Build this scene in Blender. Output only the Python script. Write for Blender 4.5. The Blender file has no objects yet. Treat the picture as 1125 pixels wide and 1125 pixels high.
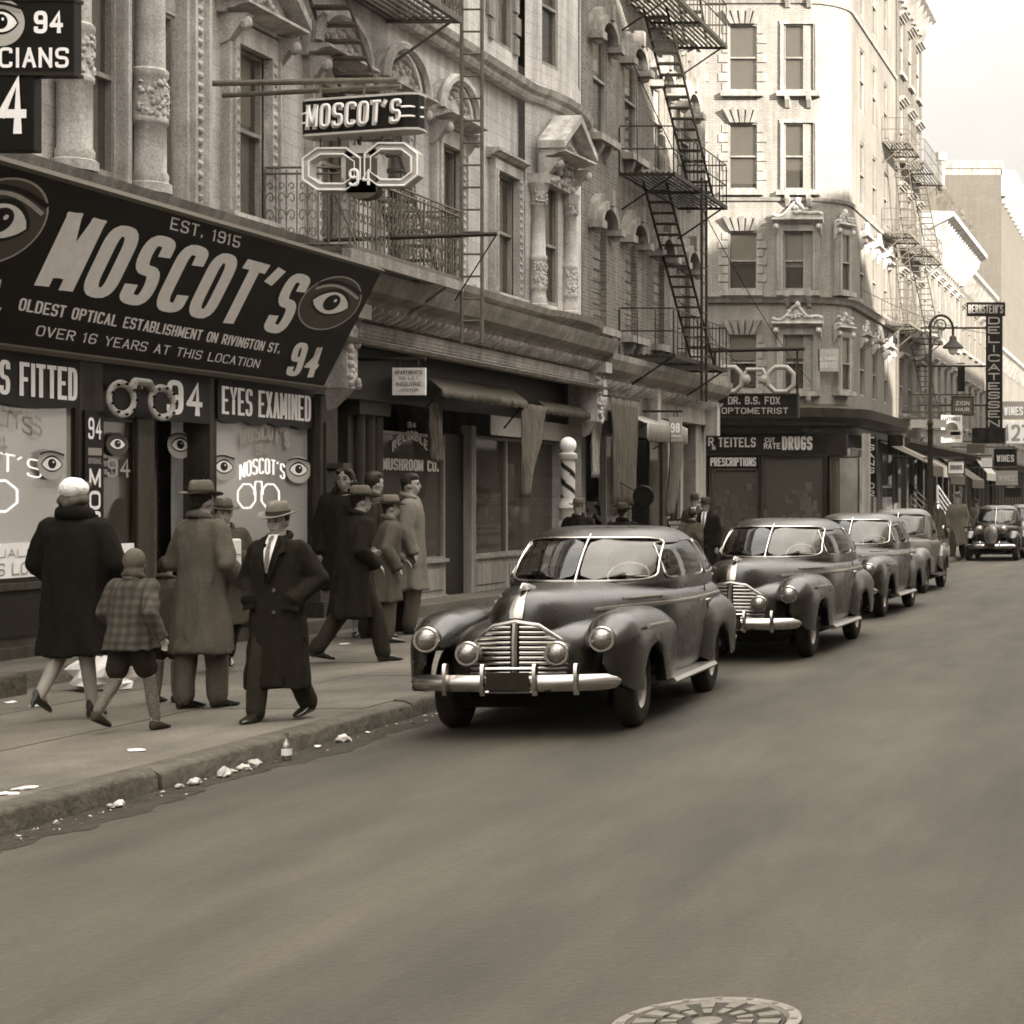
import bpy, bmesh, math, random
from mathutils import Vector, Matrix, noise
R = math.radians; PI = math.pi
random.seed(7)
SC = bpy.context.scene; COL = SC.collection
# the photograph is a one-point perspective: looking along +Y, shifted lens
F, CX, CY, H = 2100.0, 1290.0, 548.0, 1.95
def onX(px, py, X):
    Y = F*X/(px-CX); return Vector((X, Y, H-(py-CY)*Y/F))
def onY(px, py, Y): return Vector(((px-CX)*Y/F, Y, H-(py-CY)*Y/F))
def YX(px, X): return F*X/(px-CX)

# ---------- colour and materials (a toned monochrome world) ----------
def sep(v):
    t = max(0., min(1., (math.log10(max(v, .005))+2.)/2.))
    g = .775+.195*t; b = .43+.53*t
    k = 1/(.2126+.7152*g+.0722*b)
    return (min(1, v*k), min(1, v*k*g), min(1, v*k*b), 1)
_m = {}
def nt(name):
    m = bpy.data.materials.new(name); m.use_nodes = True
    t = m.node_tree; return m, t, t.nodes, t.links, t.nodes['Principled BSDF']
def ramp(n, stops):
    r = n.new('ShaderNodeValToRGB'); e = r.color_ramp.elements
    while len(e) < len(stops): e.new(.5)
    for k, (p, c) in enumerate(stops): e[k].position = p; e[k].color = c
    return r
def mat(name, v, rough=.75, metal=0., var=.2, sc=3., bump=0., bsc=60., spec=.18, coat=0., lo=None, stretch=(1, 1, 1), emit=0.):
    if name in _m: return _m[name]
    m, t, n, l, P = nt(name); _m[name] = m
    P.inputs['Roughness'].default_value = rough; P.inputs['Metallic'].default_value = metal
    P.inputs['Specular IOR Level'].default_value = spec; P.inputs['Coat Weight'].default_value = coat
    P.inputs['Coat Roughness'].default_value = .08
    tc = n.new('ShaderNodeTexCoord'); mp = n.new('ShaderNodeMapping'); mp.inputs['Scale'].default_value = stretch
    l.new(tc.outputs['Object'], mp.inputs[0])
    if var:
        a = n.new('ShaderNodeTexNoise'); a.inputs['Scale'].default_value = sc; a.inputs['Detail'].default_value = 9; a.inputs['Roughness'].default_value = .68
        l.new(mp.outputs[0], a.inputs[0])
        r = ramp(n, [(.3, sep(v*(1-var) if lo is None else lo)), (.7, sep(v*(1+var)))])
        l.new(a.outputs[0], r.inputs[0]); l.new(r.outputs[0], P.inputs['Base Color'])
        if rough < .6:
            q = n.new('ShaderNodeMapRange'); q.inputs['To Min'].default_value = rough*.75; q.inputs['To Max'].default_value = rough*1.35
            l.new(a.outputs[0], q.inputs[0]); l.new(q.outputs[0], P.inputs['Roughness'])
    else: P.inputs['Base Color'].default_value = sep(v)
    if bump:
        b = n.new('ShaderNodeTexNoise'); b.inputs['Scale'].default_value = bsc; b.inputs['Detail'].default_value = 5
        l.new(mp.outputs[0], b.inputs[0])
        u = n.new('ShaderNodeBump'); u.inputs['Strength'].default_value = bump; u.inputs['Distance'].default_value = .02
        l.new(b.outputs[0], u.inputs['Height']); l.new(u.outputs[0], P.inputs['Normal'])
    if emit:
        P.inputs['Emission Color'].default_value = sep(.95); P.inputs['Emission Strength'].default_value = emit
    return m
def brick(name, v, axis, bw=.21, bh=.072, mort=1.35, var=.25, offset=.5, msz=.011, dirt=.35, bump=.5, rough=.85):
    """courses laid in the wall plane; axis = 'x' for walls facing X, 'y' for walls facing Y"""
    if name in _m: return _m[name]
    m, t, n, l, P = nt(name); _m[name] = m
    P.inputs['Roughness'].default_value = rough; P.inputs['Specular IOR Level'].default_value = .25
    tc = n.new('ShaderNodeTexCoord'); s = n.new('ShaderNodeSeparateXYZ'); c = n.new('ShaderNodeCombineXYZ')
    l.new(tc.outputs['Object'], s.inputs[0]); l.new(s.outputs[1 if axis == 'x' else 0], c.inputs[0]); l.new(s.outputs[2], c.inputs[1])
    b = n.new('ShaderNodeTexBrick'); l.new(c.outputs[0], b.inputs[0])
    b.offset = offset; b.inputs['Scale'].default_value = 1; b.inputs['Brick Width'].default_value = bw; b.inputs['Row Height'].default_value = bh
    b.inputs['Mortar Size'].default_value = msz; b.inputs['Mortar Smooth'].default_value = .2
    b.inputs['Color1'].default_value = sep(v*(1-var)); b.inputs['Color2'].default_value = sep(v*(1+var)); b.inputs['Mortar'].default_value = sep(min(.8, v*mort))
    a = n.new('ShaderNodeTexNoise'); a.inputs['Scale'].default_value = .55; a.inputs['Detail'].default_value = 10; a.inputs['Roughness'].default_value = .7
    l.new(tc.outputs['Object'], a.inputs[0]); r = ramp(n, [(.32, (1-dirt,)*3+(1,)), (.68, (1.1,)*3+(1,))]); l.new(a.outputs[0], r.inputs[0])
    x = n.new('ShaderNodeMixRGB'); x.blend_type = 'MULTIPLY'; x.inputs[0].default_value = 1
    l.new(b.outputs[0], x.inputs[1]); l.new(r.outputs[0], x.inputs[2])
    weather(n, l, tc, x.outputs[0], P, min(.4, .3*dirt/.35))
    u = n.new('ShaderNodeBump'); u.inputs['Strength'].default_value = bump; u.inputs['Distance'].default_value = .01; u.invert = True
    l.new(b.outputs['Fac'], u.inputs['Height']); l.new(u.outputs[0], P.inputs['Normal'])
    return m
def weather(n, l, tc, col, P, amt, speck=True):
    # rain streaks running down the face and fine grit
    mp = n.new('ShaderNodeMapping'); mp.inputs['Scale'].default_value = (5, 5, .35); l.new(tc.outputs['Object'], mp.inputs[0])
    a = n.new('ShaderNodeTexNoise'); a.inputs['Scale'].default_value = 1.; a.inputs['Detail'].default_value = 6; l.new(mp.outputs[0], a.inputs[0])
    r = ramp(n, [(.42, (1-amt,)*3+(1,)), (.6, (1, 1, 1, 1))]); l.new(a.outputs[0], r.inputs[0])
    g = n.new('ShaderNodeTexNoise'); g.inputs['Scale'].default_value = 38; g.inputs['Detail'].default_value = 3; l.new(tc.outputs['Object'], g.inputs[0])
    r2 = ramp(n, [(.3, (.72, .72, .72, 1)), (.7, (1.15, 1.15, 1.15, 1))]); l.new(g.outputs[0], r2.inputs[0])
    x = n.new('ShaderNodeMixRGB'); x.blend_type = 'MULTIPLY'; x.inputs[0].default_value = 1; l.new(col, x.inputs[1]); l.new(r.outputs[0], x.inputs[2])
    y = n.new('ShaderNodeMixRGB'); y.blend_type = 'MULTIPLY'; y.inputs[0].default_value = 1; l.new(x.outputs[0], y.inputs[1]); l.new(r2.outputs[0], y.inputs[2])
    l.new(y.outputs[0], P.inputs['Base Color'])
def weathered(name, v, amt=.3, **k):
    m = mat(name, v, **k); t = m.node_tree; n, l = t.nodes, t.links; P = n['Principled BSDF']; src = P.inputs['Base Color'].links[0].from_socket; tc = [q for q in n if q.type == 'TEX_COORD'][0]
    weather(n, l, tc, src, P, amt); return m
def paving(name, v, rough, big, stretch, spk):
    m, t, n, l, P = nt(name); _m[name] = m; P.inputs['Roughness'].default_value = rough; P.inputs['Specular IOR Level'].default_value = .35
    tc = n.new('ShaderNodeTexCoord'); last = None; hs = []
    for sc_, st, lo, hi, p0, p1, dt in ((big, stretch, .55, 1.4, .32, .68, 8), (big*3.1, (1.5, .6, 1), .86, 1.12, .35, .65, 6), (26, (1, 1, 1), 1-spk, 1+spk, .35, .65, 4), (95, (1, 1, 1), 1-spk, 1+spk*.9, .35, .65, 2)):
        mp = n.new('ShaderNodeMapping'); mp.inputs['Scale'].default_value = st; mp.inputs['Rotation'].default_value = (0, 0, .12); l.new(tc.outputs['Object'], mp.inputs[0])
        a = n.new('ShaderNodeTexNoise'); a.inputs['Scale'].default_value = sc_; a.inputs['Detail'].default_value = dt; a.inputs['Roughness'].default_value = .62; l.new(mp.outputs[0], a.inputs[0]); hs.append(a)
        r = ramp(n, [(p0, (lo,)*3+(1,)), (p1, (hi,)*3+(1,))]); l.new(a.outputs[0], r.inputs[0])
        x = n.new('ShaderNodeMixRGB'); x.blend_type = 'MULTIPLY'; x.inputs[0].default_value = 1; x.inputs[1].default_value = sep(v)
        if last: l.new(last.outputs[0], x.inputs[1])
        l.new(r.outputs[0], x.inputs[2]); last = x
    l.new(last.outputs[0], P.inputs['Base Color'])
    u = n.new('ShaderNodeBump'); u.inputs['Strength'].default_value = .8; u.inputs['Distance'].default_value = .02; l.new(hs[2].outputs[0], u.inputs['Height'])
    u2 = n.new('ShaderNodeBump'); u2.inputs['Strength'].default_value = .7; u2.inputs['Distance'].default_value = .008; l.new(hs[3].outputs[0], u2.inputs['Height']); l.new(u.outputs[0], u2.inputs['Normal']); l.new(u2.outputs[0], P.inputs['Normal'])
    return m
def glass(name, v=.03, tr=.55, rough=.03):
    if name in _m: return _m[name]
    m, t, n, l, P = nt(name); _m[name] = m
    P.inputs['Base Color'].default_value = sep(v); P.inputs['Roughness'].default_value = rough; P.inputs['Specular IOR Level'].default_value = .9
    T = n.new('ShaderNodeBsdfTransparent'); T.inputs[0].default_value = (.9, .88, .82, 1); X = n.new('ShaderNodeMixShader')
    fr = n.new('ShaderNodeFresnel'); fr.inputs[0].default_value = 1.45
    mr = n.new('ShaderNodeMapRange'); mr.inputs['To Min'].default_value = 1-tr; mr.inputs['To Max'].default_value = 1; l.new(fr.outputs[0], mr.inputs[0])
    g = n.new('ShaderNodeTexNoise'); g.inputs['Scale'].default_value = 1.2
    u = n.new('ShaderNodeBump'); u.inputs['Strength'].default_value = .06; l.new(g.outputs[0], u.inputs['Height']); l.new(u.outputs[0], P.inputs['Normal'])
    l.new(mr.outputs[0], X.inputs[0]); l.new(T.outputs[0], X.inputs[1]); l.new(P.outputs[0], X.inputs[2])
    l.new(X.outputs[0], n['Material Output'].inputs[0]); return m

# ---------- mesh builder ----------
class Fr:
    """a wall plane: u along U, v up, w outward along N"""
    def __init__(s, o, U, N): s.o = Vector(o); s.U = Vector(U); s.N = Vector(N)
    def __call__(s, u, v, w=0): return s.o+s.U*u+Vector((0, 0, 1))*v+s.N*w
class Q:
    """a free plane: u along U, v along V, w along normal"""
    def __init__(s, o, U, V):
        s.o = Vector(o); s.U = Vector(U); s.V = Vector(V); s.N = s.U.cross(s.V).normalized()
    def __call__(s, u, v, w=0): return s.o+s.U*u+s.V*v+s.N*w
ident = lambda a, b, c: Vector((a, b, c))
class MB:
    def __init__(s, T=None): s.v = []; s.f = []; s.mi = []; s.m = 0; s.T = T or ident
    def add(s, pts, faces):
        b = len(s.v); s.v += [s.T(*p) for p in pts]
        for f in faces: s.f.append([b+i for i in f]); s.mi.append(s.m)
        return s
    def box(s, a0, a1, b0, b1, c0, c1):
        p = [(x, y, z) for z in (c0, c1) for y in (b0, b1) for x in (a0, a1)]
        return s.add(p, [(0, 2, 3, 1), (4, 5, 7, 6), (0, 1, 5, 4), (2, 6, 7, 3), (0, 4, 6, 2), (1, 3, 7, 5)])
    def prism(s, poly, w0, w1):
        n = len(poly)
        return s.add([(a, b, w0) for a, b in poly]+[(a, b, w1) for a, b in poly],
                     [tuple(range(n))[::-1], tuple(range(n, 2*n))]+[(i, (i+1) % n, n+(i+1) % n, n+i) for i in range(n)])
    def extr(s, prof, u0, u1):
        """closed profile [(w, v)] swept along u"""
        n = len(prof)
        return s.add([(u0, b, a) for a, b in prof]+[(u1, b, a) for a, b in prof],
                     [tuple(range(n)), tuple(range(n, 2*n))[::-1]]+[(i, n+i, n+(i+1) % n, (i+1) % n) for i in range(n)])
    def poly(s, pts): return s.add(pts, [tuple(range(len(pts)))])
    def loft(s, rings, closed=True, caps=True):
        n = len(rings[0]); P = [p for r in rings for p in r]; fs = []
        for j in range(len(rings)-1):
            for i in range(n if closed else n-1):
                k = (i+1) % n; fs.append((j*n+i, j*n+k, (j+1)*n+k, (j+1)*n+i))
        if caps and closed: fs += [tuple(range(n))[::-1], tuple(range((len(rings)-1)*n, len(rings)*n))]
        return s.add(P, fs)
    def tube(s, pts, r, n=8, closed=False, caps=True, flat=1.):
        pts = [Vector(p) for p in pts]; N = len(pts); rr = r if isinstance(r, (list, tuple)) else [r]*N
        up = None; rings = []
        for i, p in enumerate(pts):
            a = pts[(i-1) % N] if (closed or i) else p; b = pts[(i+1) % N] if (closed or i < N-1) else p
            d = (b-a).normalized()
            if up is None:
                up = Vector((0, 0, 1)) if abs(d.z) < .9 else Vector((0, 1, 0))
            x = d.cross(up).normalized(); up = x.cross(d).normalized()
            rings.append([p+x*math.cos(2*PI*k/n)*rr[i]+up*math.sin(2*PI*k/n)*rr[i]*flat for k in range(n)])
        if closed: rings.append(rings[0]); return s.loft(rings, caps=False)
        return s.loft(rings, caps=caps)
    def lathe(s, prof, c=(0, 0, 0), ax='z', n=20, sx=1., sy=1., caps=True):
        c = Vector(c); rings = []
        for r, h in prof:
            g = []
            for k in range(n):
                a, b = math.cos(2*PI*k/n)*r*sx, math.sin(2*PI*k/n)*r*sy
                g.append(c+(Vector((a, b, h)) if ax == 'z' else Vector((a, h, b)) if ax == 'y' else Vector((h, a, b))))
            rings.append(g)
        return s.loft(rings, caps=caps)
    def ball(s, c, rx, ry=None, rz=None, n=12, m=8):
        ry = ry or rx; rz = rz or rx
        return s.loft([[(c[0]+rx*math.sin(PI*j/m)*math.cos(2*PI*k/n), c[1]+ry*math.sin(PI*j/m)*math.sin(2*PI*k/n), c[2]-rz*math.cos(PI*j/m)) for k in range(n)]
                       for j in [.12]+list(range(1, m))+[m-.12]])
    def build(s, name, mats, parent=None, smooth=False, world=False, bevel=0., fix=True, kind=None, label=None):
        me = bpy.data.meshes.new(name); me.from_pydata(s.v, [], s.f)
        mats = mats if isinstance(mats, (list, tuple)) else [mats]
        for m in mats: me.materials.append(m)
        if len(mats) > 1: me.polygons.foreach_set('material_index', s.mi)
        o = bpy.data.objects.new(name, me); COL.objects.link(o)
        if fix or bevel:
            bm = bmesh.new(); bm.from_mesh(me)
            if fix: bmesh.ops.recalc_face_normals(bm, faces=bm.faces)
            if bevel:
                es = [e for e in bm.edges if len(e.link_faces) == 2 and e.calc_face_angle(0) > .6]
                bmesh.ops.bevel(bm, geom=es, offset=bevel, segments=2, affect='EDGES', profile=.6, clamp_overlap=True)
            bm.to_mesh(me); bm.free()
        if smooth:
            me.polygons.foreach_set('use_smooth', [True]*len(me.polygons))
            try: me.set_sharp_from_angle(angle=R(smooth if smooth is not True else 50))
            except Exception: pass
        if parent: attach(o, parent, world)
        if kind: o['kind'] = kind
        if label: o['label'] = label
        return o
WL = {}
def attach(o, p, world=True):
    o.parent = p
    if world and p.name in WL: o.matrix_parent_inverse = Matrix.Translation(-WL[p.name])
    elif world and p.parent is not None: pass
def thing(name, label, cat, loc=(0, 0, 0), rz=0., group=None):
    o = bpy.data.objects.new(name, None); COL.objects.link(o); o.empty_display_size = .2
    o.location = loc; o.rotation_euler = (0, 0, rz); o['label'] = label; o['category'] = cat
    if group: o['group'] = group
    WL[o.name] = Vector(loc); return o
def tag(o, label, cat, group=None):
    o['label'] = label; o['category'] = cat
    if group: o['group'] = group
    return o
def copy_tree(o, parent=None):
    c = o.copy(); COL.objects.link(c); c.parent = parent
    if parent is not None: c.matrix_parent_inverse = o.matrix_parent_inverse.copy()
    for ch in list(o.children): copy_tree(ch, c)
    return c

# ---------- stroke lettering ----------
GL = {'A': 's00.26 s40.26 s12.32', 'B': 's00.06 r06.46.43.03 r03.43.40.00', 'C': 'r45.46.06.00.40.41', 'D': 's00.06 r06.46.40.00',
 'E': 's40.00.06.46 s03.33', 'F': 's00.06.46 s03.33', 'G': 'r45.46.06.00.40.43 s43.23', 'H': 's00.06 s40.46 s03.43', 'I': 's20.26',
 'J': 'r46.40.00.01', 'K': 's00.06 s46.03 s13.40', 'L': 's06.00.40', 'M': 's00.06 s06.21 s46.21 s40.46', 'N': 's00.06 s06.40 s40.46', 'O': 'c00.06.46.40',
 'P': 's00.06 r06.46.43.03', 'Q': 'c00.06.46.40 s21.40', 'R': 's00.06 r06.46.43.03 s23.40', 'S': 'r45.46.06.03.43.40.00.01',
 'T': 's06.46 s26.20', 'U': 'r06.00.40.46', 'V': 's06.20 s46.20', 'W': 's06.10 s10.25 s30.25 s46.30', 'X': 's00.46 s06.40', 'Y': 's06.23.46 s23.20',
 'Z': 's06.46 s46.00 s00.40', '0': 'c00.06.46.40', '1': 's15.26.20', '2': 'r05.06.46.43.00 s00.40', '3': 'r05.06.46.43.13 r13.43.40.00.01',
 '4': 's30.36.02 s02.42', '5': 's46.06.03 r03.43.40.00.01', '6': 'r45.46.06.00.40.43.23 s23.03', '7': 's06.46.10', '8': 'c03.06.46.43 c03.00.40.43',
 '9': 'r01.00.40.46.06.03.23 s23.43', "'": 's15.26', '.': 's20.21', '-': 's13.33', ' ': '', '&': 's40.05 r05.16.35.01.10.42', 'x': 's00.33 s03.30'}
def strokes(ch):
    out = []
    for st in GL.get(ch, '').split():
        P = [Vector((int(a[0])/4, int(a[1])/6)) for a in st[1:].split('.')]
        if st[0] == 's': out.append((P, False)); continue
        closed = st[0] == 'c'; N = len(P); o = []
        for i, p in enumerate(P):
            if not closed and i in (0, N-1): o.append(p); continue
            a, b = P[i-1], P[(i+1) % N]
            def lim(q):
                d = (q-p); L = math.hypot(d.x, d.y*1.6); return p+d*min(.49, .42/max(L, 1e-6))
            A, B = lim(a), lim(b)
            for k in range(6):
                t = k/5; o.append(A*(1-t)**2+p*2*t*(1-t)+B*t*t)
        out.append((o, closed))
    return out
def ribbon(mb, P, closed, th, w, T2):
    P = [Vector(p) for p in P]; Q_ = [P[0]]
    for p in P[1:]:
        if (p-Q_[-1]).length > 1e-4: Q_.append(p)
    P = Q_
    if closed and (P[0]-P[-1]).length < 1e-4: P.pop()
    N = len(P)
    if N < 2: return
    L = []; Rr = []
    for i in range(N):
        a = P[i-1] if (closed or i) else None; b = P[(i+1) % N] if (closed or i < N-1) else None
        d1 = (P[i]-a).normalized() if a is not None else None; d2 = (b-P[i]).normalized() if b is not None else None
        if d1 is None: d1 = d2
        if d2 is None: d2 = d1
        n1 = Vector((-d1.y, d1.x)); n2 = Vector((-d2.y, d2.x)); m = n1+n2
        m = n1 if m.length < .3 else m.normalized(); k = 1/max(.72, m.dot(n1))
        p = P[i]
        if not closed and i == 0: p = p-d2*th*.42
        if not closed and i == N-1: p = p+d1*th*.42
        L.append(p+m*th*.5*k); Rr.append(p-m*th*.5*k)
    pts = [T2(p.x, p.y)+(w,) for p in L]+[T2(p.x, p.y)+(w,) for p in Rr]
    mb.add(pts, [(i, (i+1) % N, N+(i+1) % N, N+i) for i in range(N if closed else N-1)])
def text(mb, s, u0, v0, h, cw, th, gap=None, shear=0., w=.004, arc=0., neon=False, slope=0.):
    """stroke letters in mb's frame: start (u0,v0), height h, letter width cw, stroke th"""
    gap = th*1.5 if gap is None else gap; u = u0; k = 0; tot = 0
    for ch in s: tot += adv(ch, cw, gap)
    for ch in s:
        W = adv(ch, cw, gap)-gap
        for P, cl in strokes(ch):
            ww = W
            pts = []
            for p in P:
                x = (p.x*ww if ch not in "I1'." else (p.x-.5)*cw+ww/2); y = p.y*h
                if arc:
                    f = (u-u0+x)/tot*2-1; y += arc*(1-f*f)
                pts.append(Vector((u+x+shear*y, v0+y+slope*(u+x-u0))))
            if neon: mb.tube([(p.x, p.y, w) for p in (pts+([pts[0]] if cl else []))], th*.5, 6)
            else: ribbon(mb, pts, cl, th, w+.0006*(k % 7), lambda a, b: (a, b))
            k += 1
        u += W+gap
    return u
def adv(ch, cw, gap):
    return (cw*.12 if ch == 'I' else cw*.4 if ch == '1' else cw*.22 if ch in "'." else cw*.55 if ch == ' ' else cw*1.15 if ch in 'MW' else cw)+gap
def textw(s, cw, gap): return sum(adv(c, cw, gap) for c in s)-gap
def fit(mb, s, u0, u1, v0, h, thk=.16, shear=0., w=.004, gapk=.25, arc=0., neon=False, slope=0., kx=1.):
    """letters stretched to fill u0..u1"""
    T0_ = mb.T; u0 /= kx; u1 /= kx; shear /= kx; slope *= kx
    if kx != 1.: mb.T = lambda a, b, c: T0_(a*kx, b, c)
    th = thk*h; n = len(s); k = 1. if n < 12 else .8
    while th > .4*abs(u1-u0)/n: th *= .9
    base = textw(s, 1., gapk); cw = (abs(u1-u0)-th*.9-(n-1)*th*k)/base
    text(mb, s, u0+th*.45, v0+th*.3, h-th*.6, cw, th, gapk*cw+th*k, shear, w, arc, neon, slope); mb.T = T0_
def ell(cu, cv, ru, rv, n=24, a0=0, a1=2*PI): return [(cu+ru*math.cos(a0+(a1-a0)*k/n), cv+rv*math.sin(a0+(a1-a0)*k/n)) for k in range(n if abs(a1-a0-2*PI) < 1e-6 else n+1)]
def flat(mb, pts, w, m=None):
    if m is not None: mb.m = m
    mb.poly([(a, b, w) for a, b in pts])
def eye(mb, cu, cv, r, w=.006, mi=(1, 2, 3, 4), ring=True, kx=1.):
    if kx != 1.:
        T0_ = mb.T; mb.T = lambda a, b, c: T0_(cu+(a-cu)*kx, b, c); _eye(mb, cu, cv, r, w, mi, ring); mb.T = T0_; return
    _eye(mb, cu, cv, r, w, mi, ring)
def _eye(mb, cu, cv, r, w, mi, ring):
    """painted eye: disc, lid shade, white, iris, glint and brow; mi = skin, white, dark, mid material indices"""
    if ring: flat(mb, ell(cu, cv, r, r, 28), w, mi[0])
    al = lambda s_, k: [(cu-.68*r*s_+1.36*r*s_*i/12, cv+k*r*s_*math.sin(PI*i/12)**.7-.02*r) for i in range(13)]
    flat(mb, al(1.12, .54)+al(1.12, -.44)[::-1][1:-1], w+.001, mi[2])
    flat(mb, al(1., .47)+al(1., -.39)[::-1][1:-1], w+.002, mi[1])
    flat(mb, ell(cu, cv+.04*r, .29*r, .32*r, 18), w+.003, mi[2])
    flat(mb, ell(cu+.08*r, cv+.14*r, .06*r, .07*r, 8), w+.004, mi[1])
    mb.m = mi[3]; ribbon(mb, [Vector((cu-.8*r+1.6*r*i/10, cv+.42*r+.26*r*math.sin(PI*(i/10)**.8))) for i in range(11)], False, .10*r, w+.0035, lambda a, b: (a, b))
    mb.m = mi[2]; ribbon(mb, [Vector((cu-.8*r+1.6*r*i/10, cv+.62*r+.2*r*math.sin(PI*(i/10)**.8))) for i in range(11)], False, .12*r, w+.0045, lambda a, b: (a, b))
    mb.m = 0

# ---------- facade pieces ----------
def wall(mb, u0, u1, v0, v1, ops, th=.35, ends=True):
    us = sorted({u0, u1, *[x for o in ops for x in o[:2]]}); vs = sorted({v0, v1, *[x for o in ops for x in o[2:4]]})
    us = [u for u in us if u0 <= u <= u1]; vs = [v for v in vs if v0 <= v <= v1]
    for a, b in zip(us, us[1:]):
        for c, d in zip(vs, vs[1:]):
            mu, mv = (a+b)/2, (c+d)/2
            if any(o[0] < mu < o[1] and o[2] < mv < o[3] for o in ops): continue
            mb.poly([(a, c, 0), (b, c, 0), (b, d, 0), (a, d, 0)])
    for a, b, c, d in [o[:4] for o in ops]:
        for q in ([(a, c), (a, d)], [(b, c), (b, d)], [(a, c), (b, c)], [(a, d), (b, d)]):
            mb.poly([(q[0][0], q[0][1], 0), (q[1][0], q[1][1], 0), (q[1][0], q[1][1], -th), (q[0][0], q[0][1], -th)])
    if ends:
        for q in ([(u0, v0), (u0, v1)], [(u1, v0), (u1, v1)], [(u0, v1), (u1, v1)]):
            mb.poly([(q[0][0], q[0][1], 0), (q[1][0], q[1][1], 0), (q[1][0], q[1][1], -th), (q[0][0], q[0][1], -th)])
def brackets(mb, u0, u1, n, v, h, d, w0=0., wd=.09):
    for k in range(n):
        u = u0+(u1-u0)*(k+.5)/n
        mb.add([(u-wd/2, v, w0), (u+wd/2, v, w0), (u+wd/2, v, w0+d), (u-wd/2, v, w0+d), (u-wd/2, v-h*.35, w0+d*.9), (u+wd/2, v-h*.35, w0+d*.9),
                (u-wd/2, v-h, w0+d*.25), (u+wd/2, v-h, w0+d*.25), (u-wd/2, v-h, w0), (u+wd/2, v-h, w0)],
               [(0, 1, 2, 3), (3, 2, 5, 4), (4, 5, 7, 6), (6, 7, 9, 8), (0, 3, 4, 6, 8), (1, 9, 7, 5, 2), (0, 8, 9, 1)])
def corn(v, h, d): return [(0, v), (d*.25, v), (d*.3, v+h*.25), (d*.55, v+h*.35), (d*.75, v+h*.6), (d, v+h*.7), (d, v+h*.92), (d*.92, v+h), (0, v+h*1.05)]
def lerp(tab, y):
    if y <= tab[0][0]: return tab[0][1:]
    for a, b in zip(tab, tab[1:]):
        if y <= b[0]:
            t = (y-a[0])/(b[0]-a[0]); t = t*t*(3-2*t)*.5+t*.5; return tuple(p+(q-p)*t for p, q in zip(a[1:], b[1:]))
    return tab[-1][1:]
# ---------- materials ----------
M = {}
M['asphalt'] = paving('asphalt', .042, .8, .42, (2.1, .3, 1), .13)
M['walk'] = paving('concrete_walk', .09, .85, .6, (1, .8, 1), .13)
M['kerbstone'] = mat('kerbstone', .06, .7, var=.5, sc=5, bump=1., bsc=16)
M['stone'] = weathered('brownstone', .46, rough=.8, var=.28, sc=2.2, bump=.3, bsc=30)
M['stonel'] = weathered('pale_stone', .3, rough=.8, var=.2, sc=2.5, bump=.3, bsc=30)
M['stonedk'] = weathered('sooty_stone', .085, rough=.8, var=.35, sc=3, bump=.4, bsc=25)
M['bA'] = brick('facade_courses', .58, 'x', bw=.62, bh=.2, mort=.75, var=.05, msz=.006, dirt=.3)
M['bB'] = brick('red_brick', .19, 'x', mort=1.5, var=.22)
M['shut'] = brick('shutter_boards', .27, 'x', bw=.5, bh=.2, mort=.4, var=.18, msz=.012, offset=.3)
M['bC'] = brick('pale_brick_front', .27, 'y', mort=.8, var=.08, dirt=.22)
M['bCx'] = brick('pale_brick_side', .19, 'x', mort=.8, var=.08, dirt=.22)
M['bD'] = brick('dark_brick', .12, 'x', var=.2)
M['bDy'] = brick('dark_brick_y', .12, 'y', var=.2)
M['bW'] = brick('whitish_brick', .14, 'x', mort=.8, var=.08, dirt=.12)
M['bWy'] = brick('whitish_brick_y', .12, 'y', mort=.8, var=.08, dirt=.1)
M['wood'] = weathered('painted_wood', .05, rough=.55, var=.35, sc=5, bump=.2, stretch=(3, 3, .5))
M['woodl'] = weathered('pale_painted_wood', .28, rough=.6, var=.25, sc=5, bump=.2, stretch=(3, 3, .5))
M['woodd'] = mat('dark_varnish', .012, .4, var=.3, sc=5, stretch=(3, 3, .5))
M['iron'] = mat('painted_iron', .018, .5, var=.3, sc=8)
M['ironl'] = mat('weathered_iron', .11, .55, var=.35, sc=8)
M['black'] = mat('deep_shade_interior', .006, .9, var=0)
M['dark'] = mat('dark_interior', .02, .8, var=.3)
M['navy'] = mat('sign_dark', .005, .45, var=.25, sc=4)
M['cream'] = mat('sign_cream', .9, .5, var=.08, sc=9)
M['creamd'] = mat('aged_sign_cream', .45, .6, var=.15, sc=9)
M['grey'] = mat('sign_grey', .3, .55, var=.15, sc=5)
M['greyd'] = mat('sign_dim_grey', .075, .55, var=.2, sc=5)
M['skinpaint'] = mat('painted_flesh', .42, .5, var=.12, sc=5)
M['cloth'] = mat('awning_cloth', .09, .9, var=.55, sc=7, stretch=(1, 6, .25))
M['clothl'] = mat('awning_cloth_light', .35, .9, var=.2, sc=7)
M['curtain'] = mat('lace_curtain', .85, .9, var=.25, sc=18, stretch=(1, 3, .3))
M['blind'] = mat('window_blind', .85, .8, var=.06)
M['display'] = mat('window_display_back', .8, .8, var=.3, sc=1.1)
M['glass'] = glass('window_glass', .14, .72)
M['hazyglass'] = glass('hazy_shop_glass', .5, .42, .05); M['shopglass'] = glass('shop_glass', .11, .6, .03)  # optician panes: pale base colour paints in the hazy street reflection
M['neon'] = mat('neon_tube', .9, .3, var=0, emit=.26)
M['paper'] = mat('paper', .62, .8, var=.15, sc=12)
M['chrome'] = mat('chrome', .46, .23, metal=1., var=.05, sc=5)
M['lens'] = mat('headlamp_lens', .28, .13, var=.35, sc=24, spec=.8, metal=.85, bump=.25, bsc=70)
M['globe'] = mat('milk_glass', .85, .25, var=0)
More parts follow.
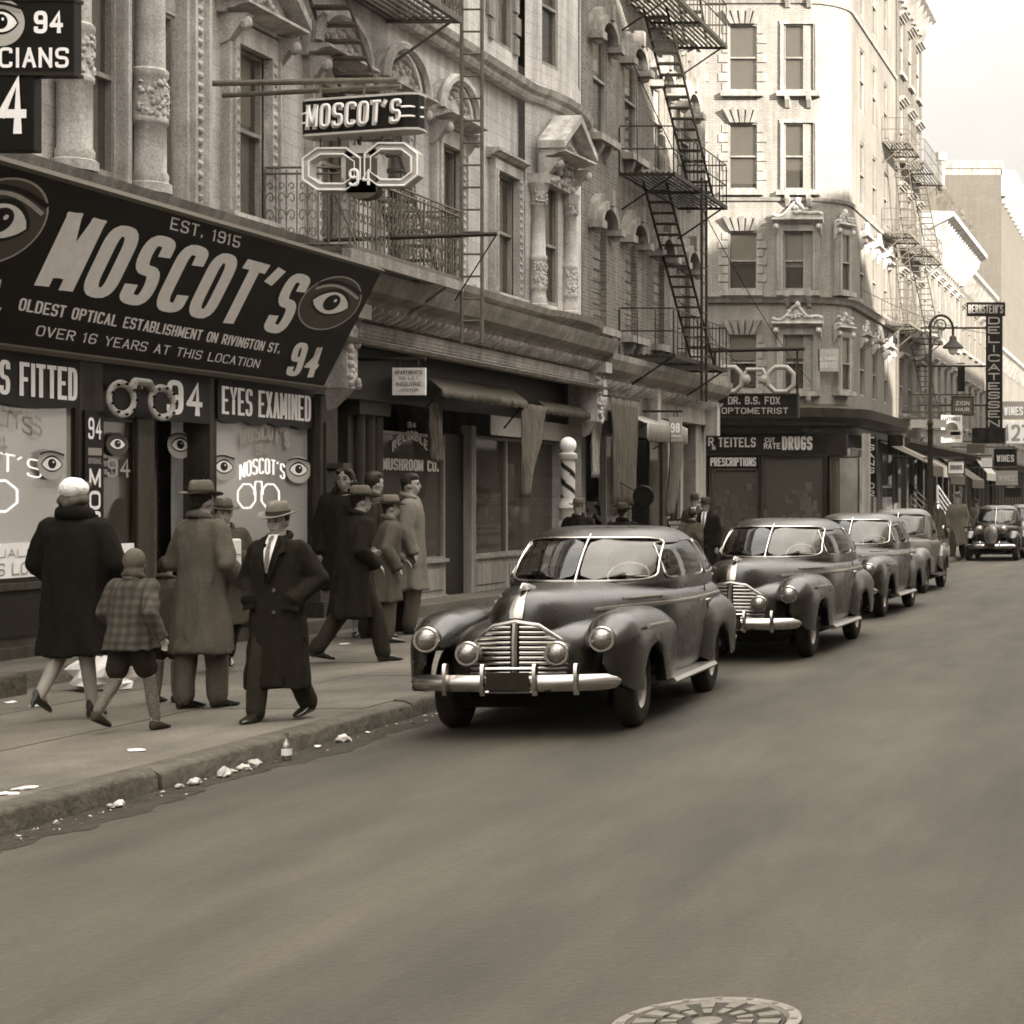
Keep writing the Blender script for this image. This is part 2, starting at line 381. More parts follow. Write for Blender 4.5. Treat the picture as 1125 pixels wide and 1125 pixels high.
M['bO'] = brick('buff_brick_opposite', .55, 'x', mort=.9, var=.05, dirt=.15)
M['tar'] = mat('roof_tar', .05, .9)
X0 = -11.6                      # upper facade plane
FA = Fr((X0, 0, 0), (0, 1, 0), (1, 0, 0))

# ---------- camera, world, sun ----------
cam = bpy.data.objects.new('camera', bpy.data.cameras.new('camera')); COL.objects.link(cam); SC.camera = cam
cam.location = (0, 0, H); cam.rotation_euler = (R(90), 0, 0)
cam.data.sensor_width = 36; cam.data.lens = 36*F/1125
cam.data.shift_x = (562.5-CX)/1125; cam.data.shift_y = (CY-562.5)/1125
cam.data.clip_start = .1; cam.data.clip_end = 2000
sv = Vector((1, -.72, .46)).normalized(); el = math.asin(sv.z)
w = bpy.data.worlds.new('World'); SC.world = w; w.use_nodes = True
n, l = w.node_tree.nodes, w.node_tree.links
sk = n.new('ShaderNodeTexSky'); sk.sky_type = 'NISHITA'; sk.sun_disc = False; sk.sun_elevation = el; sk.sun_rotation = math.atan2(sv.x, sv.y)
sk.dust_density = 1.5; sk.air_density = 1.; sk.altitude = 0
bw = n.new('ShaderNodeRGBToBW'); l.new(sk.outputs[0], bw.inputs[0])
# hazy overcast veil, three times brighter overhead than at the horizon, with thin cloud
tc = n.new('ShaderNodeTexCoord'); sx = n.new('ShaderNodeSeparateXYZ'); l.new(tc.outputs['Generated'], sx.inputs[0])
mr = n.new('ShaderNodeMapRange'); mr.inputs['From Min'].default_value = .0; mr.inputs['From Max'].default_value = 1; mr.inputs['To Min'].default_value = .23; mr.inputs['To Max'].default_value = 5.6; pw = n.new('ShaderNodeMath'); pw.operation = 'POWER'; pw.use_clamp = True; pw.inputs[1].default_value = 1.5; l.new(sx.outputs[2], pw.inputs[0]); l.new(pw.outputs[0], mr.inputs[0])
cn = n.new('ShaderNodeTexNoise'); cn.inputs['Scale'].default_value = 2.6; cn.inputs['Detail'].default_value = 6; l.new(tc.outputs['Generated'], cn.inputs[0])
cm = n.new('ShaderNodeMapRange'); cm.inputs['From Min'].default_value = .3; cm.inputs['From Max'].default_value = .7; cm.inputs['To Min'].default_value = .6; cm.inputs['To Max'].default_value = 1.1; l.new(cn.outputs[0], cm.inputs[0])
ml = n.new('ShaderNodeMath'); ml.operation = 'MULTIPLY'; l.new(mr.outputs[0], ml.inputs[0]); l.new(cm.outputs[0], ml.inputs[1])
ma = n.new('ShaderNodeMath'); ma.operation = 'MULTIPLY_ADD'; ma.inputs[1].default_value = .03; l.new(bw.outputs[0], ma.inputs[0]); l.new(ml.outputs[0], ma.inputs[2])
mx = n.new('ShaderNodeMixRGB'); mx.blend_type = 'MULTIPLY'; mx.inputs[0].default_value = 1; mx.inputs[2].default_value = (1.025, .985, .915, 1)
l.new(ma.outputs[0], mx.inputs[1]); l.new(mx.outputs[0], n['Background'].inputs[0])
n['Background'].inputs[1].default_value = .15
sun = bpy.data.objects.new('sun', bpy.data.lights.new('sun', 'SUN')); COL.objects.link(sun)
sun.data.energy = 2.0; sun.data.angle = R(1.); sun.data.color = (1, .96, .88)
sun.rotation_euler = (-sv).to_track_quat('-Z', 'Y').to_euler(); sun.location = (30, -20, 30)
SC.view_settings.view_transform = 'Standard'; SC.view_settings.look = 'None'; SC.view_settings.exposure = 3.3
SC.cycles.use_denoising = True; SC.cycles.max_bounces = 6; SC.cycles.transparent_max_bounces = 12
SC.cycles.caustics_reflective = False; SC.cycles.caustics_refractive = False; SC.cycles.volume_bounces = 0
SC.cycles.filter_width = 1.7

# ---------- ground ----------
KX = -6.80
m = MB(); m.box(-400, 400, -60, 900, -.6, -.02); m.build('ground', M['asphalt'], kind='structure')
m = MB(); nx = 40
m.poly([(KX, -30, 0), (3.4, -30, 0), (3.4, 700, 0), (KX, 700, 0)]); m.build('road', M['asphalt'], kind='structure', fix=False)
m = MB(); m.poly([(-120, 48.2, -.004), (KX-.01, 48.2, -.004), (KX-.01, 57.2, -.004), (-120, 57.2, -.004)]); m.poly([(3.41, 48.2, -.004), (90, 48.2, -.004), (90, 57.2, -.004), (3.41, 57.2, -.004)])
m.build('side_street', M['asphalt'], kind='structure', fix=False)
def pavement(x0, x1, y0, y1):
    m = MB(); g = 1.55; ny = max(1, round((y1-y0)/g)); nxx = max(1, round((x1-x0)/g))
    m.box(x0, x1, y0, y1, -.3, .142)
    for i in range(nxx):
        for j in range(ny):
            a, b = x0+(x1-x0)*i/nxx, x0+(x1-x0)*(i+1)/nxx; c, d = y0+(y1-y0)*j/ny, y0+(y1-y0)*(j+1)/ny; q = random.uniform(-.002, .003)
            m.box(a+.008, b-.008, c+.008, d-.008, .1, .15+q)
    return m.build('pavement', M['walk'], kind='structure')
pavement(-14, KX-.16, -25, 44); pavement(-14, KX-.16, 44, 48); pavement(-14, KX-.16, 57.4, 250); pavement(3.56, 9, -25, 48); pavement(3.56, 9, 57.4, 120)
m = MB(); rg = random.Random(3); e = [(KX+.34+.2*noise.noise(Vector((k*.04, 0, 0)))+.1*noise.noise(Vector((k*.21, 5, 0)))+.05*noise.noise(Vector((k*.8, 9, 0))), -10+k*.06) for k in range(950)]
m.loft([[(KX-.02, y_, .003) for x_, y_ in e], [(x_, y_, .003) for x_, y_ in e]], closed=False, caps=False); m.build('gutter', mat('gutter_grime', .024, .75, var=.45, sc=5, bump=.9, bsc=30), kind='structure', fix=False)
m = MB(); y = -25.
def kerb_run(y0, y1, x, s):
    y = y0
    while y < y1:
        L = min(random.uniform(1.6, 2.6), y1-y); q = random.uniform(-.012, .012); t = random.uniform(-.012, .008)
        rings = []
        for k in range(11):
            yy = y+.012+(L-.024)*k/10; e = .014*noise.noise(Vector((yy*3, s, 0))); c = .02 if k in (0, 10) else 0
            rings.append([(x-s*.16, yy, -.2), (x-s*.165, yy, .152+t+e*.3), (x-s*.06, yy, .152+t+e*.5-c*.3), (x-s*.01+e, yy, .142+t-c), (x+s*.022+q+e, yy, .115-c), (x+s*.035+q+e, yy, -.2)])
        m.loft(rings)
        y += L
kerb_run(-25, 44, KX, 1); kerb_run(44, 47.6, KX, 1); kerb_run(57.6, 160, KX, 1); kerb_run(-25, 48, 3.4, -1); kerb_run(57.6, 120, 3.4, -1)
m.build('kerb', M['kerbstone'], kind='structure', smooth=60)
# ---------- people ----------
def wool(name, v, var=.22, sc=60, rough=.95):
    return mat(name, v, rough, var=var, sc=sc, bump=.5, bsc=180, spec=.15)
wool('coat_black', .006, .3); wool('coat_dark', .009); wool('coat_grey', .075, .3); wool('coat_mid', .045); wool('coat_pale', .15); wool('trouser_dark', .018); wool('trouser_grey', .07)
mat('skin', .3, .55, var=.08, sc=12); mat('stocking', .2, .5, var=.12, sc=9); mat('hair_dark', .014, .5, var=.3, sc=60, stretch=(1, 1, .3)); mat('felt_grey', .12, .85, var=.12, sc=20); mat('felt_dark', .03, .8, var=.2, sc=20)
mat('felt_mid', .075, .8, var=.2, sc=20); mat('felt_pale', .3, .85, var=.12, sc=20); mat('leather', .012, .25, var=.3, sc=10, spec=.7); mat('shirt', .7, .7, var=.06, sc=10); mat('tie', .12, .6, var=.4, sc=30); mat('fluffy_white', .75, .95, var=.15, sc=30, bump=1., bsc=60); mat('lip', .12, .5, var=0); mat('sock', .11, .9, var=.5, sc=30, stretch=(1, 1, 3))
def plaid():
    m, t, n, l, P = nt('plaid_wool'); _m['plaid_wool'] = m; P.inputs['Roughness'].default_value = .95; tc = n.new('ShaderNodeTexCoord'); last = None
    for ax in ('X', 'Z'):
        w_ = n.new('ShaderNodeTexWave'); w_.bands_direction = ax; w_.inputs['Scale'].default_value = 3.6; w_.inputs['Distortion'].default_value = 1.6; w_.inputs['Detail'].default_value = 1; l.new(tc.outputs['Object'], w_.inputs[0])
        r = ramp(n, [(.2, (.62, .6, .57, 1)), (.8, (1, 1, 1, 1))]); l.new(w_.outputs[0], r.inputs[0])
        x = n.new('ShaderNodeMixRGB'); x.blend_type = 'MULTIPLY'; x.inputs[0].default_value = 1; x.inputs[1].default_value = sep(.05)
        if last: l.new(last.outputs[0], x.inputs[1])
        l.new(r.outputs[0], x.inputs[2]); last = x
    l.new(last.outputs[0], P.inputs['Base Color'])
plaid()
def fuse(m, name, mt, parent, vox=.014, wr=.0, sm=6, seed=0., stretch=1.):
    """merge overlapping closed shapes into one continuous skin"""
    me = bpy.data.meshes.new('tmp'); me.from_pydata(m.v, [], m.f); b = bmesh.new(); b.from_mesh(me); bmesh.ops.recalc_face_normals(b, faces=b.faces); b.to_mesh(me); b.free()
    o = bpy.data.objects.new('tmp', me); COL.objects.link(o)
    r = o.modifiers.new('r', 'REMESH'); r.mode = 'VOXEL'; r.voxel_size = vox
    s = o.modifiers.new('s', 'SMOOTH'); s.factor = .5; s.iterations = sm
    dg = bpy.context.evaluated_depsgraph_get(); dg.update(); nm = bpy.data.meshes.new_from_object(o.evaluated_get(dg)); bpy.data.objects.remove(o); bpy.data.meshes.remove(me)
    if wr:
        for v in nm.vertices:
            p = v.co; a = noise.noise(Vector((p.x*9, p.y*9, p.z*5*stretch+seed)))+.5*noise.noise(Vector((p.x*22, p.y*22, p.z*9+seed*2)))
            rg_ = max(0., 1-abs(noise.noise(Vector((p.x*8, p.y*8, p.z*1.6+seed))))*5)
            v.co = p+v.normal*(a-rg_*.45*min(1., max(.25, (1.35-p.z)*1.6)))*wr
    nm.materials.clear(); nm.materials.append(_m[mt] if isinstance(mt, str) else mt); nm.polygons.foreach_set('use_smooth', [True]*len(nm.polygons))
    o = bpy.data.objects.new(name, nm); COL.objects.link(o); o.parent = parent; return o
def limb(m, pts, rad, n=14, flat=1.):
    P = [Vector(p) for p in pts]; Q_ = []; Rr = []
    for i in range(len(P)-1):
        for k in range(6):
            t = k/6; Q_.append(P[i]*(1-t)+P[i+1]*t); Rr.append(rad[i]*(1-t)+rad[i+1]*t)
    Q_.append(P[-1]); Rr.append(rad[-1])
    m.tube(Q_, Rr, n, flat=flat); m.ball(Q_[0], Rr[0], n=10, m=6); m.ball(Q_[-1], Rr[-1]*.98, n=10, m=6)
    for i in range(1, len(P)-1): m.ball(P[i], rad[i]*1.02, n=10, m=6)
def rings(m, tab, lean, fold=0., seed=0., n=40, hem=None, twist=0., k0=7, cx=0.):
    zs = []
    for a, b in zip(tab, tab[1:]):
        c = max(1, int(abs(a[0]-b[0])/.05)); zs += [a[0]+(b[0]-a[0])*k/c for k in range(c)]
    zs.append(tab[-1][0]); T_ = sorted([(r[0],)+tuple(r[1:]) for r in tab]); out = []
    zt, zb = tab[0][0], tab[-1][0]
    for z in zs:
        v = lerp(T_, z); rx, ry = v[0], v[1]; oy = v[2] if len(v) > 2 else 0.; f = fold*max(0, (zt-.35-z)/(zt-.35-zb))
        out.append([(cx+rx*math.cos(a)*(1+f*math.sin(k0*a+seed+.8*math.sin(2*a+seed))), lean(z)+oy+ry*math.sin(a)*(1+f*math.sin(k0*a+seed+.8*math.sin(2*a+seed))), z-(.012*math.sin(3*a+seed) if z == zb else 0)) for a in [2*PI*k/n for k in range(n)]])
    m.loft(out)
def hand(m, wr, d, side, r=1.):
    """palm, four unequal curled fingers and a thumb off the side of the palm"""
    wr = Vector(wr); d = Vector(d).normalized(); s = d.cross(Vector((0, 1, 0)));  s = (s if s.length > .2 else d.cross(Vector((1, 0, 0)))).normalized(); u = s.cross(d).normalized()
    pc = wr+d*.05*r; m.tube([wr, wr+d*.03*r, wr+d*.085*r], [.026*r, .036*r, .036*r], 10, flat=.55); m.ball(pc, .03*r, n=8, m=6)
    for k, L in enumerate((.068, .078, .072, .055)):
        b = wr+d*.08*r+s*(k-1.5)*.019*r; e = b+d*L*.5*r+u*.012*r; f = e+d*L*.38*r+u*.03*r; m.tube([b-d*.02, b, e, f], [.0095*r, .0095*r, .009*r, .0075*r], 7)
    b = wr+d*.03*r-s*.03*r; m.tube([b, b-s*.022*r+d*.025*r, b-s*.024*r+d*.055*r+u*.012*r], [.013*r, .011*r, .009*r], 7)
def person(label, pf, top, rz, coat='coat_dark', hem=.45, trousers='trouser_dark', hat='fedora', hatm='felt_grey', hairm='hair_dark', arms=None, legs=None, lean=0., sex='m', z=.15, kind='coat', vox=.015, group='people on the pavement', head=0., build=1., tall=1.79, shirt=False, Y=None, shoe='leather', nod=0., collar=None, seed=0., pockets=False):
    px, py = pf
    if Y is None: Y = F*(H-z)/(py-CY)
    hh = (H-z)-0+(CY-top)*Y/F
    t = thing('person', label, 'person', ((px-CX)*Y/F, Y, z), R(rz), group); k = hh/tall; t.scale = (k, k, k)
    ln = lambda zz: -lean*max(0, zz-.9); a_l, a_r = arms or (((-.25, .02, 1.15), (-.23, -.06, .9)), ((.25, .02, 1.15), (.23, -.06, .9)))
    l_l, l_r = legs or (((-.10, -.03, .5), (-.11, .0, .085)), ((.10, -.03, .5), (.11, .02, .085)))
    S_ = {-1: Vector((-.185*build, ln(1.42), 1.42)), 1: Vector((.185*build, ln(1.42), 1.42))}
    female = sex == 'f'; hx_, hy_ = 0, ln(1.64)
    m = MB(); rings(m, [(1.58, .055, .058), (1.50, .06, .062), (1.45, .15*build, .09), (1.38, .17*build, .11), (1.2, .15, .11), (1.05, .15, .11), (.9, .165, .115), (.84, .12, .1)], ln)
    for s_, (kn, an) in ((-1, l_l), (1, l_r)): limb(m, [(s_*.09, 0, .88), kn, an], [.085, .056, .04]); limb(m, [an, (an[0], an[1]-.05, an[2]-.045)], [.036, .03])
    for s_, (el, wr) in ((-1, a_l), (1, a_r)):
        limb(m, [S_[s_], el, wr], [.05, .042, .028]); d = Vector(wr)-Vector(el); (None if pockets else hand(m, wr, d, s_))
    hc = Vector((hx_, hy_-nod*.06, 1.645)); hr = Matrix.Rotation(R(head), 3, 'Z')@Matrix.Rotation(nod, 3, 'X')
    def hp(x, y, zz): return tuple(hc+hr@Vector((x, y, zz)))
    mh = MB(hp); mh.ball((0, .006, .018), .076, .096, .108, 20, 14); mh.ball((0, -.03, -.052), .056, .062, .06, 14, 10); mh.ball((0, -.066, -.085), .026, .022, .02, 10, 8)
    mh.add([(-.014, -.088, -.03), (.014, -.088, -.03), (.018, -.085, -.036), (0, -.118, -.028), (-.018, -.085, -.036), (0, -.092, .03)], [(0, 5, 3), (5, 1, 3), (1, 2, 3), (2, 4, 3), (4, 0, 3), (0, 1, 5), (0, 4, 2, 1)])
    mh.ball((0, -.106, -.026), .013, .014, .011, 8, 6)
    for s_ in (-1, 1): mh.ball((s_*.078, .006, -.012), .01, .02, .032, 8, 6); mh.ball((s_*.03, -.082, .024), .026, .012, .009, 8, 5); mh.ball((s_*.042, -.06, -.028), .022, .022, .02, 8, 6)
    mh.ball((0, -.09, -.058), .022, .01, .009, 8, 5)
    m.v += []; b0_ = len(m.v); m.v += mh.v; m.f += [[b0_+i for i in f] for f in mh.f]
    fuse(m, 'body', 'stocking' if female else 'skin', t, min(vox, .011), 0, 3)
    if vox < .02:
        for s_ in (-1, 1):
            m = MB(hp); m.ball((s_*.03, -.0835, .006), .0135, .009, .007, 10, 6); m.build('eye', _m['felt_dark'], t, smooth=True)
            m = MB(hp); m.tube([(s_*.014, -.094, .028), (s_*.03, -.095, .033), (s_*.047, -.084, .027)], .0045, 5); m.build('eyebrow', _m['hair_dark'], t)
        m = MB(hp); m.tube([(-.022, -.094, -.058), (0, -.1015, -.060), (.022, -.094, -.058)], .0042, 6, flat=.6); m.build('mouth', _m['lip'], t)
    # hair
    m = MB(hp)
    if female: m.ball((0, .02, .03), .09, .1, .108, 14, 10); [m.ball((.085*math.cos(a), .03+.075*math.sin(a), -.045+random.uniform(-.02, .03)), .035, .035, .04, 8, 6) for a in (0, .5, 1, 1.5, 2, 2.6, PI)]; [m.ball((s_*.05, -.055, .085), .035, .03, .03, 8, 6) for s_ in (-1, 1)]
    else: m.ball((0, .022, .035), .0815, .09, .098, 14, 10); m.ball((0, -.012, .075), .074, .078, .058, 14, 10) if hat is None else None; [m.ball((s_*.072, .005, .01), .013, .028, .035, 8, 5) for s_ in (-1, 1)]; m.ball((0, .065, -.03), .055, .03, .04, 8, 6)
    fuse(m, 'hair', hairm, t, .011, .006 if female else .002, 1, seed)
    # hat
    if hat == 'fedora':
        m = MB(hp); tb = [(.093, .048), (.094, .075), (.09, .12), (.08, .155), (.062, .165), (.03, .150), (.002, .142)]
        m.loft([[(r_*.93*math.cos(a)*(1-.12*max(0, (h_-.08)/.08)*max(0, -math.sin(a))), .008+r_*1.14*math.sin(a), h_+.012*math.cos(a*2)*0-(.02*max(0, 1-abs(math.cos(a))*2.2) if h_ > .14 and r_ > .05 else 0)) for a in [2*PI*i/28 for i in range(28)]] for r_, h_ in tb], caps=True)
        ho = m.build('hat', _m[hatm], t, smooth=60)
        m = MB(hp); m.loft([[(r_*math.cos(a), .008+r_*1.16*math.sin(a), h_+.018*abs(math.cos(a))**2*(r_/.15)-.014*max(0, -math.sin(a))*(r_/.15)) for a in [2*PI*i/32 for i in range(32)]] for r_, h_ in ((.086, .05), (.12, .046), (.147, .052), (.149, .057), (.12, .053), (.086, .058))], caps=False); m.build('brim', _m[hatm], ho, smooth=60)
        m = MB(hp); m.loft([[(r_*.935*math.cos(a), .008+r_*1.145*math.sin(a), h_) for a in [2*PI*i/28 for i in range(28)]] for r_, h_ in ((.094, .056), (.0965, .058), (.0965, .088), (.094, .09))], caps=False); m.build('hat_band', _m['felt_dark'], ho, smooth=40)
    elif hat == 'beret':
        m = MB(hp); m.ball((0, .035, .06), .105, .115, .085, 16, 10); fuse(m, 'hat', hatm, t, .012, .012, 1, 3.)
    elif hat == 'hood':
        m = MB(hp); m.ball((0, .02, .02), .098, .112, .125, 16, 10); m.tube([(0, .03, -.06), (0, .03, -.16)], [.085, .1], 16); fuse(m, 'hat', hatm, t, .012, .004, 3)
    # trousers / skirt legs
    if kind != 'dress':
        m = MB(); cuff = .075
        for s_, (kn, an) in ((-1, l_l), (1, l_r)):
            an_ = Vector(an); kn_ = Vector(kn); top_ = Vector((s_*.085, 0, .9)); e_ = an_+(kn_-an_).normalized()*.0
            if kind == 'child': limb(m, [top_, kn_+(top_-kn_)*.25], [.11, .105]); 
            else: limb(m, [top_, kn_, e_], [.105, .088, .078])
        m.ball((0, 0, .88), .16, .12, .1); fuse(m, 'trousers', trousers, t, vox, .010, 4, seed+5, .6)
        if kind == 'child':
            for s_, (kn, an) in ((-1, l_l), (1, l_r)): m = MB(); limb(m, [kn, Vector(an)+Vector((0, 0, .03))], [.062, .05]); fuse(m, 'sock', 'sock', t, vox, .008, 2, 1.)
    for s_, (kn, an) in ((-1, l_l), (1, l_r)):
        an = Vector(an); sole = max(0., an.z-.085); pitch = min(1.1, sole*3.2); m = MB()
        rt = Matrix.Rotation(pitch, 3, 'X')
        def sp(x, y, zz): return an+rt@Vector((x, y, zz))
        m.T = sp
        if kind == 'dress':
            sp_ = [(.05, .022, -.045, .05), (.0, .03, -.05, .0), (-.06, .036, -.05, -.02), (-.12, .034, -.06, -.045), (-.16, .012, -.068, -.06)]
            m.loft([[(w_*math.cos(a), y, (zt_+zb_)/2+(zt_-zb_)/2*math.sin(a)) for a in [2*PI*i/14 for i in range(14)]] for y, w_, zb_, zt_ in [(y, w_, zb_-(.0 if y > -.05 else .012), zt_) for y, w_, zb_, zt_ in sp_]])
            m.tube([(0, .045, -.04), (0, .05, -.088)], [.02, .011], 8)
        else:
            sp_ = [(.062, .018, -.07, -.01), (.05, .036, -.083, .01), (.0, .042, -.084, .015), (-.07, .046, -.084, -.012), (-.13, .048, -.084, -.035), (-.18, .038, -.083, -.048), (-.205, .014, -.08, -.06)]
            m.loft([[(w_*math.copysign(abs(math.cos(a))**.8, math.cos(a)), y, (zt_+zb_)/2+(zt_-zb_)/2*math.copysign(abs(math.sin(a))**.8, math.sin(a))) for a in [2*PI*i/16 for i in range(16)]] for y, w_, zb_, zt_ in sp_])
        m.build('shoe', _m[shoe], t, smooth=50)
    # coat
    m = MB(); B_ = build
    if kind == 'dress': tab_ = [(1.53, .06, .065), (1.50, .11, .085), (1.46, .19*B_, .12), (1.38, .225*B_, .15), (1.2, .225*B_, .165), (1.0, .225*B_, .165), (.75, .245*B_, .175), (hem, .27*B_, .19)]
    elif kind == 'child': tab_ = [(1.52, .07, .07), (1.47, .14, .1), (1.40, .21, .135), (1.2, .225, .16), (1.0, .235, .17), (.85, .26, .19), (hem, .28, .2)]
    else: tab_ = [(1.525, .06, .065), (1.50, .1, .08), (1.465, .17*B_, .105), (1.41, .215*B_, .13), (1.3, .225*B_, .15), (1.1, .205*B_, .15), (.95, .215*B_, .155), (.7, .232*B_, .17), (hem, .25*B_, .195)]
    rings(m, tab_, ln, .095 if kind != 'child' else .04, seed+px)
    sw = .074 if kind != 'dress' else .085
    for s_, (el, wr) in ((-1, a_l), (1, a_r)):
        w2 = Vector(el)+(Vector(wr)-Vector(el))*.93; limb(m, [S_[s_]+Vector((-s_*.02, 0, -.01)), el, w2], [sw*1.18, sw*1.02, sw*.86]); dd = (Vector(wr)-Vector(el)).normalized(); m.tube([w2-dd*.03, w2+dd*.035], sw*.93, 14)
    co = fuse(m, 'coat', coat, t, vox, .018, 3, seed+px*.1, .55)
    # collar and lapels
    m = MB(); fy = lambda zz: ln(zz)
    if collar is None: collar = coat
    m.tube([(.088*math.cos(a), ln(1.5)+.01+.085*math.sin(a), 1.515+.03*math.sin(a)) for a in [-.9+(PI+1.8)*i/20 for i in range(21)]], .022 if kind != 'dress' else .05, 8, flat=1.3)
    m.build('collar', _m[collar], t, smooth=True)
    if shirt:
        y0 = -.155; m = MB(); m.loft([[(x, ln(zz)+yy-abs(x)*-.25, zz) for x in (-w_, -w_/2, 0, w_/2, w_)] for zz, w_, yy in ((1.535, .05, -.07), (1.48, .055, -.115), (1.40, .045, -.152), (1.30, .03, -.168), (1.22, .006, -.170))], closed=False, caps=False); m.build('shirt', _m['shirt'], t, smooth=True, fix=False)
        m = MB(); m.loft([[(x, ln(zz)+yy-.009+abs(x)*.3, zz) for x in (-w_, 0, w_)] for zz, w_, yy in ((1.525, .012, -.078), (1.50, .02, -.108), (1.48, .011, -.118), (1.40, .018, -.154), (1.30, .022, -.171), (1.22, .005, -.174))], closed=False, caps=False); m.build('tie', _m['tie'], t, smooth=True, fix=False)
        for s_ in (-1, 1): m = MB(); m.add([(s_*(.11+.13*a), ln(.99)-.155+.03*a+b, .985-.03*a+c) for a, b, c in ((0, 0, 0), (1, .03, 0), (1, .03, -.05), (0, 0, -.05), (0, -.02, 0), (1, .01, 0), (1, .01, -.05), (0, -.02, -.05))], [(4, 5, 6, 7), (0, 1, 5, 4), (3, 7, 6, 2), (0, 4, 7, 3), (1, 2, 6, 5)]); m.build('pocket_flap', _m[coat], t)
        m = MB()
        for s_ in (-1, 1):
            pts = [(s_*.05, 1.53, -.075), (s_*.10, 1.50, -.085), (s_*.135, 1.40, -.135), (s_*.09, 1.36, -.158), (s_*.10, 1.345, -.158), (s_*.01, 1.13, -.172), (s_*.02, 1.24, -.176), (s_*.048, 1.38, -.158)]
            m.add([(x, ln(zz)+yy-.014, zz) for x, zz, yy in pts]+[(x, ln(zz)+yy+.01, zz) for x, zz, yy in pts], [tuple(range(8)), tuple(range(8, 16))[::-1]]+[(i, (i+1) % 8, 8+(i+1) % 8, 8+i) for i in range(8)])
        m.build('lapels', _m[coat], t); m = MB()
        for zz in (1.08, .9): m = MB(); m.lathe([(.014, -.006), (.016, 0), (.012, .006)], (.06, ln(zz)-.168, zz), 'y', 10); m.build('button', _m['felt_mid'], t)
    return t
walkL = (((-.10, -.16, .5), (-.10, -.26, .085)), ((.10, .05, .5), (.10, .30, .17)))
walkR = (((-.10, .05, .5), (-.10, .30, .17)), ((.10, -.16, .5), (.10, -.26, .085)))
pock = (((-.31, .09, 1.17), (-.19, -.10, .99)), ((.31, .09, 1.17), (.19, -.10, .99)))
person('woman in a black fur coat and fluffy white hat walking away at the left', (84, 790), 523, 176, 'coat_black', .47, kind='dress', sex='f', hat='beret', hatm='fluffy_white', hairm='felt_mid', build=1.08,
       legs=(((-.09, .02, .48), (-.10, -.04, .10)), ((.10, .04, .48), (.11, .26, .19))), arms=(((-.30, .0, 1.16), (-.22, -.14, .98)), ((.30, .0, 1.16), (.22, -.14, .98))), seed=1, tall=1.80)
person('child in a plaid coat and close hood striding behind the woman', (143, 804), 602, 172, 'plaid_wool', .80, kind='child', hat='hood', hatm='felt_mid', shoe='felt_dark', trousers='trouser_dark', legs=(((-.11, -.12, .52), (-.14, -.18, .085)), ((.12, .04, .50), (.16, .24, .2))),
       arms=(((-.30, .12, 1.16), (-.34, .02, .93)), ((.28, .0, 1.16), (.26, -.2, 1.0))), build=1.1, tall=1.79, seed=2, lean=.1)
person('small child in dark leggings half hidden beside the tall man in grey', (183, 772), 612, 180, 'coat_mid', .75, kind='child', hat=None, shoe='felt_dark', seed=7, tall=1.76)
person('tall man in a long grey overcoat and fedora seen from behind', (222, 778), 530, 160, 'coat_grey', .44, 'trouser_grey', hatm='felt_mid', legs=(((-.09, -.06, .5), (-.08, -.08, .085)), ((.10, .05, .5), (.08, .1, .09))), arms=(((-.29, .03, 1.15), (-.25, -.16, 1.0)), ((.29, .0, 1.15), (.20, -.22, 1.08))), seed=3, head=8, build=1.06)
t4 = person('man in a dark coat hugging a white paper parcel, partly hidden by the front walkers', (246, 738), 549, 40, 'coat_mid', .5, hatm='felt_mid', arms=(((-.27, -.02, 1.15), (-.06, -.24, 1.12)), ((.27, -.02, 1.15), (.08, -.25, 1.2))), legs=walkL, seed=4)
person('man facing the camera in long dark overcoat with hands in pockets and pale hat', (306, 791), 553, -6, 'coat_dark', .27, 'trouser_dark', hatm='felt_grey', legs=(((-.09, -.12, .48), (-.10, -.16, .085)), ((.11, .0, .48), (.13, .22, .12))), arms=pock, pockets=True, shirt=True, seed=5, build=1.04, vox=.013, nod=.12)
person('man in a dark overcoat and grey hat striding away with a wide step', (386, 728), 535, 140, 'coat_dark', .46, 'trouser_dark', hatm='felt_mid', legs=(((-.10, -.2, .52), (-.12, -.28, .085)), ((.10, .06, .5), (.12, .3, .15))), arms=(((-.27, .04, 1.15), (-.24, -.14, 1.0)), ((.30, -.06, 1.14), (.2, -.26, 1.12))), lean=.14, seed=6, head=-10, build=1.08)
person('man in a light grey coat and pale hat reaching down beside the dark coated walker', (424, 706), 545, 120, 'coat_grey', .5, 'trouser_grey', hatm='felt_grey', arms=(((-.28, .03, 1.15), (-.24, -.1, .92)), ((.30, .05, 1.17), (.22, -.22, 1.0))), lean=.08, seed=8, vox=.018)
person('bareheaded man in a pale overcoat looking into the mushroom shop', (451, 684), 518, 105, 'coat_pale', .48, 'trouser_grey', hat=None, seed=9, vox=.018, Y=25.5)
person('dark haired man with a scarf behind the men at the shop step', (411, 690), 516, 150, 'coat_mid', .5, hat=None, collar='felt_dark', seed=10, vox=.018, Y=24.6)
person('smiling woman in a dark fur coat standing by the doorway pier', (379, 690), 512, 15, 'coat_dark', .5, kind='dress', sex='f', hat=None, seed=11, vox=.015, Y=24.8, head=-12)
person('man in a dark bowler style hat facing the street behind the nearest car', (635, 667), 548, 0, 'coat_black', .5, hatm='felt_mid', seed=12, vox=.02, Y=32)
person('man in a dark wide brimmed hat seen from behind over the nearest car', (684, 672), 553, 175, 'coat_black', .5, hatm='felt_dark', seed=13, vox=.02, Y=30.3, build=1.1)
person('man in a black coat and dark hat with a tie between the first two cars', (775, 650), 547, 0, 'coat_black', .4, hatm='felt_dark', shirt=True, seed=14, vox=.02, Y=36)
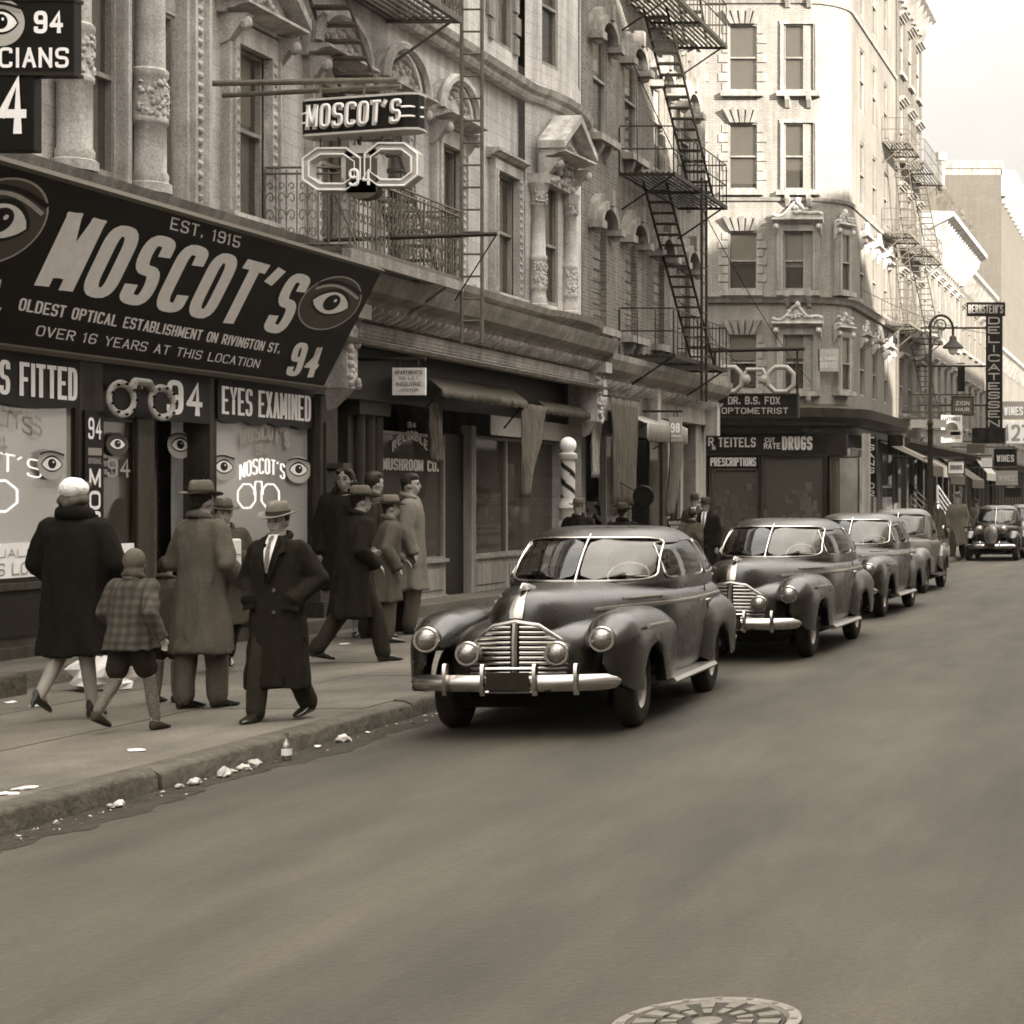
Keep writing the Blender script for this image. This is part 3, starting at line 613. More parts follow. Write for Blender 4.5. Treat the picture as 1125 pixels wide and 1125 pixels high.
person('stooping person in a dark coat with back turned between the first two cars', (756, 655), 558, 170, 'coat_mid', .5, hat=None, seed=15, vox=.02, Y=35, lean=.3)
person('man in a small dark hat farther back between the first two cars', (763, 640), 543, 0, 'coat_mid', .5, hatm='felt_dark', shirt=True, seed=16, vox=.02, Y=41)
person('man in long pale coat and hat standing by the older black sedan', (1052, 613), 541, 0, 'coat_grey', .42, hatm='felt_mid', z=0, seed=17, vox=.02, Y=59.5, legs=walkL)
person('far pedestrian in a dark coat near the stoop rail', (1019, 608), 549, 0, 'coat_mid', .42, seed=18, vox=.025, Y=64, hatm='felt_dark')
person('far pedestrian in a mid grey coat beyond the standing man', (1073, 600), 549, 0, 'coat_grey', .42, seed=19, vox=.025, Y=72, hatm='felt_dark')
person('far pedestrian in a black coat under the shop awnings', (1030, 600), 551, 0, 'coat_black', .42, seed=20, vox=.025, Y=70, hatm='felt_grey')
# parcel held by the hidden man
m = MB(); m.box(-.13, .13, -.05, .05, 0, .34)
tp = thing('paper_parcel', 'white paper parcel held against the chest of the half hidden man', 'parcel', (t4.location.x+.18, t4.location.y-.30, 1.2), R(30)); m.build('wrapping', M['paper'], tp, bevel=.02)
m = MB(); m.tube([(-.135, -.054, .18), (.135, -.054, .18)], .004, 5); m.tube([(0, -.054, 0), (0, -.054, .34)], .004, 5); m.build('string', M['greyd'], tp)
# ---------- bin, steps, litter, manhole ----------
b = thing('bin', 'dark bin with a pale rounded lid on the shop step', 'bin', (-10.55, 26.0, .15)); m = MB(); m.loft([[(w_*math.copysign(abs(math.cos(a))**.4, math.cos(a)), w_*math.copysign(abs(math.sin(a))**.4, math.sin(a)), z) for a in [2*PI*k/24 for k in range(24)]] for z, w_ in ((0, .17), (.02, .18), (.78, .19))]); m.build('container', M['woodd'], b, smooth=50)
m = MB(); m.loft([[(w_*math.copysign(abs(math.cos(a))**.5, math.cos(a)), w_*math.copysign(abs(math.sin(a))**.5, math.sin(a)), z) for a in [2*PI*k/24 for k in range(24)]] for z, w_ in ((.78, .2), (.80, .23), (.86, .235), (.895, .21), (.90, .1))]); m.build('lid', M['paper'], b, smooth=50)
st = thing('stone_step', 'low worn stone step and block below the optician window at the left edge', 'step', (-11, 17.5, .15)); m = MB(); m.box(-11.72, -10.55, 15, 17.6, .1, .36); m.build('block', M['kerbstone'], st, world=True, bevel=.03); m = MB(); m.box(-11.72, -10.85, 17.66, 19.7, .1, .33); m.build('slab', M['walk'], st, world=True, bevel=.02)
def wad(name, label, px, py, z, sx, sy, sz, mt='paper', group='scraps of litter in the gutter', rz=0., flatp=False):
    Y = F*(H-z)/(py-CY); X = max((px-CX)*Y/F, KX+.09+sx if z < .1 else -99); m = MB(); m.ball((0, 0, sz*.8), sx, sy, sz, 12, 8)
    m.v = [Vector((v.x*(1+.8*noise.noise(v*29+Vector((px, 0, 0)))), v.y*(1+.8*noise.noise(v*33+Vector((0, px, 0)))), max(.002, v.z*(1+.6*noise.noise(v*27+Vector((px, py, 0))))))) for v in m.v]
    o = m.build(name, M[mt], None); o.location = (X, Y, z); o.rotation_euler.z = rz; X0_ = X
    return tag(o, label, 'litter', group)
wad('paper_bag', 'big crumpled white paper bag lying on the pavement behind the woman', 112, 758, .15, .30, .22, .17, group=None)
L_ = [(75, 888, .03, 'crumpled scrap at the near end of the gutter'), (54, 905, .02, 'small flat scrap nearest the camera in the gutter'), (88, 886, .045, 'white wad against the kerb near the left edge'), (160, 866, .03, 'thin scrap in the gutter left of the paler pair'), (180, 862, .05, 'rounded white wad in the gutter'),
      (190, 853, .06, 'torn paper piece tucked under the kerb'), (222, 849, .03, 'small scrap in the middle of the gutter row'), (236, 846, .045, 'folded scrap lying beside the leafy wad'), (246, 842, .04, 'pale scrap just before the leafy wad'), (259, 843, .06, 'leafy crumpled wad in the gutter'),
      (348, 815, .06, 'torn white paper by the kerb past the bottle'), (375, 806, .025, 'last small scrap before the front car'), (152, 871, .02, 'tiny chip of paper in the gutter'), (330, 822, .03, 'flat dim scrap beside the bottle')]
for i, (x_, y_, r_, lab) in enumerate(L_): wad('litter_scrap', lab, x_, y_, .005, r_*.95, r_*.7, r_*.5, 'creamd' if i % 3 else 'grey', rz=i)
for i, (x_, y_, lab) in enumerate(((8, 873, 'flat white scrap on the pavement at the left edge'), (27, 867, 'smaller white scrap on the pavement near the left edge'), (12, 772, 'torn paper lying below the stone block'), (40, 776, 'thin paper lying near the heel of the woman'), (378, 708, 'scrap of paper by the walking man'), (343, 713, 'pale scrap beside the shop step'), (150, 825, 'tiny speck of paper on the pavement'))):
    wad('litter_scrap', lab, x_, y_, .152, .07, .045, .008, 'paper', 'scraps of paper on the pavement', i)
Y = F*(H)/(836-CY); o = thing('bottle', 'small glass bottle standing in the gutter', 'bottle', (max((315-CX)*Y/F, KX+.1), Y, .004)); m = MB(); m.lathe([(.001, .0), (.034, .002), (.036, .02), (.036, .1), (.03, .125), (.014, .15), (.013, .185), (.016, .187), (.016, .2), (.001, .2)], n=16); m.build('glass', M['lens'], o, smooth=50); m = MB(); m.lathe([(.037, .04), (.037, .09)], n=16, caps=False); m.build('label_band', M['paper'], o)
mh_ = thing('manhole_cover', 'round cast iron manhole cover with raised studs at the bottom edge', 'manhole cover', (-1.73, 7.08, .002)); m = MB(); m.lathe([(.345, .0), (.345, .012), (.335, .016), (.30, .016), (.295, .004), (.29, .0)], n=64, caps=False); m.build('ring', mat('worn_cast_iron', .18, .4, metal=.3, var=.3, sc=14), mh_, smooth=40)
m = MB(); m.lathe([(.285, .0), (.285, .008), (.001, .008)], n=48); m.build('plate', M['iron'], mh_)
m = MB()
for k in range(14):
    a = 2*PI*k/14
    for r0, r1, dw in ((.11, .17, .022), (.19, .27, .034)):
        c_, s_ = math.cos(a), math.sin(a); q = lambda r, w_, z: (r*c_-w_*s_, r*s_+w_*c_, z)
        m.add([q(r0, -dw*.7, .006), q(r1, -dw, .006), q(r1, dw, .006), q(r0, dw*.7, .006), q(r0, -dw*.6, .016), q(r1, -dw*.9, .016), q(r1, dw*.9, .016), q(r0, dw*.6, .016)], [(4, 5, 6, 7), (0, 1, 5, 4), (1, 2, 6, 5), (2, 3, 7, 6), (3, 0, 4, 7)])
m.lathe([(.06, .006), (.055, .016), (.001, .017)], n=20)
for k in range(16): a = 2*PI*k/16+.1; m.box(.317*math.cos(a)-.012, .317*math.cos(a)+.012, .317*math.sin(a)-.012, .317*math.sin(a)+.012, .014, .019)
m.build('raised_pattern', M['ironl'], mh_)

# fine debris swept along the kerb: nobody could count it
m = MB(); rg = random.Random(11)
for k in range(900):
    y_ = 9+rg.random()**1.5*30; x_ = KX+.06+abs(rg.gauss(0, .13)); r_ = rg.uniform(.004, .018); a = rg.random()*PI; m.m = 0 if rg.random() < .75 else 1; h_ = rg.uniform(.004, .014)
    m.poly([(x_+r_*math.cos(a+t)*rg.uniform(.5, 1.4), y_+r_*math.sin(a+t)*rg.uniform(.5, 1.4), .004+h_*rg.random()) for t in (0, 1.6, 3.1, 4.7)])
m.build('gutter_debris', [M['kerbstone'], M['creamd']], kind='stuff', fix=False)
# ---------- window unit used on all fronts ----------
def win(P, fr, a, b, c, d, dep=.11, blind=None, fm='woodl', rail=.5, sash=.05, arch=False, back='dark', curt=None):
    m = MB(fr); t = sash
    m.box(a, a+t, c, d, -dep, -dep+.09); m.box(b-t, b, c, d, -dep, -dep+.09); m.box(a+t, b-t, d-t, d, -dep, -dep+.088); m.box(a+t, b-t, c, c+t*1.3, -dep, -dep+.1)
    mid = c+(d-c)*rail; m.box(a+t, b-t, mid-t*.5, mid+t*.5, -dep+.005, -dep+.095)
    f = m.build('window', M[fm], P, world=True)
    m = MB(fr); m.poly([(a+t, c+t, -dep+.02), (b-t, c+t, -dep+.02), (b-t, d-t, -dep+.02), (a+t, d-t, -dep+.02)]); m.build('pane', M['glass'], f, world=True, fix=False)
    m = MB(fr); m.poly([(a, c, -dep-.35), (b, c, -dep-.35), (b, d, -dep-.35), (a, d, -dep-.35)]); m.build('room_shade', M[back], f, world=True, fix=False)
    if blind:
        y0 = d-(d-c)*blind; m = MB(fr); m.poly([(a+t, y0, -dep-.03), (b-t, y0, -dep-.03), (b-t, d-t, -dep-.03), (a+t, d-t, -dep-.03)]); m.build('blind', M['blind'], f, world=True, fix=False)
    if curt:
        m = MB(fr)
        for s0, s1 in ((a+t, a+(b-a)*curt), (b-(b-a)*curt, b-t)):
            N = 10; m.loft([[(s0+(s1-s0)*k/N, z, -dep-.06+.02*math.sin(k*2.2)) for k in range(N+1)] for z in (c+t, d-t)], closed=False, caps=False)
        m.build('curtain', M['curtain'], f, world=True, fix=False)
    return f
def casing(P, fr, a, b, c, d, wd=.2, pr=.09, mt='stone', sill=True, orn=False, name='window_surround'):
    m = MB(fr)
    m.box(a-wd, a, c, d, -.05, pr); m.box(b, b+wd, c, d, -.05, pr); m.box(a-wd, b+wd, d, d+wd, -.05, pr+.003)
    m.box(a-wd*.7, a-wd*.55, c, d, pr-.01, pr+.035); m.box(b+wd*.55, b+wd*.7, c, d, pr-.01, pr+.035)
    if sill: m.box(a-wd*1.3, b+wd*1.3, c-.14, c-.002, -.05, pr+.1)
    if orn:
        n = int((d-c)/.13)
        for k in range(n):
            for q in (a-wd*.3, b+wd*.25):
                m.ball((q, c+.1+k*.13, pr), .05, .045, .03, 6, 4)
    return m.build(name, M[mt], P, world=True)
def hood(P, fr, a, b, v, kind='pediment', wd=.28, mt='stone', h=.5, d=.3):
    m = MB(fr); c = (a+b)/2
    m.extr(corn(v, .16, d), a-wd, b+wd)
    if kind == 'pediment':
        m.prism([(a-wd, v+.165), (b+wd, v+.165), (c, v+.165+h)], .02, d*.45)
        for s in (-1, 1):
            e = a-wd-.05 if s < 0 else b+wd+.05; dx = c-e; L = math.hypot(dx, h+.05)
            m.add([(e, v+.165, 0), (e, v+.165, d), (c, v+.2+h, d), (c, v+.2+h, 0), (e, v+.3, 0), (e, v+.3, d), (c, v+.34+h, d), (c, v+.34+h, 0)],
                  [(0, 1, 2, 3), (4, 7, 6, 5), (0, 4, 5, 1), (1, 5, 6, 2), (3, 2, 6, 7)])
        for k in range(7): m.ball((c+(k-3)*.08, v+.25+.1*(3-abs(k-3))/3*h*2, d*.5), .05, .05, .06, 6, 4)
    elif kind == 'arch':
        N = 14; Rr = (b-a)/2+wd
        m.prism([(c-Rr, v+.165)]+[(c-Rr*math.cos(PI*k/N), v+.165+h*math.sin(PI*k/N)) for k in range(1, N)]+[(c+Rr, v+.165)], .02, d*.35)
        m.tube([(c-Rr*math.cos(PI*k/N), v+.18+h*math.sin(PI*k/N), d*.6) for k in range(N+1)], .075, 6)
        m.tube([(c-Rr*.8*math.cos(PI*k/N), v+.18+h*.76*math.sin(PI*k/N), d*.4) for k in range(N+1)], .035, 6)
        for k in range(9): m.ball((c+(k-4)*Rr*.16, v+.22+.55*h*(1-((k-4)/4.6)**2)*random.uniform(.5, 1), d*.38), .06, .06, .05, 6, 4)
    elif kind == 'crest':
        N = 16; pts = [(a-wd+(b-a+2*wd)*k/N, v+.165+h*(.25+.75*math.exp(-((k-N/2)/2.6)**2)-.12*math.sin(PI*k/N*4))) for k in range(N+1)]
        m.prism([(a-wd, v+.165)]+pts+[(b+wd, v+.165)], .02, d*.5)
        m.tube([(p[0], p[1], d*.55) for p in pts], .05, 6)
        for k in range(11): m.ball((c+random.uniform(-.35, .35), v+.3+random.random()*h*.5, d*.55), .07, .06, .06, 6, 4)
        m.ball((c, v+.2+h, d*.5), .1, .13, .1, 8, 5)
    for s in (a-wd*.6, b+wd*.6):
        m.add([(s-.08, v, 0), (s+.08, v, 0), (s+.08, v, d*.85), (s-.08, v, d*.85), (s-.06, v-.38, 0), (s+.06, v-.38, 0), (s+.06, v-.32, d*.3), (s-.06, v-.32, d*.3)],
              [(0, 3, 2, 1), (4, 5, 6, 7), (0, 4, 7, 3), (1, 2, 6, 5), (3, 7, 6, 2), (0, 1, 5, 4)])
        m.ball((s, v-.1, d*.7), .085, .1, .08, 8, 5)
    return m.build('window_hood', M[mt], P, world=True, smooth=35)
def column(P, fr, u, v0, v1, w, r, mt='stone', orn_at=None, n=18):
    m = MB(fr); x = [(r*1.35, v0), (r*1.35, v0+.1), (r*1.12, v0+.12), (r*1.15, v0+.2), (r, v0+.24)]
    if orn_at: x += [(r, orn_at-.3), (r*1.12, orn_at-.28), (r*1.12, orn_at-.22), (r*1.02, orn_at-.2), (r*1.08, orn_at), (r*1.02, orn_at+.22), (r*1.14, orn_at+.25), (r*1.14, orn_at+.31), (r*.94, orn_at+.34)]
    x += [(r*.86, v1-.4), (r*1.0, v1-.38), (r*.9, v1-.34), (r*1.0, v1-.2), (r*1.35, v1-.06), (r*1.45, v1)]
    m.loft([[(u+q*math.cos(2*PI*k/n), h, w+q*math.sin(2*PI*k/n)) for k in range(n)] for q, h in x])
    rr = random.Random(int(u*100))
    spots = ([(orn_at, .2, 80)] if orn_at else [])+[(v1-.22, .14, 50)]
    for cv, sp, cnt in spots:
        for k in range(cnt):
            t = rr.uniform(-.2, PI+.2); q = r*1.02; m.ball((u+q*math.cos(t), cv+rr.uniform(-sp, sp), w+q*math.sin(t)), rr.uniform(.02, .04), rr.uniform(.02, .06), .028, 6, 4)
    return m.build('column', M[mt], P, world=True, smooth=45)

# ---------- corner tenement over the two near shops ----------
A = thing('tenement_building', 'stone fronted tenement with columned windows over the optician and the mushroom shop', 'building', (X0, 26, 0))
V0, V1 = 5.45, 7.55
WA = [(14.2, 15.0), (15.9, 16.7), (17.7, 18.5), (20.15, 20.95), (21.6, 22.2), (23.5, 24.35), (25.75, 26.6), (27.9, 28.7), (30.05, 30.85), (32.5, 33.55)]
ops = [(a, b, V0, V1) for a, b in WA]+[(a, b, 9.75, 11.9) for a, b in [(14.2, 15), (17.7, 18.5), (20.15, 20.95), (23.5, 24.35), (25.75, 26.6), (27.9, 28.7), (30.05, 30.85), (32.5, 33.5)]]
m = MB(FA); wall(m, 10, 33.8, 4.6, 15.6, ops, .3, ends=False)
m.poly([(10, 4.6, 0), (10, 15.6, 0), (10, 15.6, -14), (10, 4.6, -14)]); m.poly([(37.4, 0, 0), (37.4, 15.6, 0), (37.4, 15.6, -14), (37.4, 0, -14)]); m.poly([(10, 15.6, 0), (37.4, 15.6, 0), (37.4, 15.6, -14), (10, 15.6, -14)])
m.build('wall', M['bA'], A, world=True)
BW = [(33.8, .12), (34.2, .26), (34.95, .36), (35.5, .36), (36.2, .3), (36.8, .18), (37.4, 0.)]
m = MB(); bayfr = None
for (u0, w0), (u1, w1) in zip(BW, BW[1:]):
    d = Vector((w1-w0, u1-u0, 0)); L = d.length; d.normalize(); fr = Fr((X0+w0, u0, 0), d, (d.y, -d.x, 0)); m.T = fr
    o = []
    if u0 == 34.2: o = [(.06, L-.06, V0, V1+.05), (.06, L-.06, 9.75, 11.9)]; bayfr = fr; bayL = L
    if u0 == 36.2: o = [(.1, L-.1, 9.75, 11.9)]; bay2 = fr; bay2L = L
    wall(m, 0, L, 4.6, 15.6, o, .3, ends=False)
m.build('bow_wall', M['bA'], A, world=True)
win(A, bayfr, .06, bayL-.06, V0, V1+.05, blind=.5); win(A, bayfr, .06, bayL-.06, 9.75, 11.9, blind=.4); win(A, bay2, .1, bay2L-.1, 9.75, 11.9, blind=.6)
for k, (a, b) in enumerate(WA):
    win(A, FA, a, b, V0, V1, blind=(None, .35, .5, .45, .3, .42, .8, .3, .5, None)[k], curt=(.4, .3, None, .4, .45, .35, .42, .4, .4, .45)[k], rail=.52)
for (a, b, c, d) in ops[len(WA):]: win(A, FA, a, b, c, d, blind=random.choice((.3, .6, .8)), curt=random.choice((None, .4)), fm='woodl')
for k, (a, b) in enumerate(WA):
    if k in (3, 4): continue
    casing(A, FA, a, b, V0, V1, .17 if k == 9 else .26, orn=True, pr=.12)
for a, b in ((14.2, 15), (17.7, 18.5), (23.5, 24.35), (27.9, 28.7)): hood(A, FA, a, b, 7.85, 'pediment' if a != 27.9 else 'arch', .38, h=.6, d=.42)
hood(A, FA, 25.75, 26.6, 7.85, 'arch', .38, h=.55, d=.4); hood(A, FA, 30.05, 30.85, 7.85, 'arch', .38, h=.6, d=.4)
m = MB(FA); m.extr(corn(7.72, .16, .24), 32.2, 33.78); m.build('window_hood', M['stone'], A, world=True)
for a, b in ((20.15, 20.95), (23.5, 24.35), (32.5, 33.5), (30.05, 30.85)):      # quoined surrounds of the upper floor
    m = MB(FA)
    for q in range(6):
        m.box(a-.3 if q % 2 else a-.2, a, 9.75+q*.37, 9.75+q*.37+.3, 0, .06); m.box(b, b+.3 if q % 2 else b+.2, 9.75+q*.37, 9.75+q*.37+.3, 0, .06)
    m.build('quoins', M['stonel'], A, world=True)
# three light bay with fat columns near the hanging optician board
m = MB(FA)
for a, b in ((19.0, 19.35), (20.95, 21.02), (22.2, 22.75), (20.02, 20.15), (21.5, 21.6)): m.box(a, b, 5.3, 9.0, 0, .14)
for u in (22.3, 22.62): m.box(u-.03, u+.03, 5.3, 9.0, .14, .2)
for k in range(26): m.ball((22.46, 5.5+k*.13, .15), .06, .05, .04, 6, 4); m.ball((19.18, 5.5+k*.13, .15), .06, .05, .04, 6, 4)
m.box(19.0, 22.75, 8.2, 8.5, .0, .3)
m.build('pilaster', M['stone'], A, world=True)
column(A, FA, 19.82, 5.35, 9.3, .2, .165, orn_at=6.55); column(A, FA, 21.28, 5.35, 9.3, .2, .165, orn_at=6.4)
for u, ww in ((33.98, .3), (35.28, .45)): column(A, FA, u, 5.3, 7.55, ww, .13, orn_at=5.95)
fr = Fr((X0+.3, 0, 0), (.09, 1, 0), (1, -.09, 0)); hood(A, Fr((X0+.33, 33.95, 0), (.08, 1, 0), (1, -.08, 0)), .12, 1.2, 8.0, 'pediment', .18, h=.55, d=.5)
m = MB(FA)
for k in range(40): m.ball((34.0+random.random()*1.35, 7.6+random.random()*.42, .45+.08*random.random()), .09, .08, .09, 6, 4)
m.box(33.85, 35.45, 7.55, 7.72, .1, .52); m.build('carved_frieze', M['stone'], A, world=True, smooth=50)
# string courses; the upper one follows the bow
def course(prof, u0, name, mt='stone', u1=37.4):
    m = MB(); pts = [(u0, 0.)]+BW+[(u1, -.0)]
    pts = [p for i, p in enumerate(pts) if i == 0 or p[0] > pts[i-1][0]+1e-3]
    rings = [[(X0+w+a, u, b) for a, b in prof] for u, w in pts]
    m.loft(rings); return m.build(name, M[mt], A, world=True)
course([(-.1, 9.0), (.08, 9.0), (.12, 9.06), (.12, 9.12), (.2, 9.16), (.24, 9.26), (-.1, 9.3)], 10, 'string_course')
course([(-.1, 12.5), (.1, 12.5), (.2, 12.6), (.26, 12.7), (-.1, 12.74)], 10, 'string_course')
course([(-.1, 5.08), (.22, 5.08), (.28, 5.14), (.42, 5.2), (.46, 5.3), (.1, 5.36), (-.1, 5.36)], 10, 'sill_course', 'stonel')
m = MB(FA); m.extr([(0, 15.6), (.2, 15.6), (.3, 15.9), (.7, 16.2), (.8, 16.5), (-.3, 16.5)], 10, 37.4); m.build('roof_cornice', M['stone'], A, world=True)
# shop front cornice with lattice frieze
m = MB(FA); m.extr([(-.4, 4.62), (.35, 4.62), (.42, 4.72), (.62, 4.8), (.7, 4.95), (.74, 5.04), (.3, 5.075), (-.4, 5.075)], 25.7, 37.5)
m.build('storefront_cornice', M['stonel'], A, world=True)
m = MB(FA); m.box(10, 37.45, 4.2, 4.615, -.6, .24); m.box(10, 25.69, 4.62, 5.075, -.4, .3)
m.build('frieze_board', M['stonedk'], A, world=True)
m = MB(FA); brackets(m, 25.8, 37.3, 44, 4.61, .16, .3, .25, .07)
for k in range(150):
    u = 25.8+k*.077
    m.tube([(u, 4.22, .245), (u+.12, 4.4, .275)], .014, 4, caps=False); m.tube([(u+.12, 4.22, .245), (u, 4.4, .275)], .014, 4, caps=False)
m.build('lattice_frieze', M['stone'], A, world=True)
m = MB(FA); m.extr([(.2, 4.1), (.5, 4.08), (.54, 4.13), (.26, 4.2), (.2, 4.2)], 25.5, 37.45); m.build('eave_strip', M['stonel'], A, world=True)
for u in (26.0, 37.2):
    m = MB(FA)
    m.box(u-.17, u+.17, 3.45, 4.6, .1, .42); m.box(u-.2, u+.2, 4.4, 4.6, .1, .6)
    for k in range(22): m.ball((u+random.uniform(-.15, .15), 3.45+random.random()*.9, .42), .07, .07, .07, 6, 4)
    m.add([(u-.14, 3.45, .1), (u+.14, 3.45, .1), (u+.14, 3.45, .4), (u-.14, 3.45, .4), (u-.05, 3.15, .1), (u+.05, 3.15, .1), (u+.05, 3.2, .2), (u-.05, 3.2, .2)], [(4, 5, 6, 7), (3, 2, 6, 7), (0, 3, 7, 4), (1, 2, 6, 5)])
    m.build('cornice_bracket', M['stone'], A, world=True, smooth=50)

# ---------- shop fronts of the ground floor ----------
FS = Fr((-12.15, 0, 0), (0, 1, 0), (1, 0, 0)); S = -12.15
m = MB(FS); m.box(10, 37.5, 3.4, 4.19, -.1, .3); m.build('transom_board', M['woodd'], A, world=True)
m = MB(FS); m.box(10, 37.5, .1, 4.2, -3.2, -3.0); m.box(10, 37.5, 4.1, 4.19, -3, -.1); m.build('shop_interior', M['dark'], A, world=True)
m = MB(); m.box(-13.5, -11.42, 25.0, 37.6, .1, .33); m.build('platform_step', M['walk'], A, world=True, bevel=.015)
def piece(name, mt, boxes, fr=FS, P=None, bevel=0.):
    m = MB(fr)
    for b in boxes: m.box(*b)
    return m.build(name, M[mt], P or A, world=True, bevel=bevel)
def pieces(name, mt, boxes, fr=FS, P=None, bevel=0.):
    for b in boxes: piece(name, mt, [b], fr, P, bevel)
def shopwin(fr, a, b, c, d, dep=-.02, frame='woodd', back=None, bdep=-.5, P=None, t=.05, gl='shopglass'):
    m = MB(fr); m.box(a, a+t, c, d, dep-.03, dep+.05); m.box(b-t, b, c, d, dep-.03, dep+.05); m.box(a+t, b-t, c, c+t, dep-.03, dep+.048); m.box(a+t, b-t, d-t, d, dep-.03, dep+.048)
    f = m.build('shop_window', M[frame], P or A, world=True)
    m = MB(fr); m.poly([(a+t, c+t, dep), (b-t, c+t, dep), (b-t, d-t, dep), (a+t, d-t, dep)]); m.build('pane', M[gl], f, world=True, fix=False)
    if back:
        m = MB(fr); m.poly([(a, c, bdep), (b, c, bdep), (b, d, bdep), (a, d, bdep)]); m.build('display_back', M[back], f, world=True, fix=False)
    return f
# the optician: front plane slightly forward
FM = Fr((-11.75, 0, 0), (0, 1, 0), (1, 0, 0)); SM = -11.75
yb = lambda px: YX(px, SM)
u = [yb(p) for p in (0, 83, 108, 150, 168, 228, 233, 341, 360)]
zt = 3.42
piece('bulkhead', 'wood', [(14, u[1]+.02, .15, 1.02, -.3, 0), (14, u[1]+.02, 1.02, 1.1, -.3, .05), (14, u[1]+.02, .15, .45, 0, .06), (u[6], u[7], .15, 1.02, -.3, 0), (u[6], u[7], 1.02, 1.1, -.3, .05)], FM, bevel=.01)
pieces('bulkhead_panel', 'woodd', [(14.2, 16.2, .55, .95, 0, .02), (16.4, 18.2, .55, .95, 0, .02), (18.4, u[1]-.1, .55, .95, 0, .02), (u[6]+.1, u[7]-.1, .35, .9, 0, .02)], FM)
piece('shop_pier', 'wood', [(u[1], u[2]+.02, .15, zt, -.12, .04), (u[3], u[4], .15, zt, -.5, .02), (u[5], u[6], .15, zt, -.3, .03)], FM, bevel=.008)
m = MB(FM); m.box(u[7], u[8], .15, 3.35, -.3, .14); m.box(u[7]-.04, u[8]+.04, .15, .55, -.3, .2); m.box(u[7]+.1, u[8]-.1, .7, 1.6, .14, .17); m.box(u[7]+.1, u[8]-.1, 1.8, 3.0, .14, .17)
m.tube([(u[7]+.25, 2.35, .14), (u[7]+.25, 2.35, .36), (u[7]+.25, 2.2, .38)], .03, 8); m.box(u[7]+.12, u[7]+.38, 2.36, 2.44, .14, .4)
m.build('shop_pier', M['wood'], A, world=True, bevel=.01)
w1 = shopwin(FM, 14.0, u[1], 1.1, 3.0, back='display', bdep=-.55, gl='hazyglass'); w2 = shopwin(FM, u[6], u[7], 1.1, 3.0, back='display', bdep=-.5, gl='hazyglass')
# display band with small writing under the left glass
m = MB(FM); m.m = 0; m.box(14, u[1]-.03, 1.1, 1.5, -.1, .012); m.m = 1
fit(m, 'OVER 16 YEARS IN THIS LOCATION', 16.6, u[1]-.1, 1.18, .12, w=.016, thk=.13); fit(m, 'GLASSES OF QUALITY AT', 17.2, u[1]-.1, 1.36, .08, w=.016, thk=.13)
m.m = 0; m.box(u[2]+.05, u[3]-.05, 1.1, 1.45, -.1, .0)
m.build('display_band', [M['cream'], M['grey']], A, world=True)
# valances with lettering
def valance(a, b, s, s0, s1, v0=2.93, v1=3.42, hh=.3):
    m = MB(FM); N = 28; top = [(a, v1), (b, v1)]; bot = [(b-(b-a)*k/N, v0-.05*abs(math.sin(k*PI/7))) for k in range(N+1)]
    m.m = 0; m.prism([top[0]]+[top[1]]+bot, -.01, .06); m.m = 1; fit(m, s, s0, s1, v0+.07, hh+.03, thk=.2, w=.066, kx=(s0+s1)/2/abs(SM)); return m.build('lettered_valance', [M['navy'], M['cream']], A, world=True)
valance(14, u[1]-.02, 'GLASSES FITTED', yb(-90), yb(78)); valance(u[6]+.02, u[7]-.02, 'EYES EXAMINED', yb(238), yb(336))
m = MB(FM); m.m = 0; m.box(u[2], u[5], 2.86, 3.42, -.08, .03); m.m = 1; fit(m, '94', yb(180), yb(219), 2.95, .38, thk=.16, w=.036, kx=1.9); m.build('lettered_valance', [M['navy'], M['cream']], A, world=True)
# upright strip 94 / MO
m = MB(FM); m.m = 0; m.box(u[1]+.05, u[2]-.03, 1.6, 2.9, .045, .075); m.m = 1
a, b = u[1]+.1, u[2]-.08
fit(m, '94', a, b, 2.6, .22, w=.08, thk=.15); m.m = 2; m.box(a, b, 2.42, 2.5, .07, .082); fit(m, 'ORIGINAL', a, b, 2.33, .06, w=.08); m.m = 1
fit(m, 'M', a+.02, b-.02, 2.08, .19, w=.08, thk=.2); fit(m, 'O', a+.02, b-.02, 1.84, .19, w=.08, thk=.2); fit(m, 'S', a+.02, b-.02, 1.62, .19, w=.08, thk=.2)
m.build('upright_sign', [M['navy'], M['cream'], M['grey']], A, world=True)
# door and entrance lobby
shopwin(FM, u[2], u[3], 1.1, 2.86, dep=-.06, back='dark'); piece('bulkhead', 'woodd', [(u[2], u[3], .15, 1.1, -.3, -.02)], FM)
m = MB(FM)
for k in range(34): m.box(u[4], u[5], .33+k*.075, .33+k*.075+.062, -.62, -.6+.012*(k % 2))
m.box(u[4], u[5], .15, 2.9, -.66, -.62); m.build('lobby_shutter', M['wood'], A, world=True)
m = MB(FM)
for q in (.25, .78): m.tube([(u[4]+(u[5]-u[4])*q, .3, -.5), (u[4]+(u[5]-u[4])*q, 2.9, -.5)], .025, 8)
m.build('lobby_rail', M['ironl'], A, world=True)
m = MB(FM); m.m = 0; m.box(u[4]+.02, u[4]+.32, .5, 1.95, -.3, -.27); m.m = 1
for k in range(12): m.box(u[4]+.06, u[4]+.28-random.random()*.08, 1.8-k*.1, 1.84-k*.1, -.275, -.266)
m.build('lobby_card', [M['paper'], M['greyd']], A, world=True)
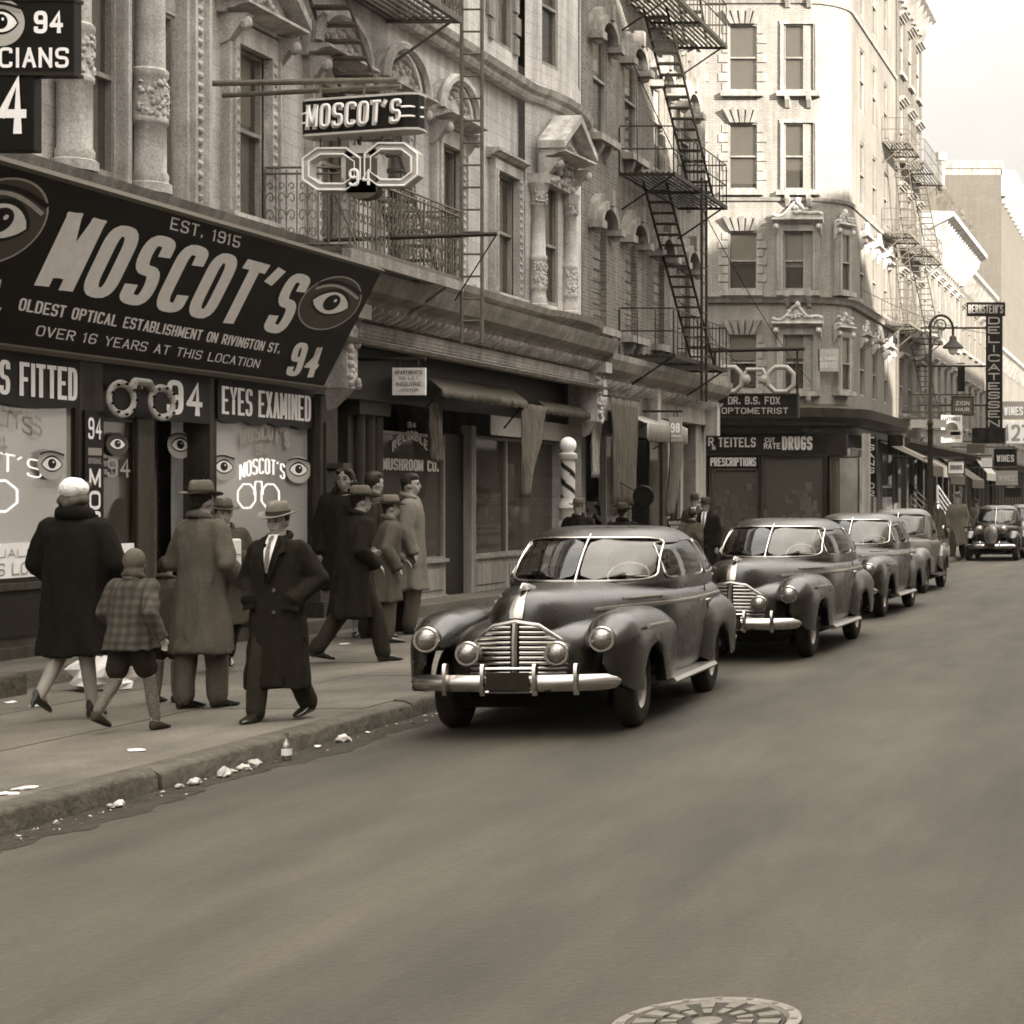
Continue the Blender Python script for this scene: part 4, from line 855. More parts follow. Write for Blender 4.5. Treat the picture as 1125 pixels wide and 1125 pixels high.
# painted eyes and window lettering
E5 = [M['skinpaint'], M['skinpaint'], M['cream'], M['navy'], M['grey']]
def eyes(lst, dep, name='painted_eye', mats=None):
    for px, py, rpx in lst:
        m = MB(FM); Y = YX(px, SM+dep); z = H-(py-CY)*Y/F; r = rpx*Y/F
        m.m = 1; eye(m, Y, z, r, w=dep, mi=(1, 2, 3, 4), kx=(Y/abs(SM+dep))*.93); m.build(name, mats or E5, A, world=True, fix=False)
eyes([(57, 510, 17), (246, 513, 15), (328, 516, 15)], .02); eyes([(198, 489, 15)], -.25); eyes([(129, 488, 13)], -.02, mats=[M['greyd'], M['greyd'], M['cream'], M['navy'], M['greyd']])
m = MB(FM)
def wtxt(s, p0, p1, py, hpx, dep=.025, th=.14, arc=0., neon=False, m=None, slope=0.):
    Y0, Y1 = YX(p0, SM+dep), YX(p1, SM+dep); Ym = (Y0+Y1)/2; fit(m, s, Y0, Y1, H-(py-CY)*Ym/F, hpx*Ym/F, thk=th, w=dep, arc=arc, neon=neon, slope=slope, kx=Ym/abs(SM))
wtxt("MOSCOT'S", 264, 318, 493, 17, arc=.12, m=m); wtxt('94', 281, 297, 500, 12, m=m); wtxt("MOSCOT'S", -70, 46, 478, 20, arc=.1, m=m); wtxt('94', 118, 143, 524, 20, dep=-.02, m=m); wtxt('94', -20, 8, 498, 20, m=m)
for a, b, y in ((45, 78, 536), (222, 240, 533)): wtxt('SCIENTIFIC' if a < 100 else 'SPEC', a, b, y, 6, m=m)
m.build('window_lettering', M['grey'], A, world=True, fix=False)
# neon in the two windows
def neon(name, P, lab, segs):
    m = MB(FM); m.T = FM
    for pts, cl in segs: m.tube(pts, .012, 6, closed=cl)
    return m.build(name, M['neon'], P, world=True)
def octo(cu, cv, ru, rv, w, k=.42): return [(cu+x*ru, cv+y*rv, w) for x, y in ((-1, -k), (-k, -1), (k, -1), (1, -k), (1, k), (k, 1), (-k, 1), (-1, k))]
m = MB(FM)
wtxt("MOSCOT'S", 263, 313, 528, 17, dep=-.12, th=.10, arc=.09, neon=True, m=m); wtxt("T'S", 0, 46, 518, 20, dep=-.12, th=.10, neon=True, m=m, slope=-.1)
for px, py, rp, ry in ((271, 545, 10, 13), (297, 545, 10, 13), (-2, 545, 22, 17)):
    Y = YX(px, SM-.12); s = Y/F; m.tube(octo(Y, H-(py-CY)*s, rp*s*Y/abs(SM)*.95, ry*s, -.12), .013, 6, closed=True)
Y = YX(284, SM-.12); z = H-(535-CY)*Y/F; m.tube([(Y-.12, z-.1, -.12), (Y-.08, z+.07, -.12), (Y+.08, z+.07, -.12), (Y+.12, z-.1, -.12)], .013, 6)
m.build('neon_lettering', M['neon'], A, world=True)
# bulb studded spectacles over the door
m = MB(FM); Y = YX(160, SM+.2)
for s_ in (-1, 1):
    cu = Y+s_*.42
    m.m = 0; m.tube([(cu+.25*math.cos(t*PI/10), 3.05+.17*math.sin(t*PI/10), .16) for t in range(20)], .042, 8, closed=True, flat=.6)
    m.m = 1
    for t in range(9): m.ball((cu+.25*math.cos(t*2*PI/9), 3.05+.17*math.sin(t*2*PI/9), .2), .018, n=6, m=4)
m.m = 0; m.tube([(Y-.24, 3.16, .16), (Y-.14, 3.26, .16), (Y+.14, 3.26, .16), (Y+.24, 3.16, .16)], .045, 8); m.tube([(Y, 3.2, .16), (Y, 3.2, 0)], .02, 6)
tag(m.build('spectacles_sign', [M['creamd'], M['navy']], None), 'small bulb studded spectacles sign over the optician door beside the 94', 'sign')

# --- dark stair entrance between the two shops, with half columns
ya = lambda px: YX(px, S)
v = [ya(p) for p in (360, 384, 415, 487, 513, 518, 555, 610, 632)]
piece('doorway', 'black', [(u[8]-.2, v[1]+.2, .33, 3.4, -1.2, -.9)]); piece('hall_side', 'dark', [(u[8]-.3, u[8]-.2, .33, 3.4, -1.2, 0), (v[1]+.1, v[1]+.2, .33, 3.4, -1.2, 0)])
m = MB(FS); m.box(v[1]-.1, v[2]-.02, .33, 3.4, -.3, .02)
for q in (.2, .55, .85): m.loft([[(v[1]+(v[2]-v[1])*q+.1*math.cos(2*PI*k/12), z, .04+.1*math.sin(2*PI*k/12)) for k in range(12)] for z in (.33, 3.3)])
m.box(v[1]-.12, v[2], .33, .6, .02, .18); m.box(v[1]-.12, v[2], 3.2, 3.42, .02, .2); m.build('fluted_pier', M['wood'], A, world=True, smooth=40)
# mushroom shop
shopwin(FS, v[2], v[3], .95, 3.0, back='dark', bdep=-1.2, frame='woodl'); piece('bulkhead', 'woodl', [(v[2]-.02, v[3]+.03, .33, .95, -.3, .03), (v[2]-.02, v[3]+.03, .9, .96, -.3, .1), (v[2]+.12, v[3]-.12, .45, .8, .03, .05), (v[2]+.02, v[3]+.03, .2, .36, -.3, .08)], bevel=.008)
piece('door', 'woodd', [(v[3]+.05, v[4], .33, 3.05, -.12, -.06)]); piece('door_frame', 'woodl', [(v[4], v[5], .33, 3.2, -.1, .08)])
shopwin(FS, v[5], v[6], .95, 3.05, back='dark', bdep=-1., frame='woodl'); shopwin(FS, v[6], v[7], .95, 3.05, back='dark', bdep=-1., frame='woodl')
piece('bulkhead', 'woodl', [(v[5], v[7]+.03, .33, .95, -.3, .03), (v[5], v[7]+.03, .9, .96, -.3, .08), (v[5]+.12, v[6]-.1, .45, .8, .03, .05), (v[6]+.12, v[7]-.1, .45, .8, .03, .05)], bevel=.008)
piece('transom_window', 'creamd', [(v[5]+.05, v[7]-.05, 3.06, 3.4, .3, .32)]); piece('shop_pier', 'woodl', [(v[7], v[8]+.3, .33, 3.42, -.2, .06)])
m = MB(FS)
def stxt(m, s, p0, p1, py, hpx, dep=.01, th=.15, arc=0., sx=S):
    Y0, Y1 = YX(p0, sx+dep), YX(p1, sx+dep); Ym = (Y0+Y1)/2; fit(m, s, Y0, Y1, H-(py-CY)*Ym/F, hpx*Ym/F, thk=th, w=dep, arc=arc, kx=Ym/abs(S))
stxt(m, 'RELIABLE', 431, 470, 497, 10, arc=.2, th=.2); stxt(m, 'MUSHROOM CO.', 420, 482, 517, 12, th=.19); stxt(m, '94', 448, 457, 470, 6)
m.build('window_lettering', M['creamd'], A, world=True, fix=False)
m = MB(FS); m.m = 0
m.box(v[5]+.06, v[6]-.05, 1.45, 2.05, -.08, -.06); m.box(v[5]+.06, v[6]-.05, 1.0, 1.4, -.08, -.06); m.m = 1; m.box(v[5]+.12, v[6]-.1, 1.5, 1.85, -.06, -.05); m.box(v[5]+.12, v[6]-.1, 1.05, 1.35, -.06, -.05)
m.m = 2
for k in range(9): m.ball((v[5]+.2+random.random()*(v[6]-v[5]-.4), 1.1+random.random()*.2+(.5 if k % 2 else 0), -.05), .08, .07, .02, 8, 5)
m.m = 3; fit(m, 'WILDROOT', v[5]+.15, v[6]-.12, 1.92, .09, w=-.055)
m.build('window_poster', [M['grey'], M['navy'], M['creamd'], M['cream']], A, world=True)
m = MB(FS)
for k in range(26):
    a_ = v[6]+.15+random.random()*.9; z_ = 1.02+random.random()*.75*(1-abs(a_-v[6]-.6)/1.2); m.box(a_, a_+.12+random.random()*.15, z_, z_+.05+random.random()*.2, -.3-random.random()*.1, -.2)
m.build('goods', M['creamd'], A, world=True)
# rolled awning with sagging cloth
def drape(name, P, fr, a, b, v1, v0, w, taper=.5, mt='cloth', folds=5, swag=0.):
    m = MB(fr); N = 36; K = 14; rings = []
    for j in range(K+1):
        t = j/K; z = v1+(v0-v1)*t; wd = 1-(1-taper)*t**1.2; c = (a+b)/2+swag*t; hw = (b-a)/2*wd
        rings.append([(c+hw*(2*k/N-1), z-.04*math.sin(k*.9)*t, w+.05*math.sin(folds*2*PI*k/N+.6*math.sin(4*t))*(.4+.8*t)+.03*noise.noise(Vector((k*.3, t*4, a)))) for k in range(N+1)])
    m.loft(rings, closed=False, caps=False); o = m.build(name, M[mt], P, world=True, smooth=True, fix=False)
    md = o.modifiers.new('t', 'SOLIDIFY'); md.thickness = .012; return o
def awning(P, label, a, b, v1, v0, w1, mt='cloth', sc=.09):
    t = thing('shop_awning', label, 'awning', (X0, a, v1)); m = MB(FA); N = 40
    rows = []
    for j in range(7):
        q = j/6; rows.append([(a+(b-a)*k/N, v1+(v0-v1)*q-.03*math.sin(PI*k/N)*math.sin(PI*q)+.008*math.sin(k*1.7+q*3), .1+(w1-.1)*q) for k in range(N+1)])
    rows.append([(a+(b-a)*k/N, v0-sc-.035*abs(math.sin(k*PI/4)), w1+.01*math.sin(k*1.9)) for k in range(N+1)])
    m.loft(rows, closed=False, caps=False); o = m.build('canopy', M[mt], t, world=True, smooth=60, fix=False); md = o.modifiers.new('t', 'SOLIDIFY'); md.thickness = .012
    m = MB(FA); m.tube([(a, v0, w1-.02), (b, v0, w1-.02)], .02, 6)
    for u_ in (a+.05, b-.05): m.tube([(u_, v0, w1-.02), (u_, v0-.45, .0)], .016, 6)
    m.build('frame', M['iron'], t, world=True); return t
t = awning(A, 'half rolled awning with cloth hanging down over the mushroom shop window', ya(418), ya(520), 3.85, 3.62, .38)
drape('hanging_cloth', t, FA, ya(424), ya(440), 3.45, 2.55, .1, .7); drape('hanging_cloth', t, FA, ya(515), ya(545), 3.6, 2.0, .35, .25, folds=3, swag=-.5)
t = awning(A, 'short scalloped awning over the window next to the barber pole', ya(548), ya(612), 3.72, 3.6, .28)
drape('hanging_cloth', t, FA, ya(606), ya(618), 3.6, 2.4, .2, .5, 'clothl', 3)

# things set out behind the mushroom shop glass, sheltering in its gloom
m = MB(FS); rg = random.Random(5)
for k in range(34): u_ = v[2]+.15+rg.random()*(v[3]-v[2]-.5); z_ = 1.0+rg.random()*.5; m.lathe([(.0, 0), (.05, .0), (.055, .1), (.03, .12), (.001, .13)], (u_, z_, -.25-rg.random()*.3), 'y', 8)
m.build('goods', M['creamd'], A, world=True)
m = MB(FS)
for k in range(4): m.box(v[2]+.1+k*.45, v[2]+.1+k*.45+.32, 1.05+.1*(k % 2), 1.5+.1*(k % 2), -.16, -.15)
m.build('show_card', M['grey'], A, world=True)
m = MB(FS); m.box(v[6]+.3, v[6]+.75, 1.9, 2.6, -.1, -.09); m.box(v[6]+1.1, v[6]+1.6, 1.5, 1.8, -.12, -.11); m.build('show_card', M['creamd'], A, world=True)
# ---------- brick tenement at number 98 ----------
B = thing('brick_tenement', 'soot dark brick tenement with arched hoods and boarded windows at the side street corner', 'building', (X0, 42, 0))
b0, b1 = 37.45, 47.3
cols = [(38.15, 39.05), (40.35, 41.25), (42.6, 43.5), (44.9, 45.8)]
rows = [(5.45, 7.75), (9.3, 11.5), (12.9, 15.0)]
ops = [(a, b, c, d) for a, b in cols for c, d in rows]
m = MB(FA); wall(m, b0, b1, 4.5, 17.2, ops, .35, ends=False); m.poly([(b1, 0, 0), (b1, 17.2, 0), (b1, 17.2, -14), (b1, 0, -14)]); m.poly([(b0, 17.2, 0), (b1, 17.2, 0), (b1, 17.2, -14), (b0, 17.2, -14)]); m.poly([(b0, 15, 0), (b0, 17.2, 0), (b0, 17.2, -14), (b0, 15, -14)])
m.build('wall', M['bB'], B, world=True)
for i, (a, b) in enumerate(cols):
    for j, (c, d) in enumerate(rows):
        if j == 0:
            m = MB(FA); m.box(a, b, c, d, -.2, -.12)
            for k in range(1, 10): m.box(a, b, c+k*.23-.01, c+k*.23+.01, -.12, -.1)
            m.build('boarded_window', M['shut'], B, world=True)
        else: win(B, FA, a, b, c, d, blind=random.choice((.4, .7, .5)), fm='stonel')
        m = MB(FA); N = 12; cc = (a+b)/2; r = (b-a)/2
        sp = [(a, d+.002)]+[(a, d-.32)]+[(cc-r*math.cos(PI*k/N), d-.32+.3*math.sin(PI*k/N)) for k in range(1, N)]+[(b, d-.32), (b, d+.002)]
        m.prism(sp, -.1, -.02)
        P1 = [Vector((cc-(r+.12)*math.cos(PI*k/N), d-.3+.42*math.sin(PI*k/N))) for k in range(N+1)]
        for wd, pr in ((.3, .14), (.14, .24)):
            L = [Vector((p.x, p.y)) for p in P1]
            poly = [(cc-(r+.04)*math.cos(PI*k/N), d-.3+.34*math.sin(PI*k/N)) for k in range(N+1)]+[(cc+(r+.04+wd)*math.cos(PI*k/N), d-.28+(.34+wd)*math.sin(PI*k/N)) for k in range(N+1)]
            m.prism(poly, 0, pr)
        for s in (-1, 1):
            e = cc+s*(r+.2); m.box(e-.15, e+.15, d-.42, d-.27, 0, .3); m.ball((e, d-.46, .14), .07, .08, .09, 8, 5)
        m.box(cc-.09, cc+.09, d+.1, d+.42, .1, .3)
        m.build('arched_hood', M['stonel'], B, world=True, smooth=40)
        m = MB(FA); m.box(a-.2, b+.2, c-.2, c-.06, -.1, .24); brackets(m, a-.15, b+.15, 2, c-.2, .3, .18, 0, .14); m.build('window_sill', M['stonel'], B, world=True)
m = MB(FA); m.extr([(-.4, 4.3), (.2, 4.3), (.26, 4.4), (.5, 4.52), (.6, 4.7), (.62, 4.82), (-.4, 4.86)], b0+.02, b1+.3); m.box(b0+.02, b1, 3.75, 4.3, -.4, .14)
m.build('storefront_cornice', M['stonel'], B, world=True)
for k in range(22): u_ = b0+.1+(b1-b0-.1)*(k+.5)/22; m = MB(FA); brackets(m, u_-.1, u_+.1, 1, 4.3, .2, .35, .14, .1); m.build('modillion', M['stone'], B, world=True)
for u_ in (b0+.2, 41.6, b1-.3): piece('cornice_bracket', 'stone', [(u_-.14, u_+.14, 3.5, 4.3, .1, .4)], FA, B)
m = MB(FA); m.extr([(-.3, 17.2), (.3, 17.2), (.7, 17.7), (.9, 18.0), (-.3, 18.0)], b0, b1+.2); m.build('roof_cornice', M['stone'], B, world=True)
# its shop front
piece('shop_interior', 'dark', [(b0, b1-.3, .1, 4.2, -2.2, -2.0)], P=B)
pieces('shop_pier', 'stonel', [(b1-1.0, b1-.02, .15, 3.75, -.4, .56), (b0+.05, b0+.4, .15, 3.75, -.3, .5)], P=B); piece('fascia', 'wood', [(b0+.4, b1-1.0, 3.3, 3.75, -.2, .4)], P=B)
yc = lambda px: YX(px, -11.8)
FB = Fr((-11.8, 0, 0), (0, 1, 0), (1, 0, 0))
shopwin(FB, yc(664), yc(692), .9, 3.3, frame='woodl', back='display', bdep=-1, P=B); shopwin(FB, yc(712), yc(727), .9, 3.3, frame='wood', back='dark', bdep=-.8, P=B)
piece('bulkhead', 'wood', [(yc(660), yc(694), .15, .9, -.3, .03), (yc(708), yc(730), .15, .9, -.3, .03)], FB, B)
piece('doorway', 'black', [(yc(731), yc(743), .15, 3.2, -.3, .02)], FB, B); piece('door_frame', 'woodl', [(yc(729), yc(731), .15, 3.3, -.3, .1), (yc(743), yc(746), .15, 3.3, -.3, .1)], FB, B)
m = MB(FB)
for k in range(60): q = random.random(); m.box(*(lambda a_, z_: (a_, a_+.2, z_, z_+.12))(yc(664)+q*1.3, 1.0+random.random()*.9*(1-q*.4)), -.5, -.35)
m.build('goods', M['creamd'], B, world=True)
t = awning(B, 'pale fringed awning pulled short over the shop at number 98', yc(660), yc(708), 3.75, 3.5, .75, 'clothl', .32)
drape('hanging_cloth', t, FB, yc(706), yc(724), 3.4, 1.6, .6, .35, folds=4, swag=-.7)
t = thing('hanging_curtain', 'big dark striped cloth hanging from the shop cornice beside the barber pole', 'awning cloth', (-11.3, 39, 3.6))
drape('cloth', t, FB, yc(629), yc(660), 3.95, 1.85, .75, .8, folds=8); m = MB(FB); m.tube([(yc(627), 3.97, .75), (yc(662), 3.97, .75)], .025, 6); m.tube([(yc(629), 3.97, .75), (yc(629), 3.97, 0)], .02, 6); m.build('rod', M['iron'], t, world=True)
# ---------- corner building with the drug store ----------
C_ = thing('corner_building', 'pale brick corner building with the drug store, its top floors in sun', 'building', (-13, 60, 0))
YC = 60.; XC = -10.35; rad = 1.3; topC = 24.
px2 = lambda px, Y=YC: (px-CX)*Y/F
FC = Fr((0, YC, 0), (1, 0, 0), (0, -1, 0)); FCx = Fr((XC, 0, 0), (0, 1, 0), (1, 0, 0))
c1 = [(px2(800), px2(832)), (px2(861), px2(894)), (px2(735), px2(768)), (px2(672), px2(705)), (px2(610), px2(643))]
fl = [(5.35, 7.1), (8.5, 10.35), (11.65, 13.75), (14.75, 16.85), (17.9, 20.), (21., 23.)]
xe = XC-rad; ops = [(a, b, c, d) for a, b in c1 for c, d in fl]
m = MB(FC); wall(m, -30, xe, 4.3, topC, ops, .35, ends=False); m.poly([(-30, 0, 0), (-30, topC, 0), (-30, topC, -14), (-30, 0, -14)]); m.poly([(-30, topC, 0), (XC, topC, 0), (XC, topC, -11), (-30, topC, -11)])
m.build('front_wall', M['bC'], C_, world=True)
side = [(63.0, 63.9), (65.6, 66.5), (68.2, 69.1)]; ops2 = [(a, b, c, d) for a, b in side for c, d in fl]
m = MB(FCx); wall(m, YC+rad, 71, 4.3, topC, ops2, .35, ends=False); m.poly([(71, 0, 0), (71, topC, 0), (71, topC, -14), (71, 0, -14)]); m.build('side_wall', M['bCx'], C_, world=True)
m = MB(); NN = 8
arc = [(xe+rad*math.sin(PI/2*k/NN), YC+rad-rad*math.cos(PI/2*k/NN)) for k in range(NN+1)]
m.loft([[(x, y, z) for x, y in arc] for z in (4.3, topC)], closed=False, caps=False); m.build('corner_wall', M['bC'], C_, world=True, smooth=True)
ca, sa = math.cos(R(58)), math.sin(R(58)); cfr = Fr((xe+rad*sa, YC+rad-rad*ca, 0), (ca, sa, 0), (sa, -ca, 0))
for c, d in fl[:2]:
    f = win(C_, Fr(cfr.o+cfr.N*.24, cfr.U, cfr.N), -.22, .22, c, d, dep=.14, blind=.5, fm='stonel'); casing(C_, cfr, -.22, .22, c, d, .12, .2, 'stonel')
    hood(C_, cfr, -.22, .22, d+.15, 'crest', .15, 'stone', .3, .3)
for i, (a, b) in enumerate(c1):
    for j, (c, d) in enumerate(fl):
        win(C_, FC, a, b, c, d, blind=(.45, .55, .9, .95, .5, .5)[j] if i != 1 else (.42, .6, .7, .95, .5, .4)[j], fm='woodl')
        m = MB(FC)
        m.box(a-.2, b+.2, c-.18, c-.02, -.1, .18)
        if i % 2 == 0:
            for q in range(7):
                hh = (d-c)/7; e = .3 if q % 2 else .18; m.box(a-e, a, c+q*hh, c+q*hh+hh*.85, 0, .03); m.box(b, b+e, c+q*hh, c+q*hh+hh*.85, 0, .03)
            cc = (a+b)/2
            for q in range(-2, 3): m.add([(cc+q*.16-.06, d, 0), (cc+q*.16+.06, d, 0), (cc+q*.26+.09, d+.45, 0), (cc+q*.26-.09, d+.45, 0), (cc+q*.16-.06, d, .1), (cc+q*.16+.06, d, .1), (cc+q*.26+.09, d+.45, .2), (cc+q*.26-.09, d+.45, .2)], [(4, 5, 6, 7), (0, 4, 7, 3), (1, 2, 6, 5), (3, 7, 6, 2), (0, 1, 5, 4)])
        else: brackets(m, a-.2, b+.2, 2, c-.18, .35, .2, 0, .14)
        m.build('window_trim', M['stonel'], C_, world=True)
        if i % 2:
            casing(C_, FC, a, b, c, d, .2 if j < 2 else .12, .1 if j < 2 else .05, 'stonel', sill=False)
            if j < 2: hood(C_, FC, a, b, d+.22, 'crest', .32, 'stone', .5, .3)
for a, b, c, d in ops2: win(C_, FCx, a, b, c, d, blind=.5, fm='woodl')
for a, b in side:
    for c, d in fl[:2]: hood(C_, FCx, a, b, d+.15, 'crest', .22, 'stone', .3, .3)
def ccourse(prof, name, mt, y1=71., x0=-30., z=0):
    m = MB(); pts = [((x0, YC), (0, -1))]+[((x, y), (math.sin(PI/2*k/NN), -math.cos(PI/2*k/NN))) for k, (x, y) in enumerate(arc)]+[((XC, y1), (1, 0))]
    m.loft([[(p[0]+n_[0]*a, p[1]+n_[1]*a, b) for a, b in prof] for p, n_ in pts]); return m.build(name, M[mt], C_, world=True)
ccourse([(-.1, 8.1), (.1, 8.1), (.16, 8.2), (.24, 8.28), (-.1, 8.32)], 'string_course', 'stonel')
for z in (11.3, 17.5, 20.7): ccourse([(-.1, z), (.06, z), (.1, z+.1), (-.1, z+.14)], 'string_course', 'stonel')
ccourse([(-.1, topC), (.3, topC), (.5, topC+.5), (.9, topC+.9), (-.1, topC+.9)], 'roof_cornice', 'stonel')
ccourse([(-.3, 4.25), (.35, 4.25), (.4, 4.35), (.62, 4.5), (.7, 4.78), (-.3, 5.0)], 'storefront_cornice', 'wood')
ccourse([(-.3, 4.0), (.22, 4.0), (.22, 4.25), (-.3, 4.25)], 'fascia', 'woodd')
piece('front_pier', 'stonel', [(-30, px2(776), .15, 4.0, -.3, .05), (px2(947), px2(947)+.22, .15, 4.0, -.3, .05)], FC, C_)
m = MB(FC); m.m = 0; m.box(px2(777), px2(930), 3.3, 3.98, -.2, .08); m.box(px2(777), px2(778), .15, 3.3, -.2, .1); m.box(px2(834), px2(836), .9, 3.3, -.2, .06); m.box(px2(905), px2(909), .15, 3.3, -.2, .08)
m.m = 1; m.box(px2(779), px2(833), 3.38, 3.9, .08, .09); m.box(px2(837), px2(908), 3.38, 3.9, .08, .09); m.box(px2(779), px2(833), 2.93, 3.26, .02, .04)
m.m = 2
ft = lambda s, a, b, py, hp, th=.17: fit(m, s, px2(a), px2(b), H-(py-CY)*YC/F, hp*YC/F, thk=th, w=.098)
ft("TEITELS", 790, 831, 491, 10); ft('CUT', 841, 852, 486, 5, .2); ft('RATE', 840, 858, 493, 6, .2); ft('DRUGS', 860, 893, 494, 14, .2); ft('R', 771+8, 787-2, 490, 9); ft('x', 783, 788, 494, 6, .2)
fit(m, 'PRESCRIPTIONS', px2(781), px2(831), H-(512-CY)*YC/F, 9*YC/F, thk=.18, w=.05)
m.build('shop_fascia', [M['woodd'], M['navy'], M['creamd']], C_, world=True)
for a, b in ((779, 833), (837, 904), (912, 944)): shopwin(FC, px2(a), px2(b), .9, 3.28 if a != 779 else 2.9, frame='wood', back='dark' if a < 900 else 'display', bdep=-.9, P=C_)
piece('bulkhead', 'wood', [(px2(777), px2(946), .15, .9, -.3, .03)], FC, C_)
m = MB(FC)
for k in range(70):
    a_ = px2(779)+random.random()*3.4; z_ = .95+random.random()**2*1.3; m.box(a_, a_+.08+random.random()*.14, z_, z_+.1+random.random()*.3, -.55, -.4)
m.build('goods', M['creamd'], C_, world=True)
piece('side_shopfront', 'woodd', [(YC+.2, 71, .15, 4.0, -.6, -.3)], FCx, C_)
for a, b in ((61.4, 64.2), (64.5, 67), (67.6, 70.6)): shopwin(FCx, a, b, .9, 3.6, frame='woodl', back='display', bdep=-.25, P=C_)
# ---------- the rest of the far side of the street ----------
def simple_block(name, label, fr, u0, u1, v1, cols, rows, wallm, trim='stone', w0=0., base=4.2, depth=12, corn_h=.8, corn_d=.6, hoods=None, shop=True, blind=.5, ends=None):
    t = thing(name, label, 'building', tuple(fr((u0+u1)/2, 0, 0))); m = MB(fr)
    ops = [(a, b, c, d) for a, b in cols for c, d in rows]
    wall(m, u0, u1, base, v1, ops, .3, ends=False)
    m.build('wall', M[wallm], t, world=True)
    m = MB(fr); m.poly([(u0, 0, 0), (u0, v1, 0), (u0, v1, -depth), (u0, 0, -depth)]); m.poly([(u1, 0, 0), (u1, v1, 0), (u1, v1, -depth), (u1, 0, -depth)]); m.poly([(u0, v1, 0), (u1, v1, 0), (u1, v1, -depth), (u0, v1, -depth)]); m.poly([(u0, 0, -depth), (u0, v1, -depth), (u1, v1, -depth), (u1, 0, -depth)])
    m.build('end_wall', M[ends or wallm], t, world=True)
    for a, b, c, d in ops:
        win(t, fr, a, b, c, d, blind=random.choice((.3, .5, .7)), fm='woodl')
        m = MB(fr); m.box(a-.12, b+.12, c-.15, c-.02, -.05, .14)
        m.extr(corn(d+.03, .22, .24), a-.18, b+.18); m.build('window_trim', M[trim], t, world=True)
    m = MB(fr); m.extr([(-.2, v1-corn_h), (.1, v1-corn_h), (.2, v1-corn_h*.5), (corn_d, v1-.1), (corn_d, v1+.1), (-.2, v1+.12)], u0, u1); brackets(m, u0, u1, max(3, int((u1-u0)/.8)), v1-.15, corn_h, corn_d*.8, 0, .16)
    m.build('roof_cornice', M[trim], t, world=True)
    if shop:
        m = MB(fr); m.extr(corn(base-.5, .5, .5), u0+.03, u1-.03); m.box(u0, u1, base, base+.1, -.2, .1); m.build('storefront_cornice', M['stonedk'], t, world=True)
        m = MB(fr); m.box(u0, u1, .1, base-.5, -.7, -.5)
        k = u0+.1
        while k < u1-.5: m.box(k, k+.28, .1, base-.5, -.5, 0); k += 2.2
        m.box(u0, u1, .1, .8, -.5, -.1); m.build('shopfront', M['wood'], t, world=True)
        k = u0+.4
        while k < u1-2: shopwin(fr, k, k+1.9, .85, base-.6, dep=-.1, P=t, frame='wood'); k += 2.2
    return t
FD = Fr((-10.3, 0, 0), (0, 1, 0), (1, 0, 0))
cl = lambda u0, u1, n, w: [(u0+(u1-u0)*(k+.5)/n-w/2, u0+(u1-u0)*(k+.5)/n+w/2) for k in range(n)]
D1 = simple_block('dark_tenement', 'dark brick tenement hung with fire escapes next to the corner building', FD, 71.05, 78., 21.5, cl(71.1, 78, 3, .95), [(5.2, 7.2), (8.4, 10.4), (11.6, 13.6), (14.8, 16.8), (18, 20)], 'bD', 'stonel')
D2 = simple_block('low_brick_row', 'three storey row with a heavy bracketed cornice past the fire escapes', FD, 78.05, 92., 13.6, cl(78.1, 92, 6, 1.0), [(5.4, 7.7), (9.0, 11.4)], 'bB', 'stone', corn_h=1.3, corn_d=1.3)
m = MB(FD)
for q in (80, 83.5, 87, 90.5):
    m.prism([(q-1.1, 13.7), (q+1.1, 13.7), (q+.7, 14.4), (q, 14.9), (q-.7, 14.4)], .4, .9)
    m.ball((q, 14.9, .6), .18, .22, .18, 8, 6)
m.build('cornice_crest', M['stonedk'], D2, world=True)
D3 = simple_block('pale_building', 'pale plain three storey building beyond the bracketed row', FD, 92.05, 106, 13., cl(92.2, 106, 5, 1.1), [(5.4, 7.5), (9.2, 11.3)], 'bW', 'stonel')
D4 = simple_block('far_block', 'far low block at the end of the shop row', FD, 106.05, 150, 10.5, cl(106.2, 150, 12, 1.1), [(5.4, 7.5)], 'bCx', 'stonel')
# tall loft with blank side wall, set back behind the row
YT = 118.
FT = Fr((0, YT, 0), (1, 0, 0), (0, -1, 0)); pxT = lambda px: (px-CX)*YT/F; zT = lambda py: H-(py-CY)*YT/F
t = thing('loft_building', 'tall blank walled loft rising behind the row, with a cornice at its top', 'building', (-15, YT, 0))
m = MB(FT); wall(m, pxT(1036), pxT(1100), 0, zT(192), [], ends=False); m.poly([(pxT(1100), 0, 0), (pxT(1100), zT(192), 0), (pxT(1100), zT(192), -30), (pxT(1100), 0, -30)]); m.poly([(pxT(1036), zT(192), 0), (pxT(1100), zT(192), 0), (pxT(1100), zT(192), -30), (pxT(1036), zT(192), -30)])
m.build('wall', M['bWy'], t, world=True)
m = MB(FT); m.box(pxT(1038), pxT(1101), zT(192), zT(176), -1.2, -.0); m.box(pxT(1038), pxT(1101), zT(185), zT(179), -.0, .05); m.build('parapet', M['stonel'], t, world=True)
m = MB(Fr((pxT(1100), YT, 0), (0, 1, 0), (1, 0, 0))); m.extr([(0, zT(215)), (.2, zT(215)), (.7, zT(205)), (.9, zT(195)), (.9, zT(188)), (0, zT(186))], 0, 30); brackets(m, 0, 30, 16, zT(200), 1.2, .8, 0, .4); m.build('cornice', M['stone'], t, world=True)
m = MB(FT); wall(m, pxT(1000), pxT(1112), 0, zT(330), [], ends=False); m.T = Fr((0, YT-8, 0), (1, 0, 0), (0, -1, 0))
t2 = thing('white_warehouse', 'whitish windowless building with a sloped skylight below the tall loft', 'building', (-13, YT-9, 0))
